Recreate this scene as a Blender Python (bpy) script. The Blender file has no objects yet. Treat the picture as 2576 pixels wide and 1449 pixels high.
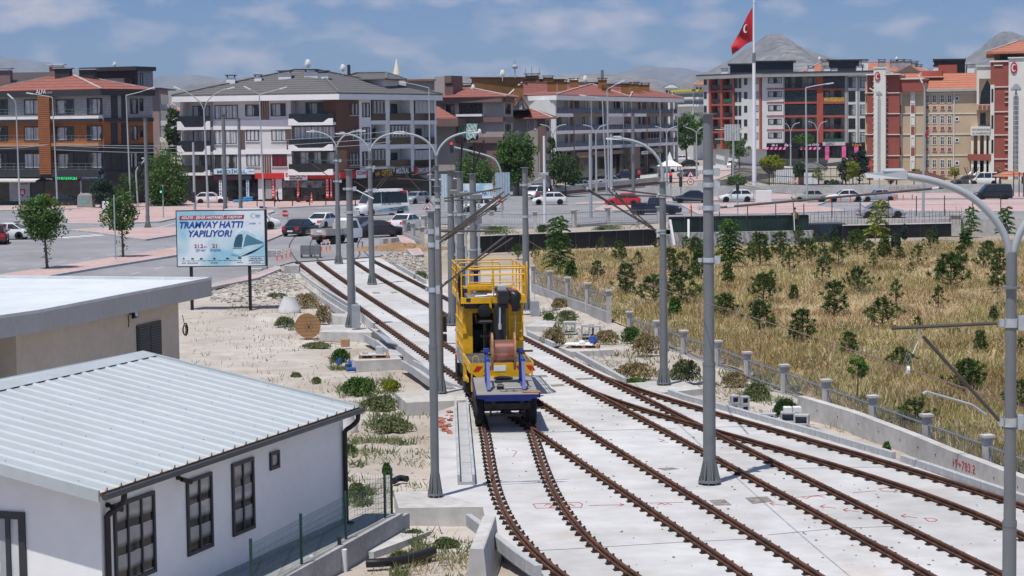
import bpy,math,random
import numpy as np
random.seed(7);RS=np.random.RandomState(5)
SC=bpy.context.scene;COL=SC.collection
R=math.radians
F,H,YH,ROLL,CX,CY=5210.,9.5,310.,0.012,1288.,724.5
PT=math.atan((CY-YH)/F)
cP,sP,cR,sR=math.cos(PT),math.sin(PT),math.cos(ROLL),math.sin(ROLL)
def ray(x,y):
 u,w=(x-CX)/F,(y-CY)/F
 r,d=u*cR-w*sR,u*sR+w*cR
 return r,cP-d*sP,-sP-d*cP
def G(x,y,z=0.):
 a,b,c=ray(x,y);t=(z-H)/c
 return(a*t,b*t,z)
def D(x,y,Y):
 a,b,c=ray(x,y);t=Y/b
 return(a*t,Y,H+c*t)
def yh(x):return YH-ROLL*(x-CX)
def XY(x,Y):p=D(x,yh(x),Y);return(p[0],p[1])
def zat(x,y,Y):return D(x,y,Y)[2]
MATS={}
def M(name,col,rough=.75,var=.12,scale=2.,metal=0.,bump=0.,spec=.4,col2=None,detail=5,coat=0.,fine=0.):
 if name in MATS:return MATS[name]
 m=bpy.data.materials.new(name);m.use_nodes=True;nt=m.node_tree;N,L=nt.nodes,nt.links
 b=N['Principled BSDF'];b.inputs['Roughness'].default_value=rough;b.inputs['Metallic'].default_value=metal
 b.inputs['Specular IOR Level'].default_value=spec
 if coat:b.inputs['Coat Weight'].default_value=coat;b.inputs['Coat Roughness'].default_value=.08
 col=tuple(col)
 if var or col2:
  tc=N.new('ShaderNodeTexCoord');no=N.new('ShaderNodeTexNoise');cr=N.new('ShaderNodeValToRGB')
  no.inputs['Scale'].default_value=scale;no.inputs['Detail'].default_value=detail;no.inputs['Roughness'].default_value=.62
  L.new(tc.outputs['Object'],no.inputs['Vector']);L.new(no.outputs['Fac'],cr.inputs['Fac'])
  c2=col2 or tuple(min(1,c*(1+var))for c in col);c1=col if col2 else tuple(c*(1-var)for c in col)
  cr.color_ramp.elements[0].position=.36;cr.color_ramp.elements[1].position=.64
  cr.color_ramp.elements[0].color=(*c1,1);cr.color_ramp.elements[1].color=(*c2,1)
  out=cr.outputs['Color']
  if fine:
   n2=N.new('ShaderNodeTexNoise');n2.inputs['Scale'].default_value=scale*9;n2.inputs['Detail'].default_value=6
   L.new(tc.outputs['Object'],n2.inputs['Vector'])
   mr=N.new('ShaderNodeMapRange');mr.inputs[1].default_value=.3;mr.inputs[2].default_value=.7
   mr.inputs[3].default_value=1-fine;mr.inputs[4].default_value=1+fine*.6
   L.new(n2.outputs['Fac'],mr.inputs[0])
   mx=N.new('ShaderNodeVectorMath');mx.operation='SCALE'
   L.new(out,mx.inputs[0]);L.new(mr.outputs[0],mx.inputs['Scale']);out=mx.outputs[0]
  L.new(out,b.inputs['Base Color'])
  if bump:
   bp=N.new('ShaderNodeBump');bp.inputs['Strength'].default_value=bump;bp.inputs['Distance'].default_value=.02
   n3=N.new('ShaderNodeTexNoise');n3.inputs['Scale'].default_value=scale*8;n3.inputs['Detail'].default_value=6
   L.new(tc.outputs['Object'],n3.inputs['Vector']);L.new(n3.outputs['Fac'],bp.inputs['Height']);L.new(bp.outputs['Normal'],b.inputs['Normal'])
 else:b.inputs['Base Color'].default_value=(*col,1)
 MATS[name]=m;return m
def stripes(name,c1,c2,scale,axis='X',rough=.6,duty=.5,metal=0.,bump=0.,noise=.0):
 """bands across an object axis (siding, tiles, slats, curtain folds)"""
 if name in MATS:return MATS[name]
 m=bpy.data.materials.new(name);m.use_nodes=True;nt=m.node_tree;N,L=nt.nodes,nt.links
 b=N['Principled BSDF'];b.inputs['Roughness'].default_value=rough;b.inputs['Metallic'].default_value=metal
 tc=N.new('ShaderNodeTexCoord');sp=N.new('ShaderNodeSeparateXYZ');L.new(tc.outputs['Object'],sp.inputs[0])
 if axis=='XY':
  ad=N.new('ShaderNodeMath');ad.operation='ADD';L.new(sp.outputs[0],ad.inputs[0]);L.new(sp.outputs[1],ad.inputs[1]);v=ad.outputs[0]
 else:v=sp.outputs['XYZ'.index(axis)]
 mu=N.new('ShaderNodeMath');mu.operation='MULTIPLY';mu.inputs[1].default_value=scale;L.new(v,mu.inputs[0])
 v=mu.outputs[0]
 no=N.new('ShaderNodeTexNoise');no.inputs['Scale'].default_value=1.3;no.inputs['Detail'].default_value=5;L.new(tc.outputs['Object'],no.inputs['Vector'])
 if noise:
  ma=N.new('ShaderNodeMath');ma.operation='MULTIPLY_ADD';ma.inputs[1].default_value=noise;L.new(no.outputs['Fac'],ma.inputs[0]);L.new(v,ma.inputs[2]);v=ma.outputs[0]
 fr=N.new('ShaderNodeMath');fr.operation='FRACT';L.new(v,fr.inputs[0])
 cr=N.new('ShaderNodeValToRGB');e=cr.color_ramp.elements
 e[0].color=(*c1,1);e[1].color=(*c2,1);e[0].position=max(0,duty-.12);e[1].position=min(1,duty+.12)
 L.new(fr.outputs[0],cr.inputs[0])
 mr=N.new('ShaderNodeMapRange');mr.inputs[1].default_value=.3;mr.inputs[2].default_value=.7;mr.inputs[3].default_value=.88;mr.inputs[4].default_value=1.1
 L.new(no.outputs['Fac'],mr.inputs[0]);mx=N.new('ShaderNodeVectorMath');mx.operation='SCALE';L.new(cr.outputs[0],mx.inputs[0]);L.new(mr.outputs[0],mx.inputs['Scale'])
 L.new(mx.outputs[0],b.inputs['Base Color'])
 if bump:
  bp=N.new('ShaderNodeBump');bp.inputs['Strength'].default_value=bump;bp.inputs['Distance'].default_value=.03
  L.new(fr.outputs[0],bp.inputs['Height']);L.new(bp.outputs['Normal'],b.inputs['Normal'])
 MATS[name]=m;return m
def emit(name,col,k):
 if name in MATS:return MATS[name]
 m=bpy.data.materials.new(name);m.use_nodes=True;b=m.node_tree.nodes['Principled BSDF']
 b.inputs['Base Color'].default_value=(*col,1);b.inputs['Emission Color'].default_value=(*col,1);b.inputs['Emission Strength'].default_value=k
 MATS[name]=m;return m
def rot2(x,y,a):c,s=math.cos(a),math.sin(a);return x*c-y*s,x*s+y*c
class MB:
 def __init__(s):s.v,s.f,s.mi,s.m=[],[],[],0
 def add(s,vs,fs):
  o=len(s.v);s.v+=[tuple(p)for p in vs];s.f+=[tuple(i+o for i in f)for f in fs];s.mi+=[s.m]*len(fs);return s
 def hexa(s,p):
  return s.add(p,[(3,2,1,0),(4,5,6,7),(0,1,5,4),(1,2,6,5),(2,3,7,6),(3,0,4,7)])
 def box(s,x,y,z,sx,sy,sz,a=0.):
  q=[rot2(dx*sx/2,dy*sy/2,a)for dx,dy in((-1,-1),(1,-1),(1,1),(-1,1))]
  return s.hexa([(x+u,y+w,z)for u,w in q]+[(x+u,y+w,z+sz)for u,w in q])
 def cbox(s,x,y,z,sx,sy,sz,c=.03):
  for k,(z0,z1,i0,i1)in enumerate(((z,z+sz-c,0,0),(z+sz-c,z+sz,0,c))):
   a,b=sx/2,sy/2
   s.hexa([(x-a+i0,y-b+i0,z0),(x+a-i0,y-b+i0,z0),(x+a-i0,y+b-i0,z0),(x-a+i0,y+b-i0,z0),(x-a+i1,y-b+i1,z1),(x+a-i1,y-b+i1,z1),(x+a-i1,y+b-i1,z1),(x-a+i1,y+b-i1,z1)])
  return s
 def quad(s,*p):return s.add(p,[tuple(range(len(p)))])
 def bar(s,a,b,w,h):
  a,b=np.array(a,float),np.array(b,float);d=b-a;d/=(np.linalg.norm(d)or 1)
  up=np.array((0,0,1.))if abs(d[2])<.95 else np.array((0,1.,0))
  l=np.cross(up,d);l/=np.linalg.norm(l);u=np.cross(d,l)
  q=[(-1,-1),(1,-1),(1,1),(-1,1)]
  return s.hexa([a+l*w/2*i+u*h/2*j for i,j in q]+[b+l*w/2*i+u*h/2*j for i,j in q])
 def tube(s,pts,r,n=8,caps=True):
  pts=[np.array(p,float)for p in pts];rr=r if hasattr(r,'__len__')else[r]*len(pts);o=len(s.v);prev=None
  for i,p in enumerate(pts):
   d=pts[min(i+1,len(pts)-1)]-pts[max(i-1,0)];d/=(np.linalg.norm(d)or 1)
   if prev is None:
    up=np.array((0,0,1.))if abs(d[2])<.9 else np.array((1.,0,0));l=np.cross(up,d)
   else:l=prev-d*np.dot(prev,d)
   l/=(np.linalg.norm(l)or 1);prev=l;u=np.cross(d,l)
   s.v+=[tuple(p+rr[i]*(l*math.cos(t)+u*math.sin(t)))for t in(2*math.pi*k/n for k in range(n))]
  for i in range(len(pts)-1):
   for k in range(n):
    a,b=o+i*n+k,o+i*n+(k+1)%n;s.f.append((a,b,b+n,a+n));s.mi.append(s.m)
  if caps:
   s.f.append(tuple(o+k for k in reversed(range(n))));e=o+(len(pts)-1)*n;s.f.append(tuple(e+k for k in range(n)));s.mi+=[s.m]*2
  return s
 def cyl(s,a,b,r0,r1=None,n=14):return s.tube([a,b],[r0,r0 if r1 is None else r1],n)
 def lathe(s,x,y,prof,n=16):
  o=len(s.v)
  for r,z in prof:s.v+=[(x+r*math.cos(2*math.pi*k/n),y+r*math.sin(2*math.pi*k/n),z)for k in range(n)]
  for i in range(len(prof)-1):
   for k in range(n):
    a,b=o+i*n+k,o+i*n+(k+1)%n;s.f.append((a,b,b+n,a+n));s.mi.append(s.m)
  s.f.append(tuple(o+k for k in reversed(range(n))));e=o+(len(prof)-1)*n;s.f.append(tuple(e+k for k in range(n)));s.mi+=[s.m]*2
  return s
 def prism(s,poly,z0,z1):
  ar=sum(poly[i-1][0]*poly[i][1]-poly[i][0]*poly[i-1][1]for i in range(len(poly)))
  if ar<0:poly=poly[::-1]
  n=len(poly);z0=z0 if hasattr(z0,'__len__')else[z0]*n;z1=z1 if hasattr(z1,'__len__')else[z1]*n
  return s.add([(p[0],p[1],z)for p,z in zip(poly,z0)]+[(p[0],p[1],z)for p,z in zip(poly,z1)],[tuple(reversed(range(n))),tuple(range(n,2*n))]+[(i,(i+1)%n,(i+1)%n+n,i+n)for i in range(n)])
 def sheet(s,poly,z):
  ar=sum(poly[i-1][0]*poly[i][1]-poly[i][0]*poly[i-1][1]for i in range(len(poly)))
  if ar<0:poly=poly[::-1]
  return s.add([(p[0],p[1],z)for p in poly],[tuple(range(len(poly)))])
 def loft(s,rings,closed=True,caps=True):
  n=len(rings[0]);o=len(s.v)
  for r in rings:s.v+=[tuple(p)for p in r]
  for i in range(len(rings)-1):
   for k in range(n if closed else n-1):
    a,b=o+i*n+k,o+i*n+(k+1)%n;s.f.append((a,b,b+n,a+n));s.mi.append(s.m)
  if caps:
   s.f.append(tuple(o+k for k in reversed(range(n))));e=o+(len(rings)-1)*n;s.f.append(tuple(e+k for k in range(n)));s.mi+=[s.m]*2
  return s
 def ball(s,x,y,z,rx,ry,rz,n=10,m=6):
  return s.loft([[(x+rx*math.cos(t)*math.sin(p),y+ry*math.sin(t)*math.sin(p),z-rz*math.cos(p))for t in(2*math.pi*k/n for k in range(n))]for p in(max(.05,min(math.pi-.05,math.pi*j/m))for j in range(m+1))])
 def mesh(s,name,mats,smooth=False,off=(0,0,0)):
  me=bpy.data.meshes.new(name);ox,oy,oz=off
  me.from_pydata([(a-ox,b-oy,c-oz)for a,b,c in s.v],[],s.f)
  for m in(mats if isinstance(mats,(list,tuple))else[mats]):me.materials.append(m)
  if any(s.mi):me.polygons.foreach_set('material_index',s.mi)
  if smooth:
   me.polygons.foreach_set('use_smooth',[True]*len(s.f));me.set_sharp_from_angle(angle=R(smooth if smooth is not True else 40))
  me.validate();return me
 def build(s,name,mats,parent=None,smooth=False,label=None,world=False,loc=None,off=None):
  off=tuple(parent.location)if(world and parent)else(off or(0,0,0))
  if world and parent and parent.parent:off=tuple(a+b for a,b in zip(parent.location,parent.parent.location))
  o=bpy.data.objects.new(name,s.mesh(name,mats,smooth,off));COL.objects.link(o)
  if parent:o.parent=parent
  if loc is not None:o.location=loc
  if label:o['label']=label
  return o
 def top(s,name,label,cat,mats,base=None,group=None,smooth=False,rz=0,local=False,kind=None):
  base=base or(0,0,0);o=bpy.data.objects.new(name,s.mesh(name,mats,smooth,(0,0,0)if local else base));COL.objects.link(o)
  o.location=base;o.rotation_euler[2]=rz;return tag(o,label,cat,group,kind)
def tag(o,label,cat,group=None,kind=None):
 if label:o['label']=label
 if cat:o['category']=cat
 if group:o['group']=group
 if kind:o['kind']=kind
 return o
def thing(name,label,cat,loc=(0,0,0),rz=0.,group=None):
 o=bpy.data.objects.new(name,None);o.empty_display_size=.3;COL.objects.link(o);o.location=loc;o.rotation_euler[2]=rz
 return tag(o,label,cat,group)
def struct(name,mb,mat,smooth=False):
 o=bpy.data.objects.new(name,mb.mesh(name,mat,smooth));COL.objects.link(o);o['kind']='structure';return o
def dup(root,loc=None,rz=None,label=None,scale=None):
 def cp(o,par):
  c=o.copy();COL.objects.link(c)
  if par:c.parent=par
  for ch in list(o.children):cp(ch,c)
  return c
 c=cp(root,None)
 if loc is not None:c.location=loc
 if rz is not None:c.rotation_euler[2]=rz
 if scale:c.scale=scale if hasattr(scale,'__len__')else(scale,)*3
 if label:c['label']=label
 return c
def inst(name,me,parent=None,loc=(0,0,0),rz=0.,sc=1.,rot=None):
 o=bpy.data.objects.new(name,me);COL.objects.link(o);o.location=loc;o.rotation_euler=rot or(0,0,rz);o.scale=sc if hasattr(sc,'__len__')else(sc,)*3
 if parent:o.parent=parent
 return o
def text(s,size,mat,parent,loc,rot,name='lettering',width=None,bold=0.,shear=0.,align='CENTER',ext=.004):
 c=bpy.data.curves.new(name,'FONT');c.body=s;c.size=size;c.align_x=align;c.align_y='CENTER';c.offset=bold*size;c.extrude=ext;c.shear=shear
 c.materials.append(mat);c.resolution_u=2
 o=bpy.data.objects.new(name,c);COL.objects.link(o);o.location=loc;o.rotation_euler=rot
 dg=bpy.context.evaluated_depsgraph_get();me=bpy.data.meshes.new_from_object(o.evaluated_get(dg));bpy.data.objects.remove(o)
 if not me.materials:me.materials.append(mat)
 o=bpy.data.objects.new(name,me);COL.objects.link(o);o.location=loc;o.rotation_euler=rot
 if width:xs=[v.co.x for v in me.vertices];o.scale=(width/max(max(xs)-min(xs),1e-4),1,1)
 o.parent=parent;return o
def spline(pts,n=6):
 P=[np.array(p,float)for p in pts];P=[2*P[0]-P[1]]+P+[2*P[-1]-P[-2]];out=[]
 for i in range(1,len(P)-2):
  for k in range(n):
   t=k/n;a,b,c,d=P[i-1:i+3]
   out.append(.5*((2*b)+(c-a)*t+(2*a-5*b+4*c-d)*t*t+(3*b-a-3*c+d)*t**3))
 return out+[P[-2]]
m_conc=M('concrete_pale',(.46,.45,.43),.9,.12,.35,bump=.25,fine=.16)
m_conc2=M('concrete_grey',(.36,.36,.36),.9,.14,.8,bump=.3,fine=.15)
m_kerb=M('kerb_concrete',(.40,.41,.42),.85,.12,1.5,fine=.1)
m_zinc=M('galvanised_grey',(.185,.195,.205),.5,.08,1.2,metal=.2,spec=.5)
m_lampgrey=M('lamp_pole_grey',(.36,.39,.41),.5,.06,1.)
m_galv=M('bright_zinc',(.55,.58,.6),.4,.15,6.,metal=.55)
m_rail=M('rusty_rail',(.065,.027,.016),.75,0,2.5,col2=(.15,.06,.03),fine=.25)
m_fast=M('rusty_fastening',(.04,.022,.016),.8,.3,8.)
m_black=M('black_paint',(.012,.012,.014),.4,.2,5.)
m_rub=M('black_rubber',(.02,.02,.021),.8,.25,6.)
m_white=M('white_paint',(.80,.80,.80),.5,.03,.8)
m_offw=M('off_white_render',(.70,.70,.69),.8,.05,.4,fine=.05)
m_glass=M('dark_glass',(.02,.026,.032),.06,0,spec=.7)
m_carglass=M('car_glass',(.015,.019,.024),.04,0,spec=.8)
m_chrome=M('rim_metal',(.42,.43,.45),.3,.1,3.,metal=.8)
m_red=M('red_plastic',(.5,.02,.02),.4,.08,3.)
m_orange=M('orange_plastic',(.8,.16,.04),.5,.08,3.)
m_tail=M('tail_lamp',(.45,.012,.012),.2,0,spec=.7)
m_head=M('head_lamp',(.7,.72,.75),.1,0,spec=.8)
m_plate=M('plate_white',(.75,.75,.74),.5,.05,4.)
m_yel=M('yellow_machine_paint',(.72,.40,.012),.4,.1,1.2,fine=.12)
m_blue=M('blue_frame_paint',(.010,.016,.13),.45,.15,3.,fine=.1)
m_lblue=M('light_blue_frame',(.12,.22,.62),.45,.1,3.)
m_wood=M('raw_wood',(.34,.19,.09),.8,.25,3.,fine=.2)
m_oldwood=stripes('weathered_boards',(.05,.048,.043),(.29,.275,.25),4.4,'X',.9,.16,noise=.25)
m_copper=stripes('copper_wire_coil',(.42,.17,.12),(.80,.42,.32),55.,'Y',.28,.35,metal=.75)
m_brn=M('brown_insulator_tube',(.075,.062,.052),.5,.15,4.)
m_pink=M('pink_brick_paving',(.425,.295,.275),.9,0,.25,col2=(.50,.37,.35),fine=.16)
m_asph=M('asphalt',(.205,.205,.215),.92,0,.12,col2=(.275,.275,.285),fine=.10)
m_mark=M('road_marking_white',(.62,.62,.62),.8,.12,1.5)
m_dirt=M('cream_dirt',(.365,.315,.265),.95,0,.13,col2=(.49,.45,.405),bump=.5,fine=.16)
m_brown_dirt=M('brown_dug_earth',(.28,.17,.09),.95,.2,.8,bump=.9,fine=.3)
m_field=M('dry_field_earth',(.36,.25,.13),.95,0,.15,col2=(.42,.34,.18),bump=.5,fine=.3)
m_rock=M('pale_rubble',(.44,.41,.37),.95,.2,1.2,bump=.4,fine=.15)
m_tile=stripes('red_roof_tiles',(.15,.048,.036),(.27,.092,.07),2.6,'Z',.8,.25,noise=.15,bump=.6)
m_tile_o=stripes('orange_roof_tiles',(.24,.08,.045),(.42,.16,.095),2.6,'Z',.8,.25,noise=.15,bump=.6)
m_tile_g=stripes('grey_roof_tiles',(.055,.053,.053),(.125,.12,.12),3.4,'Z',.75,.3,noise=.12,bump=.6)
m_curt=stripes('curtain_behind_glass',(.34,.36,.38),(.55,.57,.58),3.1,'XY',.2,.5,noise=.5)
m_curt_d=stripes('half_drawn_curtain',(.025,.03,.035),(.42,.44,.46),.83,'XY',.12,.5,noise=.35)
m_curt_r=M('red_curtain',(.14,.015,.025),.3,.2,2.)
m_frame=M('window_frame_dark',(.035,.037,.042),.45,.1,3.)
m_framew=M('window_frame_white',(.62,.62,.62),.5,.04,3.)
m_char=M('charcoal_cladding',(.032,.036,.044),.55,.1,.6)
m_gtxt=emit('green_lit_letters',(.03,.75,.22),.7)
m_wtxt=M('white_letters',(.85,.85,.85),.4,0)
m_btxt=M('blue_letters',(.02,.09,.38),.4,0)
m_rtxt=M('red_letters',(.40,.015,.04),.4,0)
m_ktxt=M('black_letters',(.01,.01,.012),.4,0)
m_ytxt=M('yellow_letters',(.75,.45,.03),.4,0)
m_trunk=M('bark',(.14,.10,.07),.9,.25,5.,fine=.2)
m_trunkl=M('pale_bark',(.36,.30,.24),.9,.2,5.)
def leafmat(name,c1,c2,scale=.9):
 m=M(name,c1,.55,0,scale,col2=c2,spec=.3)
 b=m.node_tree.nodes['Principled BSDF'];b.inputs['Subsurface Weight'].default_value=0
 nt=m.node_tree;tr=nt.nodes.new('ShaderNodeBsdfTranslucent');mx=nt.nodes.new('ShaderNodeMixShader');mx.inputs[0].default_value=.28
 cr=[n for n in nt.nodes if n.type=='VALTORGB'][0]
 nt.links.new(cr.outputs[0],tr.inputs['Color']);out=nt.nodes['Material Output']
 nt.links.new(b.outputs[0],mx.inputs[1]);nt.links.new(tr.outputs[0],mx.inputs[2]);nt.links.new(mx.outputs[0],out.inputs['Surface']);return m
m_pine=leafmat('pine_needles',(.045,.085,.018),(.12,.185,.045),1.6)
m_leaf=leafmat('broad_leaves',(.04,.10,.02),(.11,.20,.045),1.2)
m_leafl=leafmat('light_leaves',(.06,.14,.025),(.15,.26,.05),1.2)
m_willow=leafmat('willow_leaves',(.045,.10,.02),(.12,.22,.05),.9)
m_yelleaf=leafmat('yellow_green_leaves',(.16,.20,.02),(.32,.34,.03),1.)
m_dgreen=leafmat('dark_green_leaves',(.03,.065,.02),(.075,.13,.04),1.)
m_blueg=leafmat('blue_green_conifer',(.018,.045,.032),(.05,.09,.065),2.)
m_dry=leafmat('dry_grass',(.38,.285,.155),(.53,.45,.28),.2)
m_weed=leafmat('weeds_green',(.10,.135,.05),(.23,.26,.12),.8)
m_weedd=leafmat('weeds_brown',(.22,.165,.085),(.40,.33,.17),.8)
from mathutils import noise as mn,Vector,Matrix
cam=bpy.data.cameras.new('camera');cam.sensor_width=36;cam.lens=F/2576*36;cam.clip_end=60000;cam.clip_start=.5
co=bpy.data.objects.new('camera',cam);COL.objects.link(co);co.location=(0,0,H)
fwd=Vector((0,cP,-sP));rt0=Vector((1,0,0));up0=Vector((0,sP,cP))
rt=rt0*cR-up0*(-sR);up=up0*cR+rt0*(-sR)
rt=Vector((cR,-sR*0,0));
ex=rt0*cR+up0*(-sR);ey=-(rt0*(-sR)-up0*cR)
ex=rt0*cR-up0*sR;ey=rt0*sR+up0*cR
co.matrix_world=Matrix(((ex.x,ey.x,-fwd.x,0),(ex.y,ey.y,-fwd.y,0),(ex.z,ey.z,-fwd.z,H),(0,0,0,1)))
SC.camera=co
SUN_EL,SUN_AZ=R(69),math.atan2(-.83,-.55)
sd=Vector((math.cos(SUN_EL)*math.cos(SUN_AZ),math.cos(SUN_EL)*math.sin(SUN_AZ),math.sin(SUN_EL)))
sl=bpy.data.lights.new('sun','SUN');sl.energy=4.6;sl.angle=R(.53);sl.color=(1,.955,.89)
so=bpy.data.objects.new('sun',sl);COL.objects.link(so);so.rotation_euler=sd.to_track_quat('Z','Y').to_euler();so.location=(-20,-30,60)
W=bpy.data.worlds.new('World');SC.world=W;W.use_nodes=True;wt=W.node_tree;N,L=wt.nodes,wt.links
bg=N['Background'];sky=N.new('ShaderNodeTexSky');sky.sky_type='NISHITA';sky.sun_disc=False
sky.sun_elevation=SUN_EL;sky.sun_rotation=math.atan2(sd.x,sd.y);sky.air_density=1.;sky.dust_density=.3;sky.ozone_density=3.;sky.altitude=1000
tc=N.new('ShaderNodeTexCoord');mp=N.new('ShaderNodeMapping');mp.inputs['Scale'].default_value=(26,26,60);mp.inputs['Location'].default_value=(5.3,2.2,.6)
no=N.new('ShaderNodeTexNoise');no.inputs['Scale'].default_value=1.;no.inputs['Detail'].default_value=6;no.inputs['Roughness'].default_value=.5
cr=N.new('ShaderNodeValToRGB');cr.color_ramp.elements[0].position=.47;cr.color_ramp.elements[1].position=.70
cr.color_ramp.elements[0].color=(0,0,0,1);cr.color_ramp.elements[1].color=(.85,.85,.85,1)
L.new(tc.outputs['Generated'],mp.inputs[0]);L.new(mp.outputs[0],no.inputs['Vector']);L.new(no.outputs['Fac'],cr.inputs[0])
tint=N.new('ShaderNodeMix');tint.data_type='RGBA';tint.blend_type='MULTIPLY';tint.inputs[0].default_value=1
tint.inputs[7].default_value=(.26,.42,.73,1);L.new(sky.outputs[0],tint.inputs[6])
sz=N.new('ShaderNodeSeparateXYZ');zr=N.new('ShaderNodeMapRange');zr.inputs[1].default_value=.07;zr.inputs[2].default_value=.35;tm=N.new('ShaderNodeMix');tm.data_type='RGBA';tm.inputs[6].default_value=(.26,.42,.73,1);tm.inputs[7].default_value=(.80,.92,1.1,1);L.new(tc.outputs['Generated'],sz.inputs[0]);L.new(sz.outputs[2],zr.inputs[0]);L.new(zr.outputs[0],tm.inputs[0]);L.new(tm.outputs[2],tint.inputs[7])
mxw=N.new('ShaderNodeMix');mxw.data_type='RGBA';mxw.inputs[7].default_value=(6.2,5.9,6.6,1)
L.new(cr.outputs[0],mxw.inputs[0]);L.new(tint.outputs[2],mxw.inputs[6]);L.new(mxw.outputs[2],bg.inputs['Color']);bg.inputs['Strength'].default_value=.10
SC.view_settings.view_transform='Standard';SC.view_settings.look='None';SC.view_settings.exposure=0;SC.view_settings.gamma=1
SC.cycles.max_bounces=6;SC.cycles.diffuse_bounces=2;SC.cycles.glossy_bounces=3;SC.cycles.transparent_max_bounces=12;SC.cycles.volume_bounces=0
hz=MB();hz.box(0,7500,-3,17000,15400,640)
hm=bpy.data.materials.new('hazy_air');hm.use_nodes=True;n=hm.node_tree.nodes;n.remove(n['Principled BSDF'])
pv=n.new('ShaderNodeVolumePrincipled');pv.inputs['Color'].default_value=(.66,.80,1.,1);pv.inputs['Density'].default_value=.00005;pv.inputs['Anisotropy'].default_value=0.
hm.node_tree.links.new(pv.outputs[0],n['Material Output'].inputs['Volume'])
ho=hz.top('haze',None,None,hm,kind='stuff')
def fbm(x,y,o=5):return mn.fractal(Vector((x,y,3.3)),.9,2.,o)
def ridge(name,pts,dist,depth,mat,rough=.12,n=140,m=36,base=-4):
 xs=np.linspace(pts[0][0],pts[-1][0],n);ys=np.interp(xs,[p[0]for p in pts],[p[1]for p in pts]);mb=MB()
 for j in range(m+1):
  t=-1+2*j/m
  for i in range(n):
   p=D(xs[i],ys[i],dist);h=max(0,p[2]-base);Y=dist+t*depth
   sh=(1-abs(t)**1.25);e=fbm(p[0]/depth*2.2,Y/depth*2.2)
   z=base+h*sh*(1+rough*e*(1-sh)*3.2)+h*rough*.10*fbm(p[0]/depth*9,Y/depth*9)
   mb.v.append((p[0]*(1+.15*t*depth/dist),Y,max(base,z)))
 for j in range(m):
  for i in range(n-1):a=j*n+i;mb.f.append((a,a+1,a+n+1,a+n));mb.mi.append(0)
 return struct(name,mb,mat,True)
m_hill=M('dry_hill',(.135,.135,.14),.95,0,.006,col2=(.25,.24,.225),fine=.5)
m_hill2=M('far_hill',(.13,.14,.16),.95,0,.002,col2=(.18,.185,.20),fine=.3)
ridge('mountain',[(1560,235),(1640,222),(1700,203),(1760,186),(1800,170),(1840,148),(1870,125),(1895,112),(1912,102),(1926,90),(1940,87),(1962,87),(1974,92),(1990,105),(2010,116),(2040,128),(2075,142),(2110,152),(2170,170),(2250,192),(2340,215),(2450,250)],5200,1100,m_hill,.16,200,60)
ridge('mountain',[(2180,250),(2280,205),(2340,178),(2390,165),(2440,142),(2475,116),(2500,92),(2520,80),(2545,79),(2580,95),(2640,125),(2720,170),(2800,215)],6200,1200,m_hill,.16,160,50)
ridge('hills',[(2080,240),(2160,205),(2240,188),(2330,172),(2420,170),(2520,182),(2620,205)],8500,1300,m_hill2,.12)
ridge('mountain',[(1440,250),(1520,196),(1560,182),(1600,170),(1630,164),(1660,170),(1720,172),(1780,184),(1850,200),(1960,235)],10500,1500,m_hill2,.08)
ridge('hills',[(900,250),(960,202),(1080,196),(1180,193),(1290,192),(1380,194),(1450,186),(1490,184),(1540,186),(1600,193),(1680,206),(1800,235)],4200,800,m_hill,.10)
ridge('hills',[(250,265),(340,240),(400,222),(470,212),(540,203),(620,194),(700,184),(760,178),(830,182),(900,190),(1010,200),(1120,225)],4800,900,m_hill,.10)
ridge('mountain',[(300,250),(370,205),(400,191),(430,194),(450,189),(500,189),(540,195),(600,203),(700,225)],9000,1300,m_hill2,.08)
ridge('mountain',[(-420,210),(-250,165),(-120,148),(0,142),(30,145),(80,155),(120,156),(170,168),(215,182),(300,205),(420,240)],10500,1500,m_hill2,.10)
def sstep(a,b,x):t=max(0,min(1,(x-a)/(b-a)));return t*t*(3-2*t)
FENCE=[(1337,668),(1379,681),(1424,697),(1474,712),(1528,730),(1580,784),(1650,807),(1717,832),(1803,858),(1878,887),(1972,919),(2078,957),(2197,998),(2334,1046),(2489,1099),(2650,1158)]
def postXY(x,c):s=(c-yh(x))/(9.5-(1.45 if x<1550 else .92));return XY(x,F/s)
FP=[postXY(*p)for p in FENCE]
def fenceX(Y):
 q=sorted((p[1],p[0])for p in FP);return float(np.interp(Y,[a for a,b in q],[b for a,b in q]))
def gz(x,y):
 z=-.45+.42*sstep(100,127,y)if x<0 else-.22+.19*sstep(100,140,y)
 fx=fenceX(y)
 if y<152:z+=(.22-.0*y)*sstep(-1.2,1.2,x-fx)
 e=.09*mn.noise(Vector((x*.35,y*.35,0)))+.05*mn.noise(Vector((x*1.3,y*1.3,4)))
 return z+e*(1-sstep(118,130,y))
gb=MB();gx=np.arange(-62,92.1,.8);gy=np.concatenate([np.arange(20,134,.8),[134.5]])
for y in gy:
 for x in gx:gb.v.append((x,y,gz(x,y)if y<134 else-.06))
nx=len(gx)
for j in range(len(gy)-1):
 for i in range(nx-1):a=j*nx+i;gb.f.append((a,a+1,a+nx+1,a+nx));gb.mi.append(0)
gb.m=1
for(x0,x1,y0,y1)in((-62,92,134.5,400),(-9000,-62,20,400),(92,9000,20,400),(-9000,9000,400,15000),(-9000,9000,-60,20)):
 gb.quad((x0,y0,-.06),(x1,y0,-.06),(x1,y1,-.06),(x0,y1,-.06))
struct('ground',gb,[m_dirt,M('plain_earth',(.30,.25,.19),.95,0,.02,col2=(.40,.35,.28),fine=.2)],True)
def GP(pts,z=0.):return[G(x,y,z)[:2]for x,y in pts]
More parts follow.
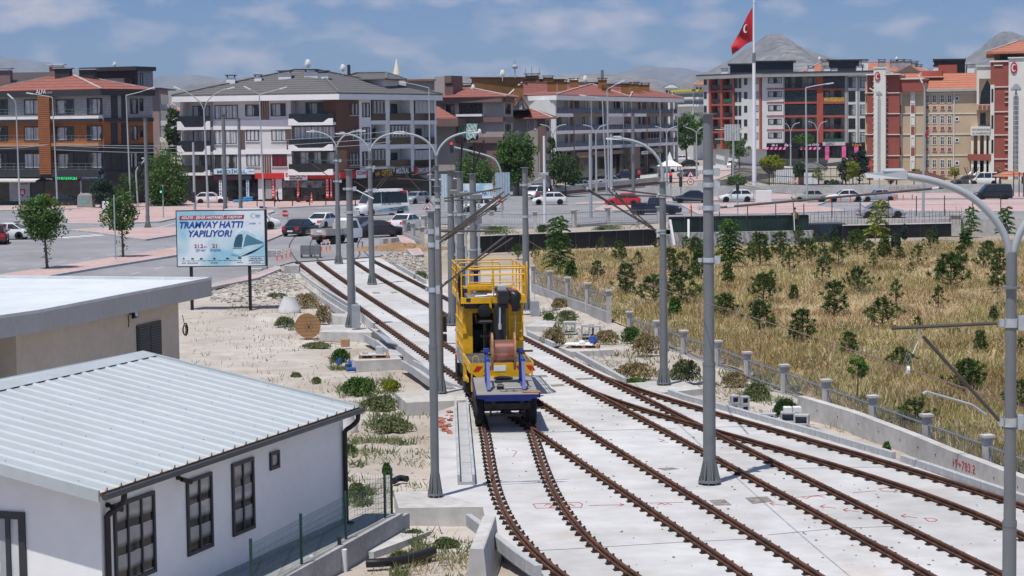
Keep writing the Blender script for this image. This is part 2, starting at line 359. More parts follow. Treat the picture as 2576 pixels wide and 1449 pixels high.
def lay(name,pts,z,mat,thick=0.):
 mb=MB();P=GP(pts,z)
 if thick:mb.prism(P,z-thick,z)
 else:mb.sheet(P,z)
 return struct(name,mb,mat)
fb=MB();FY=np.arange(40,152,1.5)
ys_=list(FY)
for y in ys_:
 x0=fenceX(y)+.25
 for k in range(26):x=x0+(78-x0)*(k/25)**1.4;fb.v.append((x,y,gz(x,y)+.05+.35*sstep(2,30,x-x0)*.6+.18*mn.noise(Vector((x*.22,y*.22,9)))*sstep(0,4,x-x0)))
for j in range(len(ys_)-1):
 for i in range(25):a=j*26+i;fb.f.append((a,a+1,a+27,a+26));fb.mi.append(0)
struct('field',fb,m_field,True)
def fz(x,y):
 x0=fenceX(y)+.25;return gz(x,y)+.05+.35*sstep(2,30,x-x0)*.6+.18*mn.noise(Vector((x*.22,y*.22,9)))*sstep(0,4,x-x0)
rd=MB();rd.sheet([G(x,y)[:2]for x,y in[(-260,770),(0,742),(300,728),(522,722),(640,700),(690,672),(735,659),(950,645),(1000,632),(1040,610),(1012,566),(1065,561),(1290,573),(1480,568),(1658,561),(1690,552),(2040,553),(2760,549)]]+[(95,300),(60,335),(-70,275)],0.)
struct('road',rd,m_asph)
PINKS=[[(-60,703),(0,690),(150,668),(445,621),(664,582),(719,572),(721,584),(664,607),(445,641),(250,672),(100,697),(-60,718)],[(170,577),(240,573),(445,571),(560,568),(575,571),(470,586),(365,602),(335,598),(247,584)],[(522,717),(644,689),(700,668),(703,676),(646,699),(522,724)],[(160,528),(250,521),(450,519),(660,521),(662,527),(446,547),(400,557),(260,562),(172,561)],[(-80,520),(450,507),(700,504),(905,499),(912,513),(700,522),(665,521),(450,517),(160,525),(-80,531)],[(664,529),(680,527),(690,531),(668,539),(640,545),(640,533)],[(1712,513),(1932,508),(2075,509),(2052,516),(2132,530),(1932,537),(1758,538)],[(2165,511),(2250,504),(2660,501),(2660,531),(2190,530)],[(1495,527),(1528,512),(1588,513),(1602,521),(1572,530),(1540,532)],[(1450,510),(1525,506),(1528,511),(1450,513)],[(1640,505),(1700,498),(1932,488),(2660,484),(2660,497),(2100,500),(1932,500),(1720,506)],[(1395,604),(1450,598),(1480,612),(1440,622)],[(1500,457),(1600,452),(1690,438),(1860,428),(1800,452),(1600,462),(1510,470)],[(1012,566),(1030,592),(1064,640),(1040,643),(1008,604),(990,575)]]
pk=MB();kb=MB()
for P in PINKS:
 w=GP(P,.13);pk.prism(w,-.02,.13)
 ar=sum(w[i-1][0]*w[i][1]-w[i][0]*w[i-1][1]for i in range(len(w)));w=w if ar>0 else w[::-1];n=len(w)
 for i in range(n):kb.bar((*w[i],.06),(*w[(i+1)%n],.06),.16,.158)
struct('pavement',pk,m_pink);struct('pavement_kerbs',kb,m_kerb)
mk=MB()
def line(a,b,w,z=.006):a,b=np.array(G(*a)[:2]),np.array(G(*b)[:2]);d=b-a;d/=np.linalg.norm(d);n=np.array((-d[1],d[0]))*w/2;mk.quad((*(a-n),z),(*(b-n),z),(*(b+n),z),(*(a+n),z))
for k in range(6):line((150+k*26,597-k*2.1),(178+k*26,599-k*2.1),.75)
for a,b in(((170,564),(262,561)),((150,584),(205,583)),((290,588),(335,602)),((262,575),(292,588)),((440,562),(400,572)),((345,566),(392,566)),((345,571),(388,571)),((350,576),(384,576)),((2040,538),(2620,534)),((1760,541),(1932,539)),((700,537),(680,541)),((1480,534),(1500,527))):line(a,b,.14)
for k in range(7):line((20+k*62,677-k*8.5),(42+k*62,674-k*8.5),.1)
for k in range(5):line((330+k*60,690-k*14),(352+k*60,685-k*14),.1)
struct('road_markings',mk,m_mark)
er=MB()
for pts in([(746,655),(735,640),(728,622),(734,606),(746,593),(765,583)],[(801,655),(790,640),(781,622),(783,607),(792,597),(805,588)],[(891,655),(905,640),(900,620),(905,604),(918,592)],[(944,655),(925,642),(912,625),(912,608)],[(1030,548),(1120,538),(1200,532),(1260,527)],[(1030,543),(1120,534),(1200,527),(1260,523)]):
 P=[G(*p)for p in pts];P=spline(P,5)
 for a,b in zip(P[:-1],P[1:]):er.bar((a[0],a[1],.0),(b[0],b[1],.0),.11,.012)
struct('street_rails',er,M('worn_groove_steel',(.09,.085,.085),.4,.2,2.,metal=.4))
SL=[(736,662),(896,776),(1011,877),(1075,925),(1146,977),(1180,1008),(1102,1035),(1088,1150),(1083,1237),(1214,1272),(1225,1330),(1290,1386),(1353,1449),(1440,1530),(2760,1530),(2760,1320),(2576,1276),(2522,1252),(2270,1162),(2147,1120),(1932,1064),(1800,1025),(1769,1010),(1663,989),(1576,964),(1450,907),(1400,878),(1328,846),(1146,748),(999,673),(955,648)]
m_slab=M('track_slab_concrete',(.42,.415,.405),.9,0,.13,col2=(.55,.55,.55),bump=.25,fine=.13)
nt=m_slab.node_tree;b=nt.nodes['Principled BSDF'];src=b.inputs['Base Color'].links[0].from_socket
tc=[n for n in nt.nodes if n.type=='TEX_COORD'][0];n2=nt.nodes.new('ShaderNodeTexNoise');n2.inputs['Scale'].default_value=.33;n2.inputs['Detail'].default_value=7;n2.inputs['Roughness'].default_value=.65
c2=nt.nodes.new('ShaderNodeValToRGB');c2.color_ramp.elements[0].position=.57;c2.color_ramp.elements[1].position=.76;c2.color_ramp.elements[0].color=(0,0,0,1);c2.color_ramp.elements[1].color=(.5,.5,.5,1)
mm=nt.nodes.new('ShaderNodeMix');mm.data_type='RGBA';mm.inputs[7].default_value=(.38,.24,.13,1)
nt.links.new(tc.outputs['Object'],n2.inputs['Vector']);nt.links.new(n2.outputs['Fac'],c2.inputs[0]);nt.links.new(c2.outputs[0],mm.inputs[0]);nt.links.new(src,mm.inputs[6]);nt.links.new(mm.outputs[2],b.inputs['Base Color'])
sb=MB();sb.prism(GP(SL),-.6,0.);struct('track_slab',sb,m_slab)
jt=MB()
for pts in(((1195,1088),(1340,1089),(1480,1084),(1700,1078)),((1290,1388),(1420,1382),(1700,1365),(1932,1354)),((1390,863),(1480,858)),((1800,1075),(2050,1068)),((1932,1346),(2100,1330),(2300,1322)),((800,690),(930,686)),((1000,800),(1090,794))):
 P=[G(*p)for p in pts]
 for a,b in zip(P[:-1],P[1:]):jt.bar((a[0],a[1],.001),(b[0],b[1],.001),.03,.008)
struct('slab_joints',jt,M('joint_dark_grey',(.12,.12,.12),.9,.2,3.))  # thin dark strips in the joints' own grey
pt=MB()
for q in([(1653,1178),(1690,1176),(1710,1180),(1672,1184)],[(1783,1259),(1822,1256),(1841,1271),(1800,1272)],[(1873,1252),(1930,1249),(1945,1262),(1893,1268)],[(1383,968),(1416,966),(1422,971),(1390,973)],[(1446,952),(1490,950),(1496,954),(1452,956)],[(1347,944),(1374,943),(1379,949),(1356,949)],[(935,735),(955,735),(957,738),(940,739)],[(980,734),(998,734),(1000,737),(986,737)]):pt.sheet(GP(q),.004)
struct('slab_pits',pt,M('pit_mortar',(.22,.20,.18),.95,.4,6.))  # flat sheets of darker grey laid on the slab in place of recessed pits
rp=MB()
def spray(pts,w=.022,z=.005):
 P=[G(*p)for p in pts]
 for a,b in zip(P[:-1],P[1:]):rp.bar((a[0],a[1],z),(b[0],b[1],z),w,.006)
spray([(1341,1268),(1349,1279),(1420,1278),(1462,1277),(1465,1268),(1455,1264),(1341,1268)]);spray([(1370,1272),(1378,1268),(1390,1272),(1382,1277),(1395,1275)]);spray([(1420,1268),(1428,1273),(1434,1268),(1445,1274)])
spray([(1482,1272),(1570,1270),(1560,1267)]);spray([(1570,1270),(1558,1273)]);spray([(1634,1266),(1720,1264)],.02);spray([(1655,1270),(1665,1266),(1672,1270),(1680,1267),(1690,1270)])
for x,y in((1937,1267),(2063,1274),(2121,1283),(2267,1298)):spray([(x,y),(x+40,y+5)]);spray([(x+12,y-4),(x,y),(x+10,y+5)])
spray([(2325,1304),(2345,1304),(2358,1308),(2352,1312),(2336,1312),(2325,1304)]);spray([(2211,1230),(2240,1226),(2270,1224)]);spray([(2211,1230),(2220,1236),(2260,1238)]);spray([(2145,1240),(2205,1235)]);spray([(1994,1252),(2088,1244)]);spray([(2018,1252),(2030,1254),(2040,1249),(2060,1248),(2075,1252)])
spray([(1655,1104),(1672,1108),(1660,1111),(1680,1114)],.016);spray([(1288,1133),(1300,1136),(1290,1150)],.016);spray([(1204,1110),(1222,1118)],.016)
rp.top('spray_paint_marks','red survey arrows and numbers sprayed on the concrete between rails','paint marks',M('red_spray',(.42,.07,.07),.8,.2,6.))
fm=MB();fm.box(0,0,.004,.38,.14,.025)
for sx in(-1,1):fm.box(sx*.125,0,.029,.08,.09,.04);fm.tube([(sx*.10,-.05,.045),(sx*.15,-.02,.085),(sx*.15,.02,.085),(sx*.10,.05,.045)],.014,5);fm.cyl((sx*.16,0,.03),(sx*.16,0,.095),.015,n=6)
FAST=fm.mesh('fastening',m_fast)
PROF=[(-.062,.035),(.062,.035),(.062,.046),(.013,.056),(.011,.112),(.035,.120),(.035,.148),(.027,.155),(-.027,.155),(-.035,.148),(-.035,.120),(-.011,.112),(-.013,.056),(-.062,.046)]
def rail(pts,label,deg=3,y1=None,y0=None,gstart=0):
 P=[G(x,y,.14)[:2]for x,y in pts];Y=np.array([p[1]for p in P]);X=np.array([p[0]for p in P]);c=np.polyfit(Y-80,X,deg)
 ya,yb=Y.min(),Y.max();S=np.arange(yb,ya,-.7);S=np.append(S,ya);Xf=np.polyval(c,S-80)
 T=thing('track_rail',label,'rail',(float(Xf[-1]),float(S[-1]),0),0,'rusty rails on the slab')
 mb=MB();rings=[];dX=np.polyval(np.polyder(c),S-80)
 for x,y,d in zip(Xf,S,dX):
  n=np.array((1,-d))/math.hypot(1,d);rings.append([(x+n[0]*u,y+n[1]*u,z)for u,z in PROF])
 mb.loft(rings);mb.build('rail_bar',m_rail,T,world=True)
 L_=.64;fy=[];y=ya+.2
 while y<yb-.2:fy.append(y);y+=L_/math.hypot(1,np.polyval(np.polyder(c),y-80))
 rest=MB()
 for k,y in enumerate(fy):
  x=float(np.polyval(c,y-80));d=float(np.polyval(np.polyder(c),y-80));a=math.atan2(-d,1)
  if k<100:inst('fastening',FAST,T,(x-T.location[0],y-T.location[1],0),a)
  else:rest.box(x,y,.004,.40,.15,.03,a);[rest.box(x+s*.13*math.cos(a),y+s*.13*math.sin(a),.034,.1,.12,.06,a)for s in(-1,1)]
 if rest.v:o=rest.build('fastenings',m_fast,T,world=True);o['kind']='stuff'
rail([(746,655),(896,767),(1079,889),(1149,942),(1345,1080),(1588,1252),(1713,1327),(1893,1449),(1960,1493)],'left straight rail that passes under the yellow truck')
rail([(801,655),(961,767),(1079,838),(1141,877),(1270,945),(1363,1007),(1463,1074),(1603,1166),(1723,1240),(1932,1362),(2077,1449),(2140,1485)],'right straight rail coming out beside the right wheel of the trailer')
rail([(1160,950),(1190,998),(1221,1087),(1231,1137),(1241,1207),(1264,1277),(1290,1312),(1434,1449),(1480,1485)],'curved rail under the left wheels of the trailer, leftmost at the bottom edge',4)
rail([(1275,952),(1308,1010),(1342,1083),(1355,1124),(1373,1187),(1395,1242),(1438,1299),(1508,1369),(1615,1449),(1670,1488)],'curved rail running under the right trailer wheel between two straight rails',4)
rail([(891,655),(1079,765),(1348,909),(1413,939),(1558,1017),(1663,1072),(1800,1152),(1932,1222),(2057,1284),(2197,1359),(2354,1449),(2420,1487)],'long rail passing just left of the tall nearest grey pole base')
rail([(944,655),(1079,727),(1320,844),(1388,880),(1505,941),(1613,989),(1713,1044),(1800,1086),(1893,1131),(2057,1212),(2214,1294),(2342,1362),(2517,1432),(2600,1468)],'long rail passing right behind the tall nearest grey pole')
rail([(1413,940),(1525,992),(1663,1040),(1769,1076),(1932,1114),(2114,1168),(2214,1199),(2337,1245),(2522,1322),(2650,1378)],'branch rail swinging right, second from the retaining wall')
rail([(1505,942),(1638,983),(1769,1024),(1932,1078),(2147,1137),(2307,1180),(2457,1224),(2576,1268),(2700,1315)],'branch rail swinging right, closest to the kerb and retaining wall')
class Wall:
 def __init__(s,A,B):
  s.A,s.B=np.array(A[:2],float),np.array(B[:2],float);d=s.B-s.A;s.L=np.linalg.norm(d);s.d=d/s.L
  n=np.array((s.d[1],-s.d[0]));s.n=n if np.dot(n,-s.A)>0 else-n
  s.ang=math.atan2(s.d[1],s.d[0])
 def at(s,x,y):
  r=ray(x,y);t=np.dot(s.A,s.n)/(r[0]*s.n[0]+r[1]*s.n[1]);p=np.array((r[0]*t,r[1]*t));return float(np.dot(p-s.A,s.d)),H+r[2]*t
 def p(s,u,z,o=0.):q=s.A+s.d*u+s.n*o;return(q[0],q[1],z)
 def rect(s,x0,y0,x1,y1):
  a,b,c,d=s.at(x0,y0),s.at(x1,y0),s.at(x0,y1),s.at(x1,y1)
  u=sorted(((a[0]+c[0])/2,(b[0]+d[0])/2));return u[0],u[1],(c[1]+d[1])/2,(a[1]+b[1])/2
 def box(s,mb,u0,u1,z0,z1,o0,o1):
  P=[s.p(u0,z0,o0),s.p(u1,z0,o0),s.p(u1,z0,o1),s.p(u0,z0,o1),s.p(u0,z1,o0),s.p(u1,z1,o0),s.p(u1,z1,o1),s.p(u0,z1,o1)]
  if np.cross(s.d,s.n)>0:mb.hexa(P)
  else:mb.hexa([P[i]for i in(1,0,3,2,5,4,7,6)])
  return mb
 def face(s,mb,u0,u1,z0,z1,o):
  P=[s.p(u0,z0,o),s.p(u1,z0,o),s.p(u1,z1,o),s.p(u0,z1,o)]
  if np.cross(s.d,s.n)>0:P=P[::-1]
  mb.quad(*P)
 def text(s,txt,mat,parent,u,z,o,size,width=None,bold=.0,shear=0.,name='lettering',vert=False,ext=.004):
  flip=np.cross(s.d,s.n)>0
  a=s.ang+(math.pi if flip else 0)
  p=s.p(u,z,o);off=parent.location;pp=parent.parent.location if parent.parent else(0,0,0)
  o_=text(txt,size,mat,parent,(p[0]-off[0]-pp[0],p[1]-off[1]-pp[1],p[2]-off[2]-pp[2]),(R(90),0,a),name,width,bold,shear,ext=ext);return o_
def window(T,W_,rc,fr=.07,mull=1,trans=0.,fmat=None,pane=None,proud=.05,px=True,sill=None,name='window',label=None):
 u0,u1,z0,z1=W_.rect(*rc)if px else rc
 f=MB();W_.box(f,u0,u0+fr,z0,z1,.004,proud);W_.box(f,u1-fr,u1,z0,z1,.004,proud);W_.box(f,u0+fr,u1-fr,z0,z0+fr,.004,proud);W_.box(f,u0+fr,u1-fr,z1-fr,z1,.004,proud)
 for k in range(1,mull+1):u=u0+(u1-u0)*k/(mull+1);W_.box(f,u-fr*.35,u+fr*.35,z0+fr,z1-fr,.006,proud*.9)
 if trans:zt=z1-(z1-z0)*trans;W_.box(f,u0+fr,u1-fr,zt-fr*.3,zt+fr*.3,.005,proud*.8)
 if sill:f.m=1;W_.box(f,u0-.08,u1+.08,z0-.07,z0-.002,.004,.12)
 o=f.build(name,[fmat or m_frame,sill]if sill else(fmat or m_frame),T,world=True,label=label)
 p=MB();W_.face(p,u0+fr*.9,u1-fr*.9,z0+fr*.9,z1-fr*.9,.012)
 q=MB();q.v,q.f,q.mi=p.v,p.f,p.mi
 q.build('pane',pane or m_glass,o,off=tuple(T.location));return o
def child_text(W_,*a,**k):return W_.text(*a,**k)
hd=np.array((.33,.944));hn=np.array((.944,-.33));hB=np.array((-4.06,48.9));hA=hB-hd*11.2
T=thing('white_house','low white house with white ribbed metal roof and dark gutter behind the green mesh fence','house',(float(hA[0]),float(hA[1]),0))
hw=MB();c0,c1=hA,hB;b0,b1=hA-hn*11,hB-hn*11;r0,r1=hA-hn*5.5,hB-hn*5.5
ez,rz_=2.62,3.72
hw.add([(*c0,-.5),(*c1,-.5),(*b1,-.5),(*b0,-.5),(*c0,ez),(*c1,ez),(*b1,ez),(*b0,ez),(*r0,rz_),(*r1,rz_)],[(0,1,5,4),(2,3,7,6),(1,2,6,9,5),(3,0,4,8,7),(4,5,9,8),(6,7,8,9)])
hw.build('wall',M('white_house_render',(.79,.79,.79),.8,0,.35,col2=(.84,.84,.845),fine=.03),T,world=True)
def hp(u,w,z):q=hA+hd*u-hn*w;return(q[0],q[1],z)
rf=MB();u0,u1=-.5,11.45;OV=-.3;zs=lambda w:2.79+(w+.3)*1.15/5.8
for sgn in(0,1):
 wq=lambda w:w if sgn==0 else 11-w
 rf.hexa([hp(u0,wq(OV),zs(OV)-.07),hp(u1,wq(OV),zs(OV)-.07),hp(u1,wq(5.5),zs(5.5)-.07),hp(u0,wq(5.5),zs(5.5)-.07),hp(u0,wq(OV),zs(OV)),hp(u1,wq(OV),zs(OV)),hp(u1,wq(5.5),zs(5.5)),hp(u0,wq(5.5),zs(5.5))])
 for k in range(23):
  u=u0+.2+k*.52
  rf.loft([[hp(u-.10,wq(w),zs(w)-.005),hp(u-.05,wq(w),zs(w)+.030),hp(u+.05,wq(w),zs(w)+.030),hp(u+.10,wq(w),zs(w)-.005)]for w in(OV-.02,5.46)])
rf.m=0
rf.loft([[hp(u,5.1,zs(5.1)+.034),hp(u,5.5,zs(5.5)+.055),hp(u,5.9,zs(5.1)+.034),hp(u,5.5,zs(5.5)+.02)]for u in(u0-.02,u1+.02)])
for sgn in(0,1):
 wq=lambda w:w if sgn==0 else 11-w
 for u in(u0-.03,u1+.03):rf.loft([[hp(u-.03,wq(w),zs(w)-.16),hp(u+.03,wq(w),zs(w)-.16),hp(u+.03,wq(w),zs(w)+.06),hp(u-.03,wq(w),zs(w)+.06)]for w in(OV,5.5)])
rr=rf.build('roof',M('white_metal_roof',(.42,.46,.475),.38,.05,.5,metal=.0,spec=.5,fine=.05),T,world=True)
sc_=MB()
for k in range(0,24,2):
 for w in(.3,1.9,3.5,5.0):p=hp(-.3+k*.52,w+random.uniform(-.1,.1),zs(w)+.05);sc_.cyl(p,(p[0],p[1],p[2]+.012),.010,n=6)
sc_.build('roof_screw_heads',m_frame,rr,off=tuple(T.location))
gt=MB();gt.loft([[hp(u,OV-.03-.065+.065*math.cos(t),2.72+.065*math.sin(t))for t in np.linspace(0,2*math.pi,9)[:-1]]for k,u in enumerate((u0+.0,u1+.05))])
gt.build('gutter',M('gutter_dark_grey',(.045,.047,.05),.4,.12,3.),T,world=True)
fo=MB();fo.loft([[hp(u,OV-.035,2.745),hp(u,OV,2.745),hp(u,OV,2.80),hp(u,OV-.035,2.80)]for u in(u0,u1)]);fo.build('roof_edge',M('brown_foam_edge',(.20,.10,.035),.9,.35,9.),T,world=True)
gc=MB()
for k in range(23):u=u0+.2+k*.52;gc.loft([[hp(u-.03,OV-.04,2.74),hp(u+.03,OV-.04,2.74),hp(u+.008,OV-.04,2.87),hp(u-.008,OV-.04,2.87)],[hp(u-.03,OV-.025,2.74),hp(u+.03,OV-.025,2.74),hp(u+.008,OV-.025,2.87),hp(u-.008,OV-.025,2.87)]])
gc.build('gutter_bracket',M('brown_foam_edge',(.2,.1,.035)),T,world=True)
for u in(.12,11.12):
 d_=MB();d_.tube(spline([hp(u+.12,-.38,2.68),hp(u+.1,-.36,2.50),hp(u+.05,-.22,2.36),hp(u,-.09,2.25),hp(u,-.075,2.0),hp(u,-.075,.16)],5)+[hp(u-.0,-.10,.06),hp(u,-.25,.03)],.058,10)
 d_.build('downpipe',m_black,T,world=True,smooth=True)
WR=Wall(hA,hB);WG=Wall(hA-hn*11,hA)
m_wing=stripes('zebra_blind_behind_glass',(.02,.02,.021),(.36,.36,.36),2.1,'Z',.08,.42,noise=.25)
for rc,mu in(((285,1250,388,1460),2),((468,1196,532,1388),1),((582,1157,637,1340),1),((677,1135,700,1180),0)):
 u0_,u1_,z0_,z1_=WR.rect(*rc)
 window(T,WR,(u0_,u1_,max(.45,z0_)if mu==2 else z0_,z1_),.075,mu,0,m_frame,m_wing,.05,px=False)
u0_,u1_,z0_,z1_=WG.rect(-20,1286,67,1500);window(T,WG,(u0_,u1_,.1,z1_),.14,1,0,m_frame,m_curt,.05,px=False)
sk=MB();WR.box(sk,-.02,11.22,-.5,.16,.004,.03);sk.build('plinth',m_conc2,T,world=True)
def seccam(W_,x,y,label):
 u,z=W_.at(x,y);p=W_.p(u,z,0);t=thing('security_camera',label,'camera',p,W_.ang)
 b=MB();b.cyl((0,0,0),(0,-.06,.0),.05,n=10);b.tube([(0,-.05,0),(0,-.10,.0),(.02,-.12,-.04)],.02,6);b.build('bracket',m_black,t)
 c=MB();c.bar((-.02,-.12,-.03),(.22,-.20,-.12),.09,.09);c.build('camera_body',m_black,t)
seccam(WR,445,1201,'small black camera on the white wall left of the tall middle window');seccam(WR,268,1270,'small black camera under the gutter at the near corner of the white house')
bc1=np.array(XY(86,63.5));bc2=np.array(XY(523,76.4));bd=(bc2-bc1)/np.linalg.norm(bc2-bc1);bn=np.array((bd[1],-bd[0]));bl=np.linalg.norm(bc2-bc1)
T=thing('beige_building','beige rendered building with flat grey roof and wide overhanging fascia','building',(float(bc1[0]),float(bc1[1]),0))
def bp_(u,w,z):q=bc1+bd*u-bn*w;return(q[0],q[1],z)
mbw=MB();mbw.prism([bp_(u,w,0)[:2]for u,w in((.2,.95),(bl-.9,.95),(bl-.9,14),(.2,14))],-.6,3.3)
mbw.prism([bp_(u,w,0)[:2]for u,w in((-4,1.6),(.2,1.6),(.2,14),(-4,14))],-.6,3.3)
mbw.build('wall',M('beige_render',(.58,.52,.44),.9,.06,.5,fine=.06),T,world=True)
fs=MB();fs.prism([bp_(u,w,0)[:2]for u,w in((0,0),(bl,0),(bl,15),(-6,15),(-6,.9),(0,.0))],3.26,3.86);fs.build('fascia',M('grey_fascia_render',(.43,.43,.43),.9,.05,.6,fine=.06),T,world=True)
tp=MB();tp.prism([bp_(u,w,0)[:2]for u,w in((.16,.16),(bl-.16,.16),(bl-.16,14.8),(-5.8,14.8),(-5.8,1.06),(.16,.16))],3.86,3.864)
tp.build('roof',M('roof_membrane',(.56,.60,.63),.85,.07,.35,fine=.06),T,world=True)
cp_=MB()
for a,b in(((0,.06),(bl,.06)),((bl-.06,0),(bl-.06,15)),((-6,.96),(0,.06))):cp_.bar(bp_(*a,3.91),bp_(*b,3.91),.16,.1)
cp_.build('roof_edge',M('edge_flashing',(.6,.62,.63),.5,.1,1.),T,world=True)
WB=Wall(bp_(.2,.95,0),bp_(bl-.9,.95,0))
dr=MB();u0_,u1_,z0_,z1_=WB.rect(343,812,404,905);z0_=-.1
WB.box(dr,u0_,u1_,z0_,z1_,.004,.05);um=(u0_+u1_)/2
do=dr.build('door',M('dark_steel_door',(.045,.048,.052),.45,.1,2.),T,world=True)
lv=MB()
for k in range(14):
 for a,b in((u0_+.08,um-.05),(um+.05,u1_-.08)):WB.box(lv,a,b,z1_-.16-k*.095,z1_-.115-k*.095,.052,.085)
lv.build('louvre',M('louvre_grey',(.085,.09,.095),.5,.1,2.),do,off=tuple(T.location))
hh=MB();WB.box(hh,um-.16,um-.13,z0_+.7,z0_+1.2,.05,.10);WB.box(hh,um+.5,um+.53,z0_+.7,z0_+1.3,.05,.1);hh.build('handle',m_black,do,off=tuple(T.location))
u,z=WB.at(508/1.0*0+324,790);fl=thing('floodlight','small square floodlight on the beige wall left of the louvred door','lamp',WB.p(u,z,0),WB.ang)
b=MB();b.bar((0,0,0),(.05,-.22,.03),.04,.04);b.tube([(-.05,0,-.05),(-.06,-.03,-.3),(-.10,-.02,-.45)],.015,5);b.build('bracket',m_black,fl);b=MB();b.hexa([(-.1,-.16,-.16),(.24,-.16,-.16),(.24,-.28,-.1),(-.1,-.28,-.1),(-.1,-.14,.1),(.24,-.14,.1),(.24,-.24,.14),(-.1,-.24,.14)]);b.build('lamp_head',m_black,fl);b=MB();b.quad((-.05,-.286,-.085),(.19,-.286,-.085),(.19,-.247,.125),(-.05,-.247,.125));b.build('lens',m_head,fl)
def coil(W_,x,y,r,label):
 u,z=W_.at(x,y);m=MB()
 for k in range(5):
  rr_=r*(.72+.09*k);cx,cz=random.uniform(-.03,.03),random.uniform(-.03,.03)
  m.tube([W_.p(u+cx+rr_*math.cos(t),z+cz+rr_*1.15*math.sin(t),.03+.02*k)for t in np.linspace(0,2*math.pi,19)],.014,5)
 m.tube([W_.p(u,z+r,.05),W_.p(u-.03,z+r*2,.03),W_.p(u-.06,z+r*2.9,.0)],.014,5);m.tube([W_.p(u+r,z-r*.3,.05),W_.p(u+r*1.9,z-r*1.1,.03)],.01,5)
 m.top('cable_coil',label,'cable',m_frame,W_.p(u,z,0))
coil(WB,461,829,.19,'coil of dark cable hanging on the beige wall right of the louvred door')
coil(Wall(bp_(-4,1.6,0),bp_(.2,1.6,0)),36,910,.19,'coil of dark cable hanging at the left end of the beige building')
wa,wb_=np.array(G(1011,1303)[:2]),np.array(G(700,1476)[:2]);wd=(wb_-wa)/np.linalg.norm(wb_-wa);wn=np.array((wd[1],-wd[0]));wn=wn if wn[0]>0 else-wn
hc1=hB+hd*1.0
yd=MB();ypoly=[tuple(wa),tuple(wa+wd*9.5),tuple(hA-hd*3+hn*.0),tuple(hB-hn*.02),tuple(hB+hd*1.2-hn*0),tuple(wa+hd*.5)]
yd.prism(ypoly,-.45,.03);struct('yard_paving',yd,stripes('yard_slabs',(.20,.21,.22),(.33,.34,.35),1.8,'X',.9,.06,noise=.1))
T=thing('yard_wall','low cast concrete wall carrying the green mesh fence round the white house','wall',(float(wa[0]),float(wa[1]),0))
m=MB();m.bar((*(wa+wn*-.1),-.26),(*(wa+wd*9.5+wn*-.1),-.26),.24,.76);m.build('wall_body',m_conc2,T,world=True)
T=thing('mesh_fence','dark green welded mesh fence on the yard wall in front of the white house','fence',(float(wa[0]),float(wa[1]),.12))
pp=[np.array(G(986,1304)[:2]),np.array(G(969,1315)[:2]),np.array(G(870.5,1369)[:2]),np.array(G(759,1433)[:2])];pp.append(pp[3]+(pp[3]-pp[2])*1.0)
m_gf=M('green_fence_coat',(.012,.055,.045),.45,.1,3.)
for p in pp:b=MB();b.box(p[0],p[1],.1,.06,.045,1.12,math.atan2(wd[1],wd[0]));b.build('post',m_gf,T,world=True)
def meshpanel(a,b,z0=.14,z1=1.12):
 m=MB();a,b=np.array(a),np.array(b);Ln=np.linalg.norm(b-a);d=(b-a)/Ln;n=np.array((d[1],-d[0]));N_=int(Ln/.065)
 fold=lambda z:.045*max(0,1-abs(((z-z0-.1)%.36)-.05)/.06)
 zz=list(np.linspace(z0,z1,12))
 for k in range(N_+1):
  q=a+d*Ln*k/N_
  m.tube([(q[0]+n[0]*fold(z),q[1]+n[1]*fold(z),z)for z in zz],.0035,3,caps=False)
 for z in np.arange(z0+.02,z1-.02,.12):m.tube([(*(a+n*fold(z)),z),(*(b+n*fold(z)),z)],.0038,3,caps=False)
 m.build('mesh_panel',m_gf,T,world=True)
for a,b in zip(pp[:-1],pp[1:]):meshpanel(a,b)
meshpanel(hB+hd*.35+hn*.1,pp[0])
def base_block(label,top,h,z=0.):
 m=MB();P=GP(top,z);m.prism(P,z-h,z);c=np.mean(P,0);return m.top('concrete_footing',label,'footing',m_conc,(float(c[0]),float(c[1]),z-h),'concrete pole footings beside the track')
base_block('big concrete footing under the front left grey pole, with open pipe ends',[(991,1238),(1085,1235),(1214,1272),(1216,1275),(1003,1278)],.62,.006)
base_block('concrete footing behind the trailer left side with soot on top',[(993,988),(1080,982),(1172,978),(1181,1006),(1022,1013)],.58,.012)
base_block('concrete footing carrying the wooden pallet and a grey block',[(885,903),(905,889),(992,888),(1011,903),(895,908)],.5,.004)
base_block('concrete footing under the pole with louvred counterweight, beside the cable drum',[(804,835),(806,818),(880,816),(955,829),(934,837)],.5,.004)
base_block('small concrete footing behind the counterweight pole',[(825,794),(839,788),(904,790),(900,798)],.5,.002)
base_block('concrete footing under the slim pole right of the truck',[(1576,964),(1688,957),(1713,957),(1769,978),(1663,988)],.55,.008)
base_block('concrete footing with white sheeted pallet and blue disc on it',[(1406,873),(1440,867),(1510,867),(1545,880),(1436,885)],.45,.006)
base_block('concrete footing half hidden behind the yellow truck',[(1322,821),(1350,805),(1398,808),(1390,822)],.45,.004)
po=MB()
for k,(x,y)in enumerate(((1140,1291),(1155,1292),(1171,1293))):p=G(x,y,-.28);po.cyl((p[0],p[1]-.02,-.30),(p[0],p[1]+.25,-.30),.085,n=12)
po.top('pipe_ends','cut plastic pipe ends sticking out of the front footing','pipe',M('rust_pipe',(.45,.25,.16),.7,.5,4.))
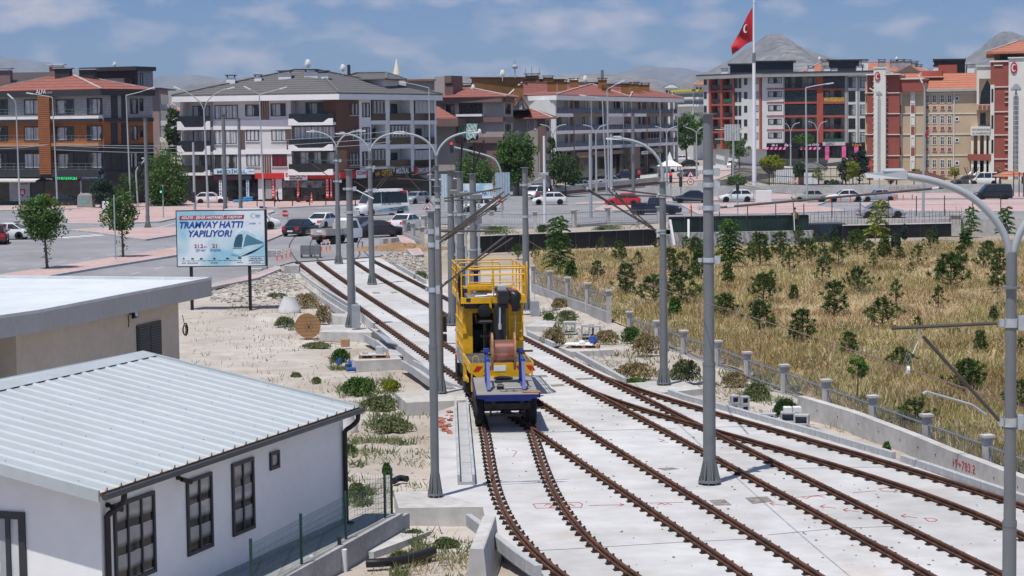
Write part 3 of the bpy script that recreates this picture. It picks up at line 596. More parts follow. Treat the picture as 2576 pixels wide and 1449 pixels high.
def uchan(name,label,a,b,w,h,z,mat=m_kerb,t=.07):
 m=MB();a,b=np.array(a),np.array(b);d=b-a;d/=np.linalg.norm(d);n=np.array((-d[1],d[0]))
 m.bar((*a,z+t/2),(*b,z+t/2),w,t)
 for s in(-1,1):q=n*s*(w/2-t/2);m.bar((*(a+q),z+t+(h-t)/2),(*(b+q),z+t+(h-t)/2),t,h-t)
 return m.top(name,label,'drain channel',mat,(float(a[0]),float(a[1]),z),'cast U shaped drain channels')
a,b=np.array(G(1173,1210,.1)[:2]),np.array(G(1160,1010,.1)[:2])
for k in range(5):
 p,q=a+(b-a)*k/5,a+(b-a)*(k+.985)/5;uchan('drain_channel',f"U channel piece lying left of the curved rail, {['nearest the camera','second from its near end','middle one of the run','fourth from its near end','farthest, by the soot marked footing'][k]}",p,q,.46-.0*k,.26,.004)
ch=[G(*p)[:2]for p in((757,704),(800,735),(845,765),(880,785))]
for k in range(3):uchan('drain_channel',f"U channel along the far left edge of the slab, {['nearest the street','middle piece','piece ending by the small footing'][k]}",np.array(ch[k])+0,np.array(ch[k+1])*.995+np.array(ch[k])*.005,.62,.34,-.30)
ch=[G(*p)[:2]for p in((935,842),(965,858),(995,880))]
for k in range(2):uchan('drain_channel',['U channel with steel bars laid in it by the counterweight pole','U channel end right behind the wooden pallet'][k],ch[k],np.array(ch[k+1])*.995+np.array(ch[k])*.005,.75,.34,-.30)
ch=[np.array(p[:2])for p in spline([G(*p)for p in((1024,911),(1050,925),(1085,950),(1115,968),(1150,979))],2)]
for k in range(len(ch)-1):uchan('drain_channel',f"piece of the curved U channel left of the truck, {['first by the pallet footing','second from the pallet footing','third from the pallet footing','fourth from the pallet footing','fifth from the pallet footing','sixth from the pallet footing','seventh from the pallet footing','last by the soot marked footing'][k]}",ch[k],ch[k+1],.55,.30,-.22)
bars=MB()
for k in range(6):a,b=G(925+k*3,822+k*2,.05),G(975+k*5,862+k,.05);bars.tube([a,((a[0]+b[0])/2,(a[1]+b[1])/2,.1),b],.03,5)
bars.top('steel_bars','bundle of grey steel angle bars lying across the U channel','steel bars',m_galv)
KS=MB();KS.cbox(0,0,0,.15,.72,.3,.02);KME=KS.mesh('kerb_stone',m_kerb)
def kerbs(pts,group,label,z=-.02,h=1.):
 P=spline([G(*p)for p in pts],8);acc=0;prev=P[0];nxt=.37
 for p in P[1:]:
  d=p-prev;l=np.linalg.norm(d[:2])
  while acc+l>=nxt:
   t=(nxt-acc)/l;q=prev+d*t;o=inst('kerb_stone',KME,None,(q[0],q[1],z),math.atan2(d[1],d[0])-math.pi/2+random.uniform(-.01,.01),(1,1,h));tag(o,label,'kerb stone',group);nxt+=.755
  acc+=l;prev=p
kerbs([(1450,895),(1510,928),(1570,962)],'kerb stones by the pallet footing','grey kerb stone in the row right of the pallet footing',-.02,.72)
kerbs([(1328,842),(1360,857),(1390,871)],'kerb stones right of the truck','grey kerb stone in the short row right of the truck',-.02,.72)
kerbs([(1685,993),(1730,1008),(1800,1026),(1932,1063),(2044,1094),(2147,1124),(2240,1151)],'kerb stones along the outer branch rail','grey kerb stone in the long row along the outermost branch rail',-.02,.72)
kerbs([(2270,1161),(2350,1187),(2450,1221),(2530,1248),(2600,1271)],'kerb stones at the foot of the retaining wall','grey kerb stone in the row under the sprayed retaining wall',-.02,.72)
kerbs([(999,674),(1035,694),(1069,714)],'kerb stones by the rubble','grey kerb stone in the row beside the white rubble')
kerbs([(1180,1318),(1215,1345),(1250,1372),(1300,1412),(1353,1449)],'kerb stones at the lower left slab edge','grey kerb stone in the row at the lower left edge of the slab',-.05)
kerbs([(757,690),(800,722),(850,752),(900,783)],'kerb stones at the far left slab edge','grey kerb stone on the far left edge of the slab',-.15)
wp=[G(*p,-.1)for p in((2006,1040),(2140,1084),(2275,1132),(2390,1175),(2522,1222),(2700,1292))]
T=thing('retaining_wall','pale cast concrete retaining wall with the red sprayed number 19+783.2','wall',wp[0])
wt_=[zat(x,y,p[1])for(x,y),p in zip(((2006,996),(2140,1036),(2275,1087),(2390,1134),(2522,1184),(2700,1250)),wp)]
m=MB();rings=[]
for i,(p,z)in enumerate(zip(wp,wt_)):
 d=np.array(wp[min(i+1,5)][:2])-np.array(wp[max(i-1,0)][:2]);d/=np.linalg.norm(d);n=np.array((-d[1],d[0]));n=n if n[1]>0 else-n
 rings.append([(p[0],p[1],-.5),(p[0]+n[0]*.3,p[1]+n[1]*.3,-.5),(p[0]+n[0]*.28,p[1]+n[1]*.28,z),(p[0],p[1],z)])
m.loft(rings);m.build('wall_body',m_conc,T,world=True)
WW=Wall(wp[3],wp[4]);u,z=WW.at(2424,1173);WW.text('19+783.2',M('red_spray',(.42,.07,.07)),T,u,z,.006,.34,1.35,0,name='sprayed_number')
hb=MB()
for k in range(14):
 t=k/13*4.999;i=int(t);q=np.array(wp[i])*(1-t+i)+np.array(wp[i+1])*(t-i);z=wt_[i]*(1-t+i)+wt_[i+1]*(t-i)
 for dz in(.28,):hb.cyl((q[0],q[1]-.012,z-dz),(q[0],q[1]+.02,z-dz),.022,n=8)
hb.build('tie_holes',m_frame,T,world=True)
def barrier(label,a,b,z,wtop=.2,wbot=.6,h=.85,mat=m_conc):
 a,b=np.array(a[:2]),np.array(b[:2]);d=(b-a)/np.linalg.norm(b-a);n=np.array((-d[1],d[0]));m=MB()
 pr_=[(-wbot/2,0),(wbot/2,0),(wbot/2,.08),(wtop/2+.06,.32),(wtop/2,h-.02),(wtop/2-.03,h),(-wtop/2+.03,h),(-wtop/2,h-.02),(-wtop/2-.06,.32),(-wbot/2,.08)]
 m.loft([[(q[0]+n[0]*u,q[1]+n[1]*u,z+v)for u,v in pr_]for q in(a,b)]);return m.top('traffic_barrier',label,'barrier',mat,(float(a[0]),float(a[1]),z))
barrier('broad concrete barrier at the bottom edge beside the curved rail',G(1200,1478,-.3),np.array(G(1202,1424,-.3))+np.array((.25,1.6,0)),-.42,.30,.62,.95)
barrier('pale cracked concrete barrier standing on rubble at the street corner',G(960,626,-.0),G(978,624,0),-.05,.25,.75,.85);barrier('second concrete barrier beside the cracked one at the street corner',G(980,625,0),G(1000,622,0),-.05,.25,.75,.85)
def cone(label,x,y,r,z):
 p=G(x,y,z);m=MB();m.lathe(p[0],p[1],[(r,z-.05),(r,z+.16*r/.58),(r*.62,z+.62),(r*.62,z+.70),(r*.56,z+.70),(r*.56,z+.78),(r*.42,z+.78),(r*.40,z+.55)],24);m.top('manhole_cone',label,'manhole',M('white_concrete',(.60,.60,.59),.9,.08,1.5,bump=.2),p,smooth=True)
cone('white concrete manhole cone on the rubble left of the far slab',729,783,.60,-.30);cone('white concrete manhole cone half hidden behind the corner of the white house',868,1085,.42,-.45)
def drum(label,x,y,r,w,z,ang,mat):
 p=G(x,y,z);T=thing('cable_drum',label,'cable drum',(p[0],p[1],z),ang)
 for s in(-1,1):
  m=MB();m.cyl((0,s*w/2-.025,r),(0,s*w/2+.025,r),r,n=28);m.build('flange',mat,T)
 m=MB();m.cyl((0,-w/2+.02,r),(0,w/2-.02,r),r*.55,n=20);m.build('barrel',m_wood,T);m=MB();m.cyl((0,-w/2-.04,r),(0,w/2+.04,r),.05,n=10)
 for k in range(6):t=k*math.pi/3;m.cyl((.3*r*math.cos(t),-w/2-.045,r+.3*r*math.sin(t)),(.3*r*math.cos(t),w/2,r+.3*r*math.sin(t)),.018,n=6)
 m.build('bolts',m_frame,T)
drum('large brown wooden cable drum standing on its rim in the yard',775,850,.56,.62,-.35,R(12),stripes('drum_planks',(.12,.06,.025),(.36,.20,.09),6.2,'Z',.85,.1,noise=.12))
def loose(name,label,cat,mb,mat,base=None,group=None):return mb.top(name,label,cat,mat,base,group)
def pallet(label,x,y,z,w,d,a):
 p=G(x,y,z);T=thing('pallet',label,'pallet',(p[0],p[1],z),a)
 for yy in(-d/2+.05,0,d/2-.05):
  m=MB();m.box(0,yy,0,w,.1,.022)
  for xx in(-w/2+.07,0,w/2-.07):m.box(xx,yy,.022,.14,.1,.09)
  m.build('runner',m_wood,T)
 m=MB()
 for k in range(7):m.box(-w/2+.06+k*(w-.12)/6,0,.112,.1,d,.022)
 m.build('top_boards',m_wood,T);return p
p=pallet('wooden pallet on the footing left of the truck with grey sheet on top',941,899,.004,1.25,.95,R(4))
m=MB();m.box(p[0]-.05,p[1],.14,1.05,.8,.015,R(8));loose('plastic_sheet','pale grey sheet lying on the left pallet','sheet',m,M('grey_sheet',(.5,.53,.55),.5,.1,3.));m=MB();m.cbox(p[0]+.22,p[1]+.05,.156,.3,.3,.3);loose('concrete_block','grey concrete block standing on the left pallet','block',m,m_kerb)
m=MB();m.cbox(p[0]-.35,p[1]-.1,.156,.22,.2,.1,.03);loose('concrete_chunk','small pale lump on the left pallet beside the grey block','block',m,m_rock)
p=pallet('wooden pallet on the footing right of the truck under white sheeting',1470,874,.006,1.3,.9,R(-6))
m=MB();m.box(p[0]-.2,p[1],.142,1.2,.8,.04,R(-10));loose('plastic_sheet','white folded sheeting on the right pallet','sheet',m,m_white);m=MB();m.cyl((p[0]+.35,p[1]-.2,.32),(p[0]+.38,p[1]-.12,.36),.19,n=20);loose('blue_disc','blue round cable spool leaning on the right pallet','spool',m,M('spool_blue',(.03,.10,.38),.4));m=MB();m.ball(p[0]-.1,p[1]-.25,.24,.14,.12,.1);loose('white_bag','small white bag on the right pallet','bag',m,m_offw)
p=G(869,872,-.4);m=MB();m.cbox(p[0],p[1],-.4,.36,.36,.34,.01);loose('cardboard_box','brown cardboard box in the weeds by the long board','box',m,M('cardboard',(.36,.21,.12),.9,.1,3.))
a,b=G(790,858,-.38),G(860,862,-.38);m=MB();m.bar((a[0],a[1],-.36),(b[0],b[1],-.36),.09,.04);loose('timber_board','long thin board lying in front of the cable drum footing','board',m,m_wood)
for k,(a,b)in enumerate((((848,912),(868,900)),((872,921),(893,917)),((873,931),(899,929)),((880,912),(900,922)))):
 P,Q=G(*a,-.35),G(*b,-.35);m=MB();m.cyl((P[0],P[1],-.33),(Q[0],Q[1],-.33),.085,n=10);loose('blue_pipe',['short blue pipe leaning into the weeds, farthest of the blue pipes','blue pipe in the middle of the blue heap','blue pipe lying nearest the camera, apart from the heap','blue pipe crossing the others in the heap'][k],'pipe',m,M('blue_plastic_pipe',(.02,.09,.30),.4,.2,3.),None,'blue plastic pipes')
p=spline([G(*q,-.36)for q in((921,1428),(960,1426),(1010,1420),(1055,1408),(1090,1396))],6);m=MB();m.tube([(q[0],q[1],q[2]+.1)for q in p],.10,14);loose('black_pipe','thick bent black pipe lying at the bottom edge near the barrier','pipe',m,m_black)
p=spline([G(*q,-.38)for q in((990,1218),(1005,1210),(1024,1212))],4);m=MB();m.tube([(q[0],q[1],q[2]+.08)for q in p],.09,12);loose('black_pipe','short black pipe end behind the green fence corner','pipe',m,m_black)
for k,(x,y,h)in enumerate(((855,1428,.75),(866,1432,.5))):p=G(x,y,-.4);m=MB();m.cyl((p[0],p[1],-.45),(p[0],p[1],-.45+h),.045+.03*k,n=10);loose('riser_pipe',['thin dark riser pipe against the yard wall','white capped riser pipe against the yard wall'][k],'pipe',m,[m_frame,m_offw][k])
p=G(775,1446,-.4);m=MB();m.tube([(p[0],p[1],-.4),(p[0],p[1],-.1),(p[0]+.1,p[1]-.1,0),(p[0]+.2,p[1]-.2,-.1)],.07,10);loose('white_elbow_pipe','white bent pipe elbow at the bottom edge by the yard wall','pipe',m,m_white)
a,b=G(930,1345,-.4),G(1035,1298,-.4);m=MB();m.bar((*G(905,1395,-.4)[:2],-.42),(*G(1050,1342,-.4)[:2],-.42),.75,.22);loose('concrete_slab','rough concrete slab strip lying along the foot of the yard wall','slab',m,m_conc)
m=MB();a,b=G(1200,1330,-.2),G(1232,1352,-.2);m.cyl((a[0],a[1],-.1),(b[0],b[1],-.1),.07,n=10);loose('grey_pipe','pale pipe lying in the channel above the bottom barrier','pipe',m,m_lampgrey)
def blocks(cat_label,spec,size,mat,group,hollow=True):
 for k,(x,y,z,a,lab)in enumerate(spec):
  m=MB();w,d,h=size
  if hollow:
   t=.05;m.box(0,0,0,w,d,t);m.box(0,0,h-t,w,d,t);m.box(-w/2+t/2,0,t,t,d,h-2*t);m.box(w/2-t/2,0,t,t,d,h-2*t);m.box(0,d/2-t/2,t,w-2*t,t,h-2*t)
  else:m.cbox(0,0,0,w,d,h,.015)
  m.top('concrete_block',lab,'block',mat,(x,y,z),group,rz=a,local=True)
p=G(1846,1036,-.12);q=G(1873,1038,-.12);blocks('',[(p[0],p[1],-.12,R(8),'hollow block bottom left in the stack of four by the railing'),(q[0],q[1],-.12,R(8),'hollow block bottom right in the stack of four by the railing'),(p[0]+.03,p[1],.16,R(8),'hollow block top left in the stack of four by the railing'),(q[0],q[1],.16,R(8),'hollow block top right in the stack of four by the railing')],(.27,.3,.27),m_kerb,'hollow blocks by the railing')
p=G(1985,1064,-.1);blocks('',[(p[0],p[1]+.25,-.1,R(-10),'grey block under the two white boxes at the retaining wall end'),(p[0]+.35,p[1]-.35,-.1,R(-14),'open grey block lying in front of the retaining wall end'),(p[0]-.65,p[1]-.0,-.1,R(-14),'flat grey block left of the retaining wall end')],(.46,.4,.32),m_kerb,'blocks at the wall end')
for k in range(2):m=MB();m.cbox(p[0]-.02+k*.3,p[1]+.2,.22,.26,.24,.18,.02);loose('white_box',['left of two white cartons on the block pile','right of two white cartons on the block pile'][k],'carton',m,m_offw)
for k,(x,y)in enumerate(((1433,838),(1478,846),(1497,848))):
 p=G(x,y,-.15);m=MB();t=.06;w=.55;m.box(p[0],p[1],-.15,w,.9,t)
 for s in(-1,1):m.box(p[0]+s*(w/2-t/2),p[1],-.15+t,t,.9,.42)
 m.box(p[0],p[1]-.1,.33,w,.7,t);m.top('channel_element',['square concrete channel element nearest the truck on the right','square concrete channel element, left one of the pair','square concrete channel element, right one of the pair'][k],'drain channel',m_kerb,(p[0],p[1],-.15),'square channel elements right of the track')
p=G(781,649);k=0
for r_ in range(3):
 for c_ in range(2):
  for d_ in range(2):
   m=MB()
   if r_==0:m.box(0,0,0,.68,.45,.05);m.box(0,0,.25,.68,.45,.05);m.box(-.31,0,.05,.06,.45,.2);m.box(.31,0,.05,.06,.45,.2)
   else:
    for j in range(3):m.cbox(0,-.15+j*.15,0,.68,.145,.3,.01)
   m.top('kerb_bundle',f"{['hollow','grey','grey'][r_]} block, {['bottom','middle','top'][r_]} layer of the kerb stack by the rails, {['left','right'][c_]} {['front','back'][d_]}",'block',M('dark_block',(.17,.18,.19),.85,.12,3.),(p[0]-.36+c_*.72,p[1]+d_*.48,r_*.305+.01),'kerb stack at the street end',local=True)
for k,(x,y)in enumerate(((645,688),(655,684),(690,650),(735,690))):
 p=G(x,y,-.1);m=MB();m.cbox(p[0],p[1],-.15,random.uniform(.8,1.2),.7,random.uniform(.4,.7),.05);loose('rubble_block',['grey broken block behind the right billboard post','larger grey broken block behind the right billboard post','lump of broken paving by the orange bollards','grey block at the far left corner of the slab'][k],'block',m,m_conc2)
def rocks(name,label,areas,n,smin,smax,mat,zf,kind='stuff'):
 m=MB()
 for _ in range(n):
  (x,y)=random.choice(areas)();s=smin*(smax/smin)**random.random();z=zf(x,y)
  q=[(x+s*.5*(a+random.uniform(-.6,.6)),y+s*.5*(b+random.uniform(-.6,.6)),z-s*.1+(s*random.uniform(.3,.6)if c else 0))for c in(0,1)for a,b in((-1,-1),(1,-1),(1,1),(-1,1))];m.hexa(q)
 m.top(name,None,None,mat,kind=kind)
def quadarea(*pts):
 P=[np.array(G(x,y,-.2)[:2])for x,y in pts]
 def f():
  u,v=random.random(),random.random();return tuple((P[0]*(1-u)+P[1]*u)*(1-v)+(P[3]*(1-u)+P[2]*u)*v)
 return f
rocks('rubble',None,[quadarea((960,640),(1060,640),(1075,700),(985,672)),quadarea((650,680),(735,690),(760,740),(620,740)),quadarea((530,730),(700,700),(720,770),(530,760))],1500,.05,.26,m_rock,gz)
rocks('pebbles',None,[quadarea((860,960),(1090,1000),(1080,1240),(880,1230)),quadarea((480,760),(980,760),(1080,980),(480,1000)),quadarea((1000,1310),(1220,1330),(1200,1449),(900,1449)),quadarea((1330,800),(1480,860),(1600,950),(1480,950)),quadarea((1780,980),(1990,1060),(2260,1150),(1800,1015)),quadarea((1500,880),(1600,930),(1560,950),(1450,900))],1800,.02,.09,m_rock,gz)
rocks('slab_crumbs',None,[quadarea((1200,1100),(2576,1300),(2500,1449),(1400,1449)),quadarea((1190,1010),(1420,960),(2400,1300),(1240,1200)),quadarea((800,690),(980,690),(1180,860),(1000,870))],420,.012,.06,M('grey_crumbs',(.28,.26,.24),.9,.3,6.),lambda x,y:.01)
rocks('brick_rubble',None,[quadarea((1100,1040),(1140,1050),(1135,1110),(1100,1110)),quadarea((660,690),(720,700),(735,730),(650,730))],60,.06,.2,M('brick_bits',(.35,.13,.09),.9,.3,4.),lambda x,y:.0 if y<75 else gz(x,y))
m=MB()
for k in range(90):
 a=random.uniform(0,6.28);r_=random.random()**.6;p=G(1005,628);x,y=p[0]+r_*3.4*math.cos(a),p[1]+1+r_*3.*math.sin(a);m.ball(x,y,-.05,random.uniform(.4,1),random.uniform(.4,1.),.5*(1-r_)+.12,8,4)
struct('dirt_mound',m,m_brown_dirt,True)
TR=thing('work_truck','yellow overhead line work truck with railed roof platform and open rear door','truck',(-.37,68.2,.06),math.atan2(.996,-.09))
def part(mb,name,mat,par=TR,**k):return mb.build(name,mat,par,**k)
def bx(*b,mb=None):
 mb=mb or MB()
 for x0,x1,y0,y1,z0,z1 in b:mb.hexa([(x0,y0,z0),(x1,y0,z0),(x1,y1,z0),(x0,y1,z0),(x0,y0,z1),(x1,y0,z1),(x1,y1,z1),(x0,y1,z1)])
 return mb
m_dk=M('dark_machine_grey',(.022,.024,.028),.5,.2,3.,fine=.15);m_grim=M('grimy_chassis',(.03,.027,.024),.8,.4,4.)
part(bx((-.1,8.9,-.42,-.28,.62,.86),(-.1,8.9,.28,.42,.62,.86),(.3,.5,-.3,.3,.62,.84),(3.2,3.6,-.9,.9,.42,.6),(5.2,6.6,-.95,-.5,.5,1.2),(5.2,6.8,.5,.95,.5,1.2)),'chassis',m_grim)
part(bx((0,3.32,-1.03,1.03,1.40,1.50)),'load_bed',M('worn_bed_plate',(.075,.08,.085),.7,.35,1.5,fine=.2))
tb=bx((-.06,0,-1.05,1.05,1.24,1.53));tb.hexa([(-.06,-.72,.98),(0,-.72,.98),(0,.72,.98),(-.06,.72,.98),(-.06,-1.05,1.24),(0,-1.05,1.24),(0,1.05,1.24),(-.06,1.05,1.24)]);tb.tube([(-.04,-1.0,1.3),(-.04,-1.0,.6)],.03,6);tb.tube([(-.04,1.0,1.3),(-.04,1.0,.6)],.03,6)
tail=part(tb,'tailboard',m_yel)
cv=MB()
for y0 in(.97,.62,-.58,-.93):
 s=1 if y0>0 else-1;w=.2
 cv.quad((-.0645,y0,1.26),(-.0645,y0-w,1.26),(-.0645,y0-w-s*.14,1.44),(-.0645,y0-s*.14,1.44))
part(cv,'chevron_marking',m_red,tail);part(bx((-.072,-.062,-.13,.27,1.26,1.46)),'number_plate',m_plate,tail)
for y in(.32,-.12):part(bx((-.16,-.06,y-.06,y+.06,1.0,1.08)),'tow_eye',m_yel,tail)
sk=bx((.02,1.5,1.03,1.07,1.20,1.53),(1.5,3.3,1.03,1.07,1.28,1.53),(1.0,2.2,1.03,1.09,.78,.9),(.02,3.3,-1.07,-1.03,1.24,1.53));part(sk,'side_rail',m_yel)
part(bx((2.72,2.80,.72,1.1,1.0,1.5),(2.72,2.80,.98,1.1,.62,1.0)),'mudguard',m_yel);part(bx((2.72,2.80,-1.1,-.72,.8,1.5)),'mudguard',m_yel)
for y in(.86,-.86):
 part(bx((-.02,.12,y-.18,y+.18,.70,.74),(.04,.14,y-.18,y+.18,.74,.94)),'lamp_housing',m_black);part(bx((-.01,.04,y-.15,y+.15,.755,.925)),'tail_light',m_tail)
for y in(.95,-.6):h=MB();h.tube(spline([(.1,y,1.52),(.1,y,1.72),(.1,y-.14,1.76),(.1,y-.2,1.62),(.1,y-.2,1.52)],4),.012,6);part(h,'grab_handle',m_yel)
cb=bx((3.3,7.0,.98,1.05,1.42,3.22),(3.3,7.0,-1.05,-.98,1.42,3.22),(6.9,7.0,-.98,.98,1.5,3.2),(3.3,7.0,-.98,.98,3.16,3.22),(3.3,3.36,.72,.98,1.5,3.16),(3.3,3.36,-.98,-.02,1.5,3.16),(3.3,3.36,-.02,.72,2.9,3.16))
for x in(3.7,4.5,5.3,6.1):bx((x,x+.05,1.05,1.075,1.6,3.1),mb=cb)
bx((3.5,6.9,1.05,1.08,2.0,2.06),(3.5,6.9,1.05,1.08,2.5,2.56),(3.5,6.9,1.05,1.08,1.62,1.68),mb=cb)
cab_=part(cb,'cabin',m_yel);part(bx((3.4,6.85,-.95,.95,1.51,1.53),(4.4,6.4,.2,.9,1.54,2.2),(4.4,6.4,-.9,-.3,1.54,2.5)),'cabin_interior',m_black)
for z in(2.75,2.2):part(bx((3.24,3.3,.93,1.1,z,z+.14)),'hinge',m_yel,cab_)
part(bx((3.5,5.6,1.0,1.06,1.05,1.42),(5.6,6.9,1.0,1.06,.95,1.42)),'side_locker',M('silver_locker',(.30,.31,.31),.45,.2,2.,metal=.3))
part(bx((3.02,3.28,-.5,1.0,3.08,3.25),(2.6,3.2,-.05,.15,1.5,2.2)),'black_boxes',m_black)
pf=bx((2.95,7.75,1.02,1.14,3.26,3.48),(2.95,7.75,-1.14,-1.02,3.26,3.48),(2.95,3.05,-1.02,1.02,3.26,3.46),(7.65,7.75,-1.02,1.02,3.26,3.46),(2.90,2.96,.08,.16,3.08,3.5));part(pf,'platform_frame',m_yel)
part(bx((3.05,7.65,-1.02,1.02,3.36,3.42)),'platform_floor',M('platform_plate',(.16,.155,.15),.7,.25,2.));part(bx((2.94,2.98,.8,.95,3.33,3.45)),'work_light',m_dk)
def rail_loop(pts,name='guard_rail',r=.026):m=MB();m.tube(pts,r,7);part(m,name,m_yel)
zt=4.46
def gate(x,y0,y1,zs_,posts):
 m=MB();m.tube([(x,y0,3.45),(x,y0,zt-.07),(x,y0+(.07 if y1>y0 else-.07),zt),(x,y1-(.07 if y1>y0 else-.07),zt),(x,y1,zt-.07),(x,y1,3.45)],.026,7)
 for z in zs_:m.tube([(x,y0,z),(x,y1,z)],.02,6)
 for y in posts:m.tube([(x,y,3.45),(x,y,zt)],.022,6)
 part(m,'guard_rail',m_yel)
gate(3.0,1.1,-1.1,(4.24,3.86),(.0,));gate(7.7,1.1,-1.1,(4.2,3.9),(.35,-.35));gate(4.1,.75,-1.1,(4.18,3.9),());gate(6.2,1.0,-.5,(4.2,),())
for y in(1.12,-1.12):
 m=MB()
 m.tube([(3.0,y,zt),(7.7,y,zt)],.026,7)
 for z in(4.2,3.86):m.tube([(3.0,y,z),(7.7,y,z)],.02,6)
 for x in(4.1,5.3,6.5):m.tube([(x,y,3.4),(x,y,zt)],.024,6)
 part(m,'guard_rail',m_yel)
for k,(y,z)in enumerate(((-1.16,4.5),(-1.16,4.3))):m=MB();m.tube(spline([(2.98,y,3.5),(2.9,y,4.0),(2.95,y,z+.12),(3.2,y,z+.1),(3.9,y,z-.1),(4.2,y,3.6)],4),.024,6);part(m,'guard_rail',m_yel)
wn_=bx((5.0,5.2,-.1,.75,3.55,3.78),(5.0,5.2,-.2,-.1,3.5,3.95));
for y in(.1,.3,.55):wn_.cyl((5.0,y,3.62),(4.9,y,3.62),.06,n=8)
part(wn_,'winch_frame',m_yel)
part(bx((6.6,6.75,.25,.42,3.45,4.3),(6.55,6.8,.2,.5,4.1,4.2)),'hydraulic_post',m_blue)
part(bx((3.3,3.8,-.85,-.35,3.42,3.68)),'tool_chest',m_red);part(bx((5.5,6.1,-.6,.4,3.42,3.62),(5.7,6.0,.5,.9,3.42,3.56)),'wooden_crate',m_wood)
m=MB();m.cyl((3.2,.2,3.52),(3.2,-.2,3.52),.06,n=10);m.cyl((3.25,-.02,3.45),(3.25,-.02,3.78),.05,n=10);m.cyl((3.5,.6,3.46),(3.35,-.1,3.5),.03,n=8);part(m,'white_pipes',m_white)
for k in range(8):
 m=MB();y0=.2-random.random()*.9;m.tube(spline([(2.75+.5*random.random(),y0,3.45),(3.0,y0-.15,3.62+.2*random.random()),(3.0-.3*random.random(),y0-.35,3.6),(2.8,y0-.3,3.2+.2*random.random())],5),.014,5);part(m,'hose',m_black)
m=MB()
for k in range(11):yy=1.02+random.uniform(0,.16);m.tube(spline([(3.05+.25*random.random(),yy,4.25),(3.05,yy+.04,3.95),(3.0+.2*random.random(),yy,3.5),(3.0,yy-.05,3.15+.3*random.random())],4),.022,5)
part(m,'harness_straps',m_black);m=MB();m.ball(3.1,1.16,3.75,.06,.06,.09);part(m,'orange_hook',m_orange)
cr_=bx((2.55,2.9,-.38,.0,1.5,3.25));cr_.cyl((2.7,-.2,1.5),(2.7,-.2,1.8),.26,n=14);part(cr_,'crane_mast',m_dk)
kb_=MB();kb_.cbox(2.65,-.30,3.28,.42,.36,.46,.03);part(kb_,'crane_head',m_dk);m=MB();m.cbox(2.7,-.26,3.74,.3,.28,.18,.03);part(m,'valve_box',m_lampgrey);m=MB();m.cyl((2.48,-.16,2.55),(2.52,-.18,3.15),.035,n=8);m.cyl((2.46,-.16,2.4),(2.46,-.16,2.6),.06,n=8);part(m,'hydraulic_ram',m_galv)
m=MB();pr=[(2.5,-.62,3.72,.14,.18),(2.45,-.68,3.62,.2,.22),(2.4,-.70,3.45,.19,.2),(2.42,-.69,3.3,.2,.19),(2.38,-.72,3.15,.17,.17),(2.4,-.7,3.02,.13,.13)]
m.loft([[(x+rx*math.cos(t)*random.uniform(.85,1.12),y+ry*math.sin(t)*random.uniform(.85,1.12),z)for t in np.linspace(0,6.283,11)[:-1]]for x,y,z,rx,ry in pr]);part(m,'wrapped_crane_arm',m_black,smooth=60);m=MB();m.tube(spline([(2.4,-.6,3.7),(2.38,-.58,3.95),(2.42,-.66,3.98),(2.4,-.72,3.6)],4),.012,5);m.tube([(2.4,-.7,3.02),(2.4,-.7,2.9),(2.4,-.68,2.3)],.012,5);part(m,'crane_rope',m_lampgrey)
m=MB();m.ball(2.75,-.48,3.22,.05,.05,.09);part(m,'beacon',m_orange)
m=MB()
for y in(-.55,-.98):m.tube([(3.18,y,1.55),(3.18,y,3.2)],.026,6)
for z in(1.7,1.98,2.26,2.54,2.82):m.tube([(3.18,-.55,z),(3.18,-.98,z)],.02,6)
for y in(-.52,-1.0):m.tube([(3.1,y,2.35),(3.02,y,2.6),(3.1,y,2.82)],.018,6)
part(m,'ladder',m_yel)
m=bx((3.0,3.3,-1.02,-.4,1.5,1.95));part(m,'step_box',m_yel)
m=MB();m.cbox(2.55,.33,2.62,.42,.46,.1,.03);part(m,'seat',m_black);m=MB();m.loft([[(2.84+dx,.33+.24*k*math.cos(t),3.0+.24*k*math.sin(t))for t in np.linspace(0,6.283,15)[:-1]]for dx,k in((-.06,.75),(-.04,1.),(.04,1.),(.06,.7))]);part(m,'seat_back',m_black,smooth=50)
m=MB();m.cyl((2.6,.33,1.5),(2.6,.33,2.62),.07,n=10);m.tube([(2.5,.62,2.62),(2.5,.66,2.84),(2.66,.66,2.88)],.03,6);m.box(2.5,.3,2.15,.3,.4,.06);m.tube([(2.4,.2,1.5),(2.4,.2,2.2),(2.5,.1,2.6)],.03,6);m.tube([(2.7,.05,1.5),(2.65,.08,2.0),(2.6,.1,2.5)],.04,6);part(m,'seat_pedestal',m_black)
for k in range(7):m=MB();m.tube(spline([(1.9+.5*random.random(),.1+.4*random.random(),1.53),(2.1,.0+.3*random.random(),1.62+.2*random.random()),(1.8+.5*random.random(),.3*random.random(),1.7),(1.6+.3*random.random(),.1,1.53)],4),.02,5);part(m,'loose_rope',[m_lampgrey,m_black,m_oldwood][k%3])
m=MB();m.loft([[(x,-w,z0),(x,w,z0),(x,w,1.5),(x,w*.93,zt_),(x,-w*.93,zt_),(x,-w,1.5)]for x,w,z0,zt_ in((7.08,.98,.75,2.72),(7.3,1.0,.72,2.82),(8.3,1.0,.7,2.82),(8.75,.98,.7,2.2),(8.9,.92,.7,1.5))]);cab=part(m,'driver_cab',m_white,smooth=35)
for s in(1,-1):m=MB();m.quad((7.4,s*1.004,1.55),(8.4,s*1.004,1.55),(8.2,s*.955,2.5),(7.4,s*.955,2.5));part(m,'side_window',m_carglass,cab)
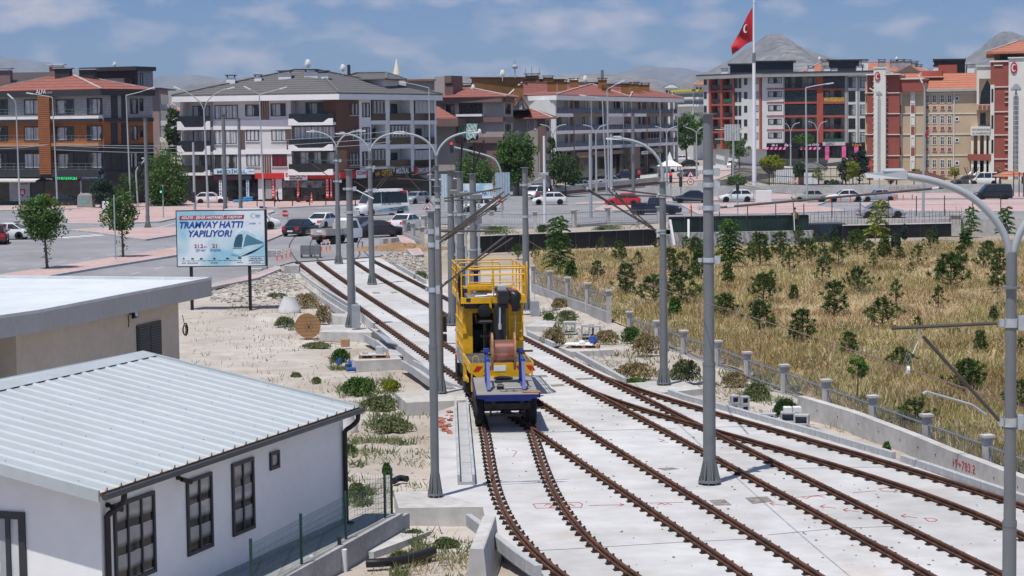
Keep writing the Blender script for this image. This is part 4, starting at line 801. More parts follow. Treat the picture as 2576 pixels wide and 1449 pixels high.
for s in(1,-1):
 m=MB();m.tube([(8.6,s*1.0,2.35),(8.7,s*1.35,2.4),(8.7,s*1.4,2.2)],.02,6);m.tube([(8.6,s*1.0,1.3),(8.7,s*1.3,1.3),(8.7,s*1.4,1.6)],.02,6);m.cbox(8.7,s*1.42,1.72,.1,.24,.62,.03);m.cbox(8.7,s*1.42,1.36,.1,.24,.3,.03);part(m,'mirror',m_black)
m=MB();m.cbox(7.4,1.04,1.0,.06,.1,.08);part(m,'side_marker',m_orange)
TY=MB();TY.lathe(0,0,[(.30,-.13),(.45,-.14),(.50,-.10),(.50,.10),(.45,.14),(.30,.13)],28);RIM=MB();RIM.lathe(0,0,[(.30,-.10),(.30,.09),(.22,.04),(.12,.06),(.06,.12)],20)
def wheel(x,y,z,par,r=.5,w=1.):
 o=inst('wheel',MTY,par,(x,y,z),sc=(r/.5,r/.5,w),rot=(R(90 if y<0 else-90),0,0));inst('rim',MRM,o);return o
MTY=TY.mesh('tyre',m_rub,35);MRM=RIM.mesh('rim',m_grim,30)
for x,yy in((3.55,(.9,.6,-.6,-.9)),(8.0,(.88,-.88))):
 for y in yy:wheel(x,y,.60,TR)
for x in(2.3,6.6):
 for y in(.75,-.75):o=inst('rail_wheel',MTY,TR,(x,y,.34),sc=(.4,.4,.5),rot=(R(90),0,0));m=bx((x-.08,x+.08,y-.06,y+.06,.3,.8));part(m,'rail_wheel_arm',m_grim)
TL=thing('flat_trailer','flat trailer with weathered board deck and dark blue rear beam behind the yellow truck','trailer',(-.17,63.0,0),math.atan2(1,-.044))
part(bx((.04,4.4,-.95,.95,1.14,1.22)),'deck',m_oldwood,TL)
m=bx((0,.06,-.72,.72,1.01,1.20));m.hexa([(0,.72,1.06),(.06,.72,1.06),(.06,1.0,1.12),(0,1.0,1.12),(0,.72,1.2),(.06,.72,1.2),(.06,1.0,1.2),(0,1.0,1.2)]);m.hexa([(0,-1.0,1.12),(.06,-1.0,1.12),(.06,-.72,1.06),(0,-.72,1.06),(0,-1.0,1.2),(.06,-1.0,1.2),(.06,-.72,1.2),(0,-.72,1.2)])
bx((.0,4.42,.95,1.0,1.1,1.21),(.0,4.42,-1.0,-.95,1.1,1.21),mb=m);part(m,'frame',m_blue,TL)
part(bx((.1,4.3,-.5,-.38,.86,1.12),(.1,4.3,.38,.5,.86,1.12),(.2,.35,-.7,.7,.74,.92),(1.8,1.95,-.75,.75,.46,.56),(3.7,3.85,-.75,.75,.46,.56),(1.3,2.4,.52,.6,.6,.72),(1.3,2.4,-.6,-.52,.6,.72),(.25,.33,-.55,.55,.5,.58),(.25,.33,-.55,-.49,.5,1.0),(.25,.33,.49,.55,.5,1.0)),'undercarriage',m_grim,TL)
m=MB();m.tube([(4.3,0,.9),(5.1,0,.85)],.05,6);part(m,'drawbar',m_blue,TL)
for x in(1.85,3.75):
 for y in(.82,-.82):wheel(x,y,.50,TL,.5,1.05)
m_bl=M('drum_stand_blue',(.03,.06,.27),.45,.15,3.,fine=.1)
ST=thing('drum_stand','blue steel A frame stand on the trailer deck carrying the copper drum','stand',(-.17,63.0,0),math.atan2(1,-.044))
for y in(.55,-.55):
 m=MB();m.bar((.75,y,1.22),(1.55,y,2.06),.1,.1);m.bar((3.0,y,1.22),(3.0,y,2.24),.12,.12);m.bar((1.5,y,2.04),(3.0,y,2.1),.06,.06);m.bar((.7,y,1.25),(3.1,y,1.25),.1,.06);m.box(1.55,y,2.04,.14,.15,.1);m.box(3.0,y,2.2,.16,.18,.12);m.bar((1.2,y+.0,1.7),(1.2,y+(.16 if y>0 else-.16),1.66),.03,.03);part(m,'a_frame',m_bl,ST)
m=MB();m.cyl((3.0,-.95,2.22),(3.0,.72,2.22),.035,n=10);part(m,'axle',m_rail,ST)
CD=thing('copper_drum','wooden flanged drum of shiny copper contact wire on the trailer','cable drum',(-.17-.044*3.0,66.0,0),math.atan2(1,-.044))
for y in(.36,-.36):m=MB();m.cyl((0,y-.03,2.22),(0,y+.03,2.22),.60,n=36);m.cyl((0,y-.045,2.22),(0,y+.045,2.22),.12,n=12);part(m,'flange',m_wood,CD)
m=MB();m.lathe(0,0,[(.36,-.33)]+[(.365+.006*(k%2),-.33+.66*k/40)for k in range(1,40)]+[(.36,.33)],40);o=part(m,'copper_coil',stripes('copper_coil',(.44,.18,.12),(.74,.36,.26),60.,'Z',.27,.4,metal=.85),CD,smooth=20);o.location=(0,0,2.22);o.rotation_euler=(R(90),0,0)
m=MB();m.cbox(0,0,0,.22,.3,.14,.04);o_=m.top('jack','small black winch block lying on the trailer deck','tool',m_black,(-.40,64.3,1.225),local=True);m=MB();m.cyl((-.25,64.15,1.26),(.5,64.3,1.26),.03,n=8);m.top('steel_rod','long grey rod lying across the trailer deck','rod',m_lampgrey,(-.25,64.15,1.23))
m=MB()
for k in range(6):m.tube(spline([(-.5+.6*random.random(),63.6+.3*random.random(),1.24),(-.3+.6*random.random(),63.7,1.26),(-.2+.4*random.random(),63.9,1.24)],4),.015,5)
m.top('rope_heap','small heap of rope near the rear edge of the trailer deck','rope',m_oldwood,(-.2,63.7,1.23));m=MB();m.lathe(-.32,66.9,[(.3,1.225),(.32,1.26),(.15,1.30),(.08,1.30)],18);m.top('black_disc','flat black round disc at the front of the trailer deck','lid',m_black,(-.32,66.9,1.225))
m=MB();m.box(.55,63.45,1.224,.55,.35,.03,.1);m.top('worn_plank','brown worn plank at the right rear corner of the trailer deck','plank',m_wood,(.55,63.45,1.224))
ARM=[(0,7.2),(-.01,7.6),(-.16,8.05),(-.55,8.46),(-1.04,8.68),(-1.55,8.78)]
def at(x,y,Y):return D(x,y,Y)
def catpole(label,base,top,r,arms='',sleeve=3.9,tubes=(),bands=(),base_xyz=None,zb=.0,group='grey overhead line poles'):
 p=base_xyz or G(*base,zb);Y=p[1];T=thing('overhead_line_pole',label,'pole',p,0,group)
 hz_=top if base_xyz else zat(p[0]/Y*F+CX,top,Y)
 h=hz_-p[2];m=MB()
 m.tube([(0,0,.05),(0,0,min(sleeve,h-.1))],[r*1.12,r*1.10],16);m.tube([(0,0,min(sleeve,h-.1)),(0,0,h)],[r*.97,r*.86],16);m.lathe(0,0,[(r*1.15,min(sleeve,h-.1)-.06),(r*1.15,min(sleeve,h-.1)+.02)],16)
 m.build('shaft',m_zinc,T,smooth=40)
 b=MB();b.lathe(0,0,[(r*2.0,.06),(r*2.0,.11)],20)
 for k in range(8):
  a=k*math.pi/4+.2;c,s=math.cos(a),math.sin(a)
  b.hexa([(r*1.1*c-.012*s,r*1.1*s+.012*c,.1),(r*1.95*c-.012*s,r*1.95*s+.012*c,.1),(r*1.95*c+.012*s,r*1.95*s-.012*c,.1),(r*1.1*c+.012*s,r*1.1*s-.012*c,.1),(r*1.1*c-.012*s,r*1.1*s+.012*c,.62),(r*1.2*c-.012*s,r*1.2*s+.012*c,.62),(r*1.2*c+.012*s,r*1.2*s-.012*c,.62),(r*1.1*c+.012*s,r*1.1*s-.012*c,.62)])
  a+=math.pi/8;b.cyl((r*1.75*math.cos(a),r*1.75*math.sin(a),.0),(r*1.75*math.cos(a),r*1.75*math.sin(a),.2),.022,n=6)
 b.build('base_flange',m_zinc,T);c=MB();c.lathe(0,0,[(r*1.45,h),(r*1.45,h+.03)],16);c.build('cap_plate',m_zinc,T)
 for s in arms:
  sg=1 if s=='L' else-1;k=(h-7.2)
  m=MB();m.tube(spline([(sg*x,0,z+k)for x,z in ARM],5),.052,9);m.tube([(0,0,h),(0,0,h+.5)],.075,9);a=m.build('lamp_arm',m_lampgrey,T,smooth=50)
  l=MB();l.hexa([(sg*-1.45,-.09,8.72+k),(sg*-2.02,-.09,8.75+k),(sg*-2.02,.09,8.75+k),(sg*-1.45,.09,8.72+k),(sg*-1.45,-.07,8.84+k),(sg*-2.02,-.04,8.81+k),(sg*-2.02,.04,8.81+k),(sg*-1.45,.07,8.84+k)][::1 if sg<0 else 1]);l.cbox(sg*-1.62,0,8.82+k,.3,.13,.05);l.build('lamp_head',m_lampgrey,a)
 for t in tubes:
  if len(t)==2:t=(*t,.027,m_brn)
  if len(t)==3:t=(t[0],t[1],t[2]*.62,m_brn)
  m=MB();m.tube([at(*q,Y-.02)if len(q)==2 else at(*q)for q in t[:2]],t[2],8);o=m.build('cantilever_tube' if t[3]is m_brn else 'bracket_rod',t[3],T,world=True)
  if t[3]is m_brn and t[2]>.03:
   a_,b_=[np.array(at(*q,Y-.02)if len(q)==2 else at(*q))for q in t[:2]];f=MB()
   for u in(.03,.93):q=a_+(b_-a_)*u;q2=a_+(b_-a_)*(u+.03);f.cyl(q,q2,t[2]*1.5,n=8)
   f.build('fitting',m_galv,o,off=p)
 for y in bands:
  z=zat(p[0]/Y*F+CX,y,Y)-p[2];m=MB();m.lathe(0,0,[(r*1.06,z-.06),(r*1.06,z+.06)],16);m.box(r*1.5,0,z-.10,r*1.0,.12,.2);m.box(-r*1.5,0,z-.05,r*.6,.1,.1);m.build('clamp_band',m_galv,T)
 return T
catpole('tallest nearest grey pole standing between the middle rails, wide flange at its foot',(1785,1218),288,.150,sleeve=3.2,tubes=(((1812,522),(2384,471),.050),((1995,500),(1997,535),.02),((1997,535),(1999,580),.012,m_offw),((1798,525),(1820,521),.03,m_galv)),bands=(433,465,523,654))
catpole('front left grey pole on the big footing with pipe ends',(1095,1251),534,.098,tubes=(((1108,582),(1256,581)),((1104,727),(1276,590)),((1118,712),(1290,598),.03),((1104,612),(1260,492)),((1110,600),(1268,482),.03)),bands=(582,729,616))
catpole('grey pole on the sooty footing just behind the front left pole',(1108,991),470,.115,tubes=(((1102,502),(1262,473)),((1106,506),(1240,500)),((1112,608),(1282,487)),((1118,606),(1258,512),.03),((1104,600),(1275,500),.03)),bands=(503,520,608))
catpole('slim grey pole with twin lamps behind the two front left poles',(1104,817),418,.115,'LR',tubes=(((1094,430),(1035,440),.035),((1094,455),(1000,449),.035),((1094,520),(1008,425),.035)))
catpole('grey pole with louvred counterweight beside the cable drum',(885,823),428,.165,bands=(475,534),tubes=(((890,455),(925,476),.03),((890,475),(940,500),.03,m_offw)))
catpole('grey twin lamp pole between the two far tracks',(936,716),402,.15,'LR',tubes=(((938,418),(995,419),.04),((926,420),(880,421),.04),((940,478),(985,427),.035),((940,490),(980,440),.03)),bands=(421,478))
catpole('grey twin lamp pole beside the kerb stack at the street end',(852,664),388,.155,'LR',tubes=(((846,404),(780,403),.04),((856,403),(905,403),.04),((846,458),(760,394),.045),((850,456),(884,412),.03)),bands=(404,456))
catpole('slim grey pole with one lamp arm on the right hand footing',(1670,969),458,.13,'L',tubes=(((1662,490),(1530,474),.05),((1662,494),(1490,489),.045),((1662,588),(1466,468),.055),((1655,584),(1530,478),.04),((1640,570),(1478,480),.035),((1600,545),(1545,480),.05),((1640,578),(1625,560),.02,m_galv)),bands=(493,585,582))
catpole('grey lamp pole at the right edge carrying a cantilever over the rails',None,7.15,.088,'LR',base_xyz=(6.87,28.4,0),tubes=(((2508,813),(2243,826),.040),((2514,1058),(2322,846),.042),((2480,1043),(2445,1018),.016,m_lampgrey),((2445,1018),(2330,985),.016,m_lampgrey),((2330,985),(2322,990),.02,m_galv),((2312,826),(2310,852),.012,m_galv),((2310,858),(2296,890),.008,m_offw)),bands=(812,1062))
catpole('grey pole rising behind the truck platform with counterweight stack',None,7.25,.155,base_xyz=(.72,104.5,0),bands=(465,545))
for k,(lab,x,top,Y)in enumerate((('left one of the three pipe fitted poles behind the truck',1131,429,97.5),('middle one of the three pipe fitted poles behind the truck',1155,433,94.5),('right one of the three pipe fitted poles behind the truck',1187,438,91.5))):
 q=XY(x,Y);T=catpole(lab,None,zat(x,top,Y),.165,base_xyz=(q[0],q[1],0),bands=(540,585,640)if k<2 else(545,630))
 m=MB();m.tube([(.24,-.1,.3),(.24,-.1,5.4)],.055,8);m.build('cable_pipe',m_galv,T)
 m=MB()
 for z in(5.7,5.82,5.94,6.06):m.lathe(.26,-.12,[(.04,z),(.11,z+.03),(.11,z+.05),(.04,z+.1)],10)
 m.cyl((.26,-.12,5.4),(.26,-.12,6.4),.03,n=6);m.build('insulator',m_lampgrey,T);m=MB();m.cbox(.2,-.15,6.2,.45,.2,.22);m.cbox(.24,-.15,5.1,.3,.2,.3);m.build('switch_box',m_zinc,T)
 if k:m=MB();m.tube([(0,0,7.3),(-.15+.3*k,0,8.6)],.03,5);m.tube([(.05,0,7.3),(.1,0,8.7)],.03,5);m.build('cable_tail',m_black,T)
catpole('tall plain grey pole on the left traffic island, no arms',(372,576),298,.18,sleeve=1.2)
for lab,x,top,Y,r in(('tall plain grey pole behind the billboard, taller of the pair',562,288,215,.22),('tall plain grey pole behind the billboard, shorter right one of the pair',601,298,228,.19),('tall plain grey pole in front of the long balcony building',1592,285,243,.22)):
 q=XY(x,Y);catpole(lab,None,zat(x,top,Y),r,base_xyz=(q[0],q[1],0),sleeve=1.2)
def louvres(label,x,y0,y1,Y,w):
 q=XY(x,Y);z0,z1=zat(x,y1,Y),zat(x,y0,Y);T=thing('counterweight',label,'counterweight',(q[0],q[1],z0),.12,'louvred counterweight stacks')
 n=20
 for k in range(n):m=MB();m.cbox(0,-.3,(z1-z0)*k/n,w,w*.8,(z1-z0)/n*.86,.008);m.build('weight_plate',M('weight_grey',(.33,.36,.39),.6,.08,3.),T)
 m=MB();m.cyl((0,-.3,0),(0,-.3,z1-z0+.9),.015,n=5);m.build('rod',m_galv,T)
louvres('grey louvred counterweight stack hanging on the pole beside the cable drum',886,765,824,96.4,.38);louvres('grey louvred counterweight stack right of the truck',1338,755,812,104,.42)
def wire(label,pts,r=.008,mat=None,group=None):
 m=MB();m.tube(spline(pts,8),r,5);m.top('overhead_wire',label,'wire',mat or m_brn,tuple(pts[0]),group)
wire('loose pinkish wire sagging from the far track across the field to the right edge',[(0.,140,2.4),(1.6,105,3.1),(3.15,80,3.97),(4.3,62,4.55),(5.5,45,5.13),(6.6,34,5.35),(7.45,29.2,5.3),(8.4,24,5.3)],.011,M('copper_wire_dull',(.27,.15,.13),.45,.1,3.,metal=.4))
T=thing('wire_pulley','pale pulley block hanging from the cantilever near the right edge','pulley',at(2284,917,29.2))
m=MB();m.cyl((-.02,0,-.07),(.02,0,-.07),.06,n=14);m.build('sheave',m_offw,T);m=MB();m.tube([(0,0,.02),(-.04,0,.1),(0,0,.18),(.04,0,.1),(0,0,.02)],.008,5);m.tube([(0,0,.18),(.08,0,.42)],.006,5);m.build('hook',m_lampgrey,T)
for k,(a,b,Y)in enumerate((((-10,374),(115,365),250),((142,362),(458,367),250),((140,366),(455,374),250),((142,377),(457,384),250),((-10,366),(120,364),250))):wire('thin service line crossing in front of the charcoal corner building',[at(*a,Y),at((a[0]+b[0])/2,(a[1]+b[1])/2+2,Y),at(*b,Y)],.03,m_lampgrey,'service lines across the left street')
for k,(a,b)in enumerate((((720,352),(980,330)),((700,366),(980,345)),((830,370),(985,356)))):wire('thin service line running to the white utility pole',[at(*a,250),at((a[0]+b[0])/2,(a[1]+b[1])/2+2,250),at(*b,250)],.03,m_lampgrey,'service lines to the white utility pole')
for k,(a,b,Y,Z)in enumerate((((1820,452),(2096,470),240,250),((1815,465),(2090,500),235,245),((1800,450),(1930,478),240,245),((1660,492),(1770,502),74,60))):wire('thin dark span wire right of the tall nearest pole',[at(*a,Y),at((a[0]+b[0])/2,(a[1]+b[1])/2+1,(Y+Z)/2),at(*b,Z)],.022,m_brn,'span wires on the right')
def lamp(label,base,Y,arms,r=.09,group='slender street lamps',heads=True,mat=None):
 q=XY(base[0],Y);zb=zat(base[0],base[1],Y);T=thing('street_lamp',label,'street lamp',(q[0],q[1],max(zb,0.)),0,group);mat=mat or m_lampgrey
 x0,y0=arms[0][0];top=at(x0,y0,Y);m=MB();m.tube([(q[0],q[1],max(zb,0)),top],[r*1.3,r*.7],8);m.build('pole',mat,T,world=True)
 for a in arms:
  P=[at(*p,Y)for p in a];P2=spline(P,4)if len(P)>2 else[np.array(p)for p in P]
  m=MB();m.tube(P2,r*.6,6);o=m.build('lamp_arm',mat,T,world=True)
  if heads:d=P2[-1]-P2[-2];d/=np.linalg.norm(d);m=MB();m.bar(P2[-1]-d*.1,P2[-1]+d*.75,.28,.13);m.build('lamp_head',m_offw if heads is True else heads,o,off=tuple(T.location))
lamp('twin armed street lamp in front of the white corner building',(519,534),240,[[(513,278),(505,260),(490,245),(470,232),(452,224)],[(513,278),(521,256),(540,237),(560,227),(574,223)]],.11)
lamp('single arm lamp by the slatted timber strip of the charcoal building',(139,512),250,[[(132,245),(100,239),(82,236)]]);lamp('thin lamp at the left edge before the shop shutters',(44,522),245,[[(40,262),(36,252),(31,247)]]);lamp('single arm lamp pointing right at the charcoal building corner',(324,520),245,[[(317,240),(350,232),(374,224)]]);lamp('lamp with two short arms before the grey roof',(660,530),240,[[(652,238),(640,230),(628,224)],[(652,238),(685,229),(706,223)]])
lamp('single arm lamp right of the grey roof',(1080,500),250,[[(1079,221),(1045,213),(1020,208)]]);lamp('lamp pointing left before the long balcony building',(1525,488),260,[[(1515,249),(1490,244),(1472,241)]]);lamp('lamp pointing right before the long balcony building',(1531,520),240,[[(1527,225),(1543,216),(1556,209)]])
lamp('single arm lamp before the red apartment block',(2030,514),235,[[(2027,221),(2055,215),(2080,211)]],.11);lamp('lamp pointing left before the school main front',(2323,550),200,[[(2326,221),(2322,212),(2319,206)]],.11);lamp('lamp before the white arched tower of the school',(2212,488),255,[[(2213,241),(2207,234),(2201,230)]])
for k,(lab,x,yb,yt,xl,xr,yl)in enumerate((('between the green tree and the bush',1391,478,340,1358,1424,313),('before the medical shop sign',1499,488,338,1466,1526,314),('by the cafe tent',1677,480,335,1648,1702,318),('by the lawn',1752,452,334,1724,1768,320),('beside the white hatchback by the wall',1844,455,334,1815,1870,321),('by the yellow green tree',1989,420,330,1966,2012,308),('before the red balconies',2057,430,330,2032,2080,305),('left of the school',2149,415,332,2128,2170,308),('before the ochre building end',1268,470,352,1231,1288,312))):
 lamp('far twin armed tram lamp '+lab,(x,yb),F*H/(yb-yh(x)),[[(x,yt),(x-.35*(x-xl),yl+6),(xl,yl)],[(x,yt),(x+.35*(xr-x),yl+6),(xr,yl)]],.13,'far twin armed tram lamps',heads=False)
for k,(lab,x,y0,y1,r)in enumerate((('white concrete utility pole among the shops',981,333,478,.22),('white utility pole by the kebab shop',1094,348,470,.2),('pale post behind the billboard',485,358,531,.15),('pale concrete pole before the charcoal shops',124,355,512,.16),('grey steel post before the green tree',1356,383,475,.12),('camera mast by the white hatchback',1368,342,560,.14),('grey mast before the cafe',1484,337,548,.16),('pale mast before the stone cafe',1537,338,500,.2),('short grey post on the median by the young street tree',282,491,655,.055))):
 Y=F*H/(y1-yh(x));q=XY(x,Y);T=thing('utility_pole',lab,'pole',(q[0],q[1],0),0,'plain posts and masts');h=zat(x,y0,Y);m=MB();m.tube([(0,0,0),(0,0,h)],[r*1.1,r*.8],10);m.build('shaft',m_offw if 'white' in lab else m_lampgrey,T)
 if k in(0,1):
  m=MB()
  for z in(h-.3,h-.9,h-1.5):m.box(0,0,z,1.,.1,.08);[m.cyl((s*.42,0,z+.08),(s*.42,0,z+.3),.06,n=6)for s in(-1,1)]
  m.build('crossarms',m_lampgrey,T)
 if k==5:m=MB();m.cbox(0,-.1,h*.55,.8,.3,.25);m.bar((-.3,-.2,h*.52),(-.9,-.5,h*.48),.2,.2);m.build('camera_box',m_lampgrey,T)
Yf=275;q=XY(1897,Yf);T=thing('flagpole','very tall white flagpole with thick lower section by the red apartment block','flagpole',(q[0],q[1],0));zt_=zat(1896,6,Yf);zm=zat(1896,150,Yf)
m=MB();m.tube([(0,0,0),(0,0,zm)],[.30,.22],12);m.tube([(0,0,zm),(0,0,zt_)],[.16,.08],10);m.ball(0,0,zt_+.1,.14,.14,.14);m.build('shaft',m_white,T,smooth=40);m=MB();m.tube([(0,0,zm-.4),(0,0,zm+.9)],[.25,.2],12);m.build('collar',m_zinc,T);
FL=thing('flag','large red flag with white crescent hanging from the tall flagpole','flag',(q[0],q[1],zm));tope=spline([(1893,18),(1879,42),(1861,80),(1839,117)],6);bote=spline([(1893,104),(1880,109),(1861,124),(1842,138)],6);m=MB();n=len(tope);K=9
for i,(a,b)in enumerate(zip(tope,bote)):
 for k in range(K+1):s=a+(b-a)*k/K;m.v.append(at(s[0],s[1],Yf-.05+.35*math.sin(i*.55+k*.5)*min(1,i/4)))
for i in range(n-1):
 for k in range(K):a=i*(K+1)+k;m.f.append((a,a+1,a+K+2,a+K+1));m.mi.append(0)
m.build('cloth',M('flag_red',(.42,.012,.02),.7,.08,.6),FL,world=True,smooth=True)
def disc(cx,cy,rx,ry,n=20):return[(cx+rx*math.cos(t),cy+ry*math.sin(t))for t in np.linspace(0,6.283,n)[:-1]]
m=MB();out=[(1876+8*math.cos(t)*.75-3*math.sin(t)*.4,72+11*math.sin(t))for t in np.linspace(.9,5.4,16)];inn=[(1878+6*math.cos(t)*.7-2*math.sin(t)*.4,71+8.5*math.sin(t))for t in np.linspace(.9,5.4,16)]
for i in range(15):m.quad(*[at(*p,Yf-.52)for p in(out[i],out[i+1],inn[i+1],inn[i])])
m.build('crescent',M('flag_white',(.75,.70,.70),.8),FL,world=True)
m_rl=M('railing_steel',(.24,.26,.29),.5,.1,2.,metal=.3)
def railing(label,pts,h=1.4,z0=0.,pl=.32,groups=None,pw=.21,step=.16):
 p0=pts[0];T=thing('railing_fence',label,'fence',(p0[0],p0[1],z0))
 for i,p in enumerate(pts):
  a=math.atan2(*(np.array(pts[min(i+1,len(pts)-1)])-np.array(pts[max(i-1,0)]))[::-1]);m=MB();m.box(p[0],p[1],z0-.3,pw,pw,h+.2,a);m.box(p[0],p[1],z0+h-.1,pw*1.5,pw*1.5,.04,a);m.box(p[0],p[1],z0+h-.06,pw*1.62,pw*1.62,.07,a);m.build('post',m_conc,T,world=True)
 for a,b in zip(pts[:-1],pts[1:]):
  a,b=np.array(a),np.array(b);L_=np.linalg.norm(b-a);d=(b-a)/L_;a2,b2=a+d*pw*.6,b-d*pw*.6;m=MB()
  for z in(h-.3,pl+.12):m.bar((*a2,z0+z),(*b2,z0+z),.05,.04)
  n=max(2,int(L_/step))
  for k in range(n+1):q=a2+(b2-a2)*k/n;m.box(q[0],q[1],z0+pl+.05,.013,.013,h-.24-pl)
  m.build('bar_panel',m_rl,T,world=True);w=MB();w.bar((*a2,z0+pl/2-.15),(*b2,z0+pl/2-.15),.16,pl+.3);w.build('plinth',m_conc2,T,world=True)
railing('taller far part of the concrete post railing between track and dry field',FP[:5],1.4,.05,.35)
railing('long lower concrete post railing running behind the retaining wall',FP[5:],1.22,-.30,.22)
railing('railing along the street above the dug bank, right of the poles',[G(x,y)[:2]for x,y in((1067,587),(1150,579),(1237,573),(1346,575),(1444,571),(1529,564),(1658,561))],1.55,0,.2,pw=.35,step=.3)
railing('short damaged railing piece by the cracked barriers',[G(x,y)[:2]for x,y in((1018,597),(1040,607),(1063,619))],1.5,0,.45,pw=.3,step=.25)
m_tarp=M('black_panel_sheet',(.012,.013,.016),.35,.4,.5);m_tarpg=M('green_black_panel',(.012,.03,.027),.4,.5,.6)
def panels(label,a,b,z0,z1,mat,conc=0.,back=.0,step=1.15):
 A,B=np.array(a),np.array(b);W_=Wall(A,B);T=thing('panel_wall',label,'wall',(A[0],A[1],z0));L_=W_.L;n=int(L_/step)
 for k in range(n):m=MB();W_.box(m,L_*k/n+.03,L_*(k+1)/n-.03,z0+conc,z1,-back-.06,-back-.01);m.build('panel',mat,T,world=True)
 m=MB();[W_.box(m,L_*k/n-.035,L_*k/n+.035,z0+conc,z1-.02,-back-.04,-back+.05)for k in range(n+1)];m.build('ribs',m_frame,T,world=True);m=MB();W_.box(m,0,L_,z1,z1+.06,-back-.1,-back+.06);m.build('top_rail',m_offw if conc==0 else m_frame,T,world=True)
 if conc:m=MB();W_.box(m,-.3,L_+.3,z0-.5,z0+conc,-.9,0);m.build('concrete_base',stripes('wavy_formliner',(.20,.20,.20),(.36,.36,.36),2.2,'XY',.9,.5,noise=3.),T,world=True)
panels('dark panelled wall behind the tall feathery tree at the field edge',XY(1195,150),XY(1648,157.5),.1,1.35,m_tarp)
panels('green black panelled wall on a patterned concrete base behind the field',XY(1684,157),XY(2037,158),0.,2.2,m_tarpg,1.05,.5)
panels('low dark panelled wall behind the blue green cypresses',XY(2120,160),XY(2393,161.5),.25,1.3,m_tarp)
T=thing('concrete_wall','pale concrete parapet wall behind the right end of the field','wall',(*XY(2037,167),0));m=MB();W_=Wall(XY(2037,168.5),XY(2700,166));W_.box(m,0,W_.L,-.4,1.4,-.25,0);m.build('wall_body',m_conc,T,world=True);m=MB();u,z=W_.at(2403,575);W_.box(m,u-.4,u+.4,0,1.65,.02,.5);W_.box(m,u-.5,u+.5,1.65,1.8,-.05,.6);m.build('pillar',m_conc,T,world=True)
T=thing('mesh_fence','thin wire mesh fence on black posts along the street behind the field','fence',(*XY(1735,172),0));m_=MB()
for k in range(13):
 x=1738+71*k;q=XY(x,173);b=MB();b.box(q[0],q[1],.8 if x<2040 else 1.35,.07,.07,1.7);b.build('post',m_frame,T,world=True)
m=MB();q=[XY(1738+71*k,173)for k in range(13)];[m.bar((*a,2.3),(*b,2.3),.025,.025)for a,b in zip(q[:-1],q[1:])];m.build('top_wire',m_lampgrey,T,world=True)
rb=MB()
for k in range(46):x=2040+k*8.5+random.uniform(-2,2);q=XY(x,164.5);rb.tube([(q[0],q[1],1.0),(q[0]+random.uniform(-.05,.05),q[1],2.2+random.uniform(-.3,.3))],.014,4)
for z in(1.7,2.0):a,b=XY(2040,164.5),XY(2420,164.5);rb.bar((*a,z),(*b,z),.018,.018)
rb.top('rebar_mat','rusty starter bars sticking up behind the dark panelled wall','rebar',m_rail,(*XY(2040,164.5),1.))
for k,(x0,y0,x1,y1)in enumerate(((1685,553,1696,617),(1732,552,1732,616))):a,b=at(x0,y0,155.5),at(x1,y1,154.8);m=MB();m.bar(a,b,.16,.16);m.top('white_post',['leaning white post against the green black panels','upright white post by the green black panels'][k],'post',m_offw,b)
a=at(2157,640,150);m=MB();m.bar(a,(a[0]-.05,a[1],a[2]+.95),.12,.1);m.top('white_post','short white marker post in the grass before the dark van','post',m_offw,a)
def sign_oct(label,x,y,r,yb,txt='DUR',xb=None):
 Y=F*H/(yb-yh(x));xb=xb or x;q=XY(xb,Y);T=thing('stop_sign',label,'sign',(q[0],q[1],0),0);s=F/Y;rr=r/s;c=at(x,y,Y);m=MB();m.tube([(0,0,0),(0,0,c[2]+rr*.6)],.045,8);m.build('post',m_lampgrey,T)
 m=MB();P=[(c[0]+rr*math.cos(t),c[2]+rr*math.sin(t))for t in(math.pi/8+k*math.pi/4 for k in range(8))];m.loft([[(a,c[1]-.07+dy,b)for a,b in P]for dy in(0,.03)]);o=m.build('plate',M('sign_red',(.5,.015,.02),.4,.05,3.),T,world=True)
 text(txt,rr*.85,m_wtxt,o,(c[0]-q[0],c[1]-.085-q[1],c[2]),(R(90),0,0),bold=.02)
sign_oct('red octagonal DUR sign at the tip of the median by the parked black sedan',717,537,9,573,xb=719);sign_oct('red octagonal DUR sign behind the left street tree',119.5,495,8,520);sign_oct('red octagonal DUR sign at the far crossing behind the poles',1261,503,8,548)
def sign_tri(label,x,y,r,Y):
 c=at(x,y,Y);T=thing('warning_sign',label,'sign',(c[0],c[1],0));m=MB();m.tube([(0,0,0),(0,0,c[2]+.2)],.045,6);m.build('post',m_lampgrey,T);rr=r/F*Y
 for k,(s,mt,nm,d)in enumerate(((1,m_red,'border',-.06),(.72,m_white,'plate',-.075))):m=MB();m.loft([[(c[0]+rr*s*math.sin(t),c[1]+d+dy,c[2]+rr*s*math.cos(t))for t in(0,2.094,4.189)]for dy in(0,.012)]);m.build(nm,mt,T,world=True)
 m=MB();m.ball(c[0],c[1]-.08,c[2]+rr*.25,rr*.1,.01,rr*.1,8,4);m.bar((c[0],c[1]-.08,c[2]+rr*.1),(c[0]-rr*.2,c[1]-.08,c[2]-rr*.3),.02,rr*.15);m.bar((c[0]-rr*.3,c[1]-.08,c[2]-rr*.3),(c[0]+rr*.35,c[1]-.08,c[2]-rr*.3),.02,rr*.12);m.build('symbol',m_ktxt,T,world=True);return T,c,rr
sign_tri('red bordered roadworks triangle beside the left lamp poles',1074,521,12,205);T,c,rr=sign_tri('warning triangle above a 30 limit disc by the underpass',1737,440,11,300)
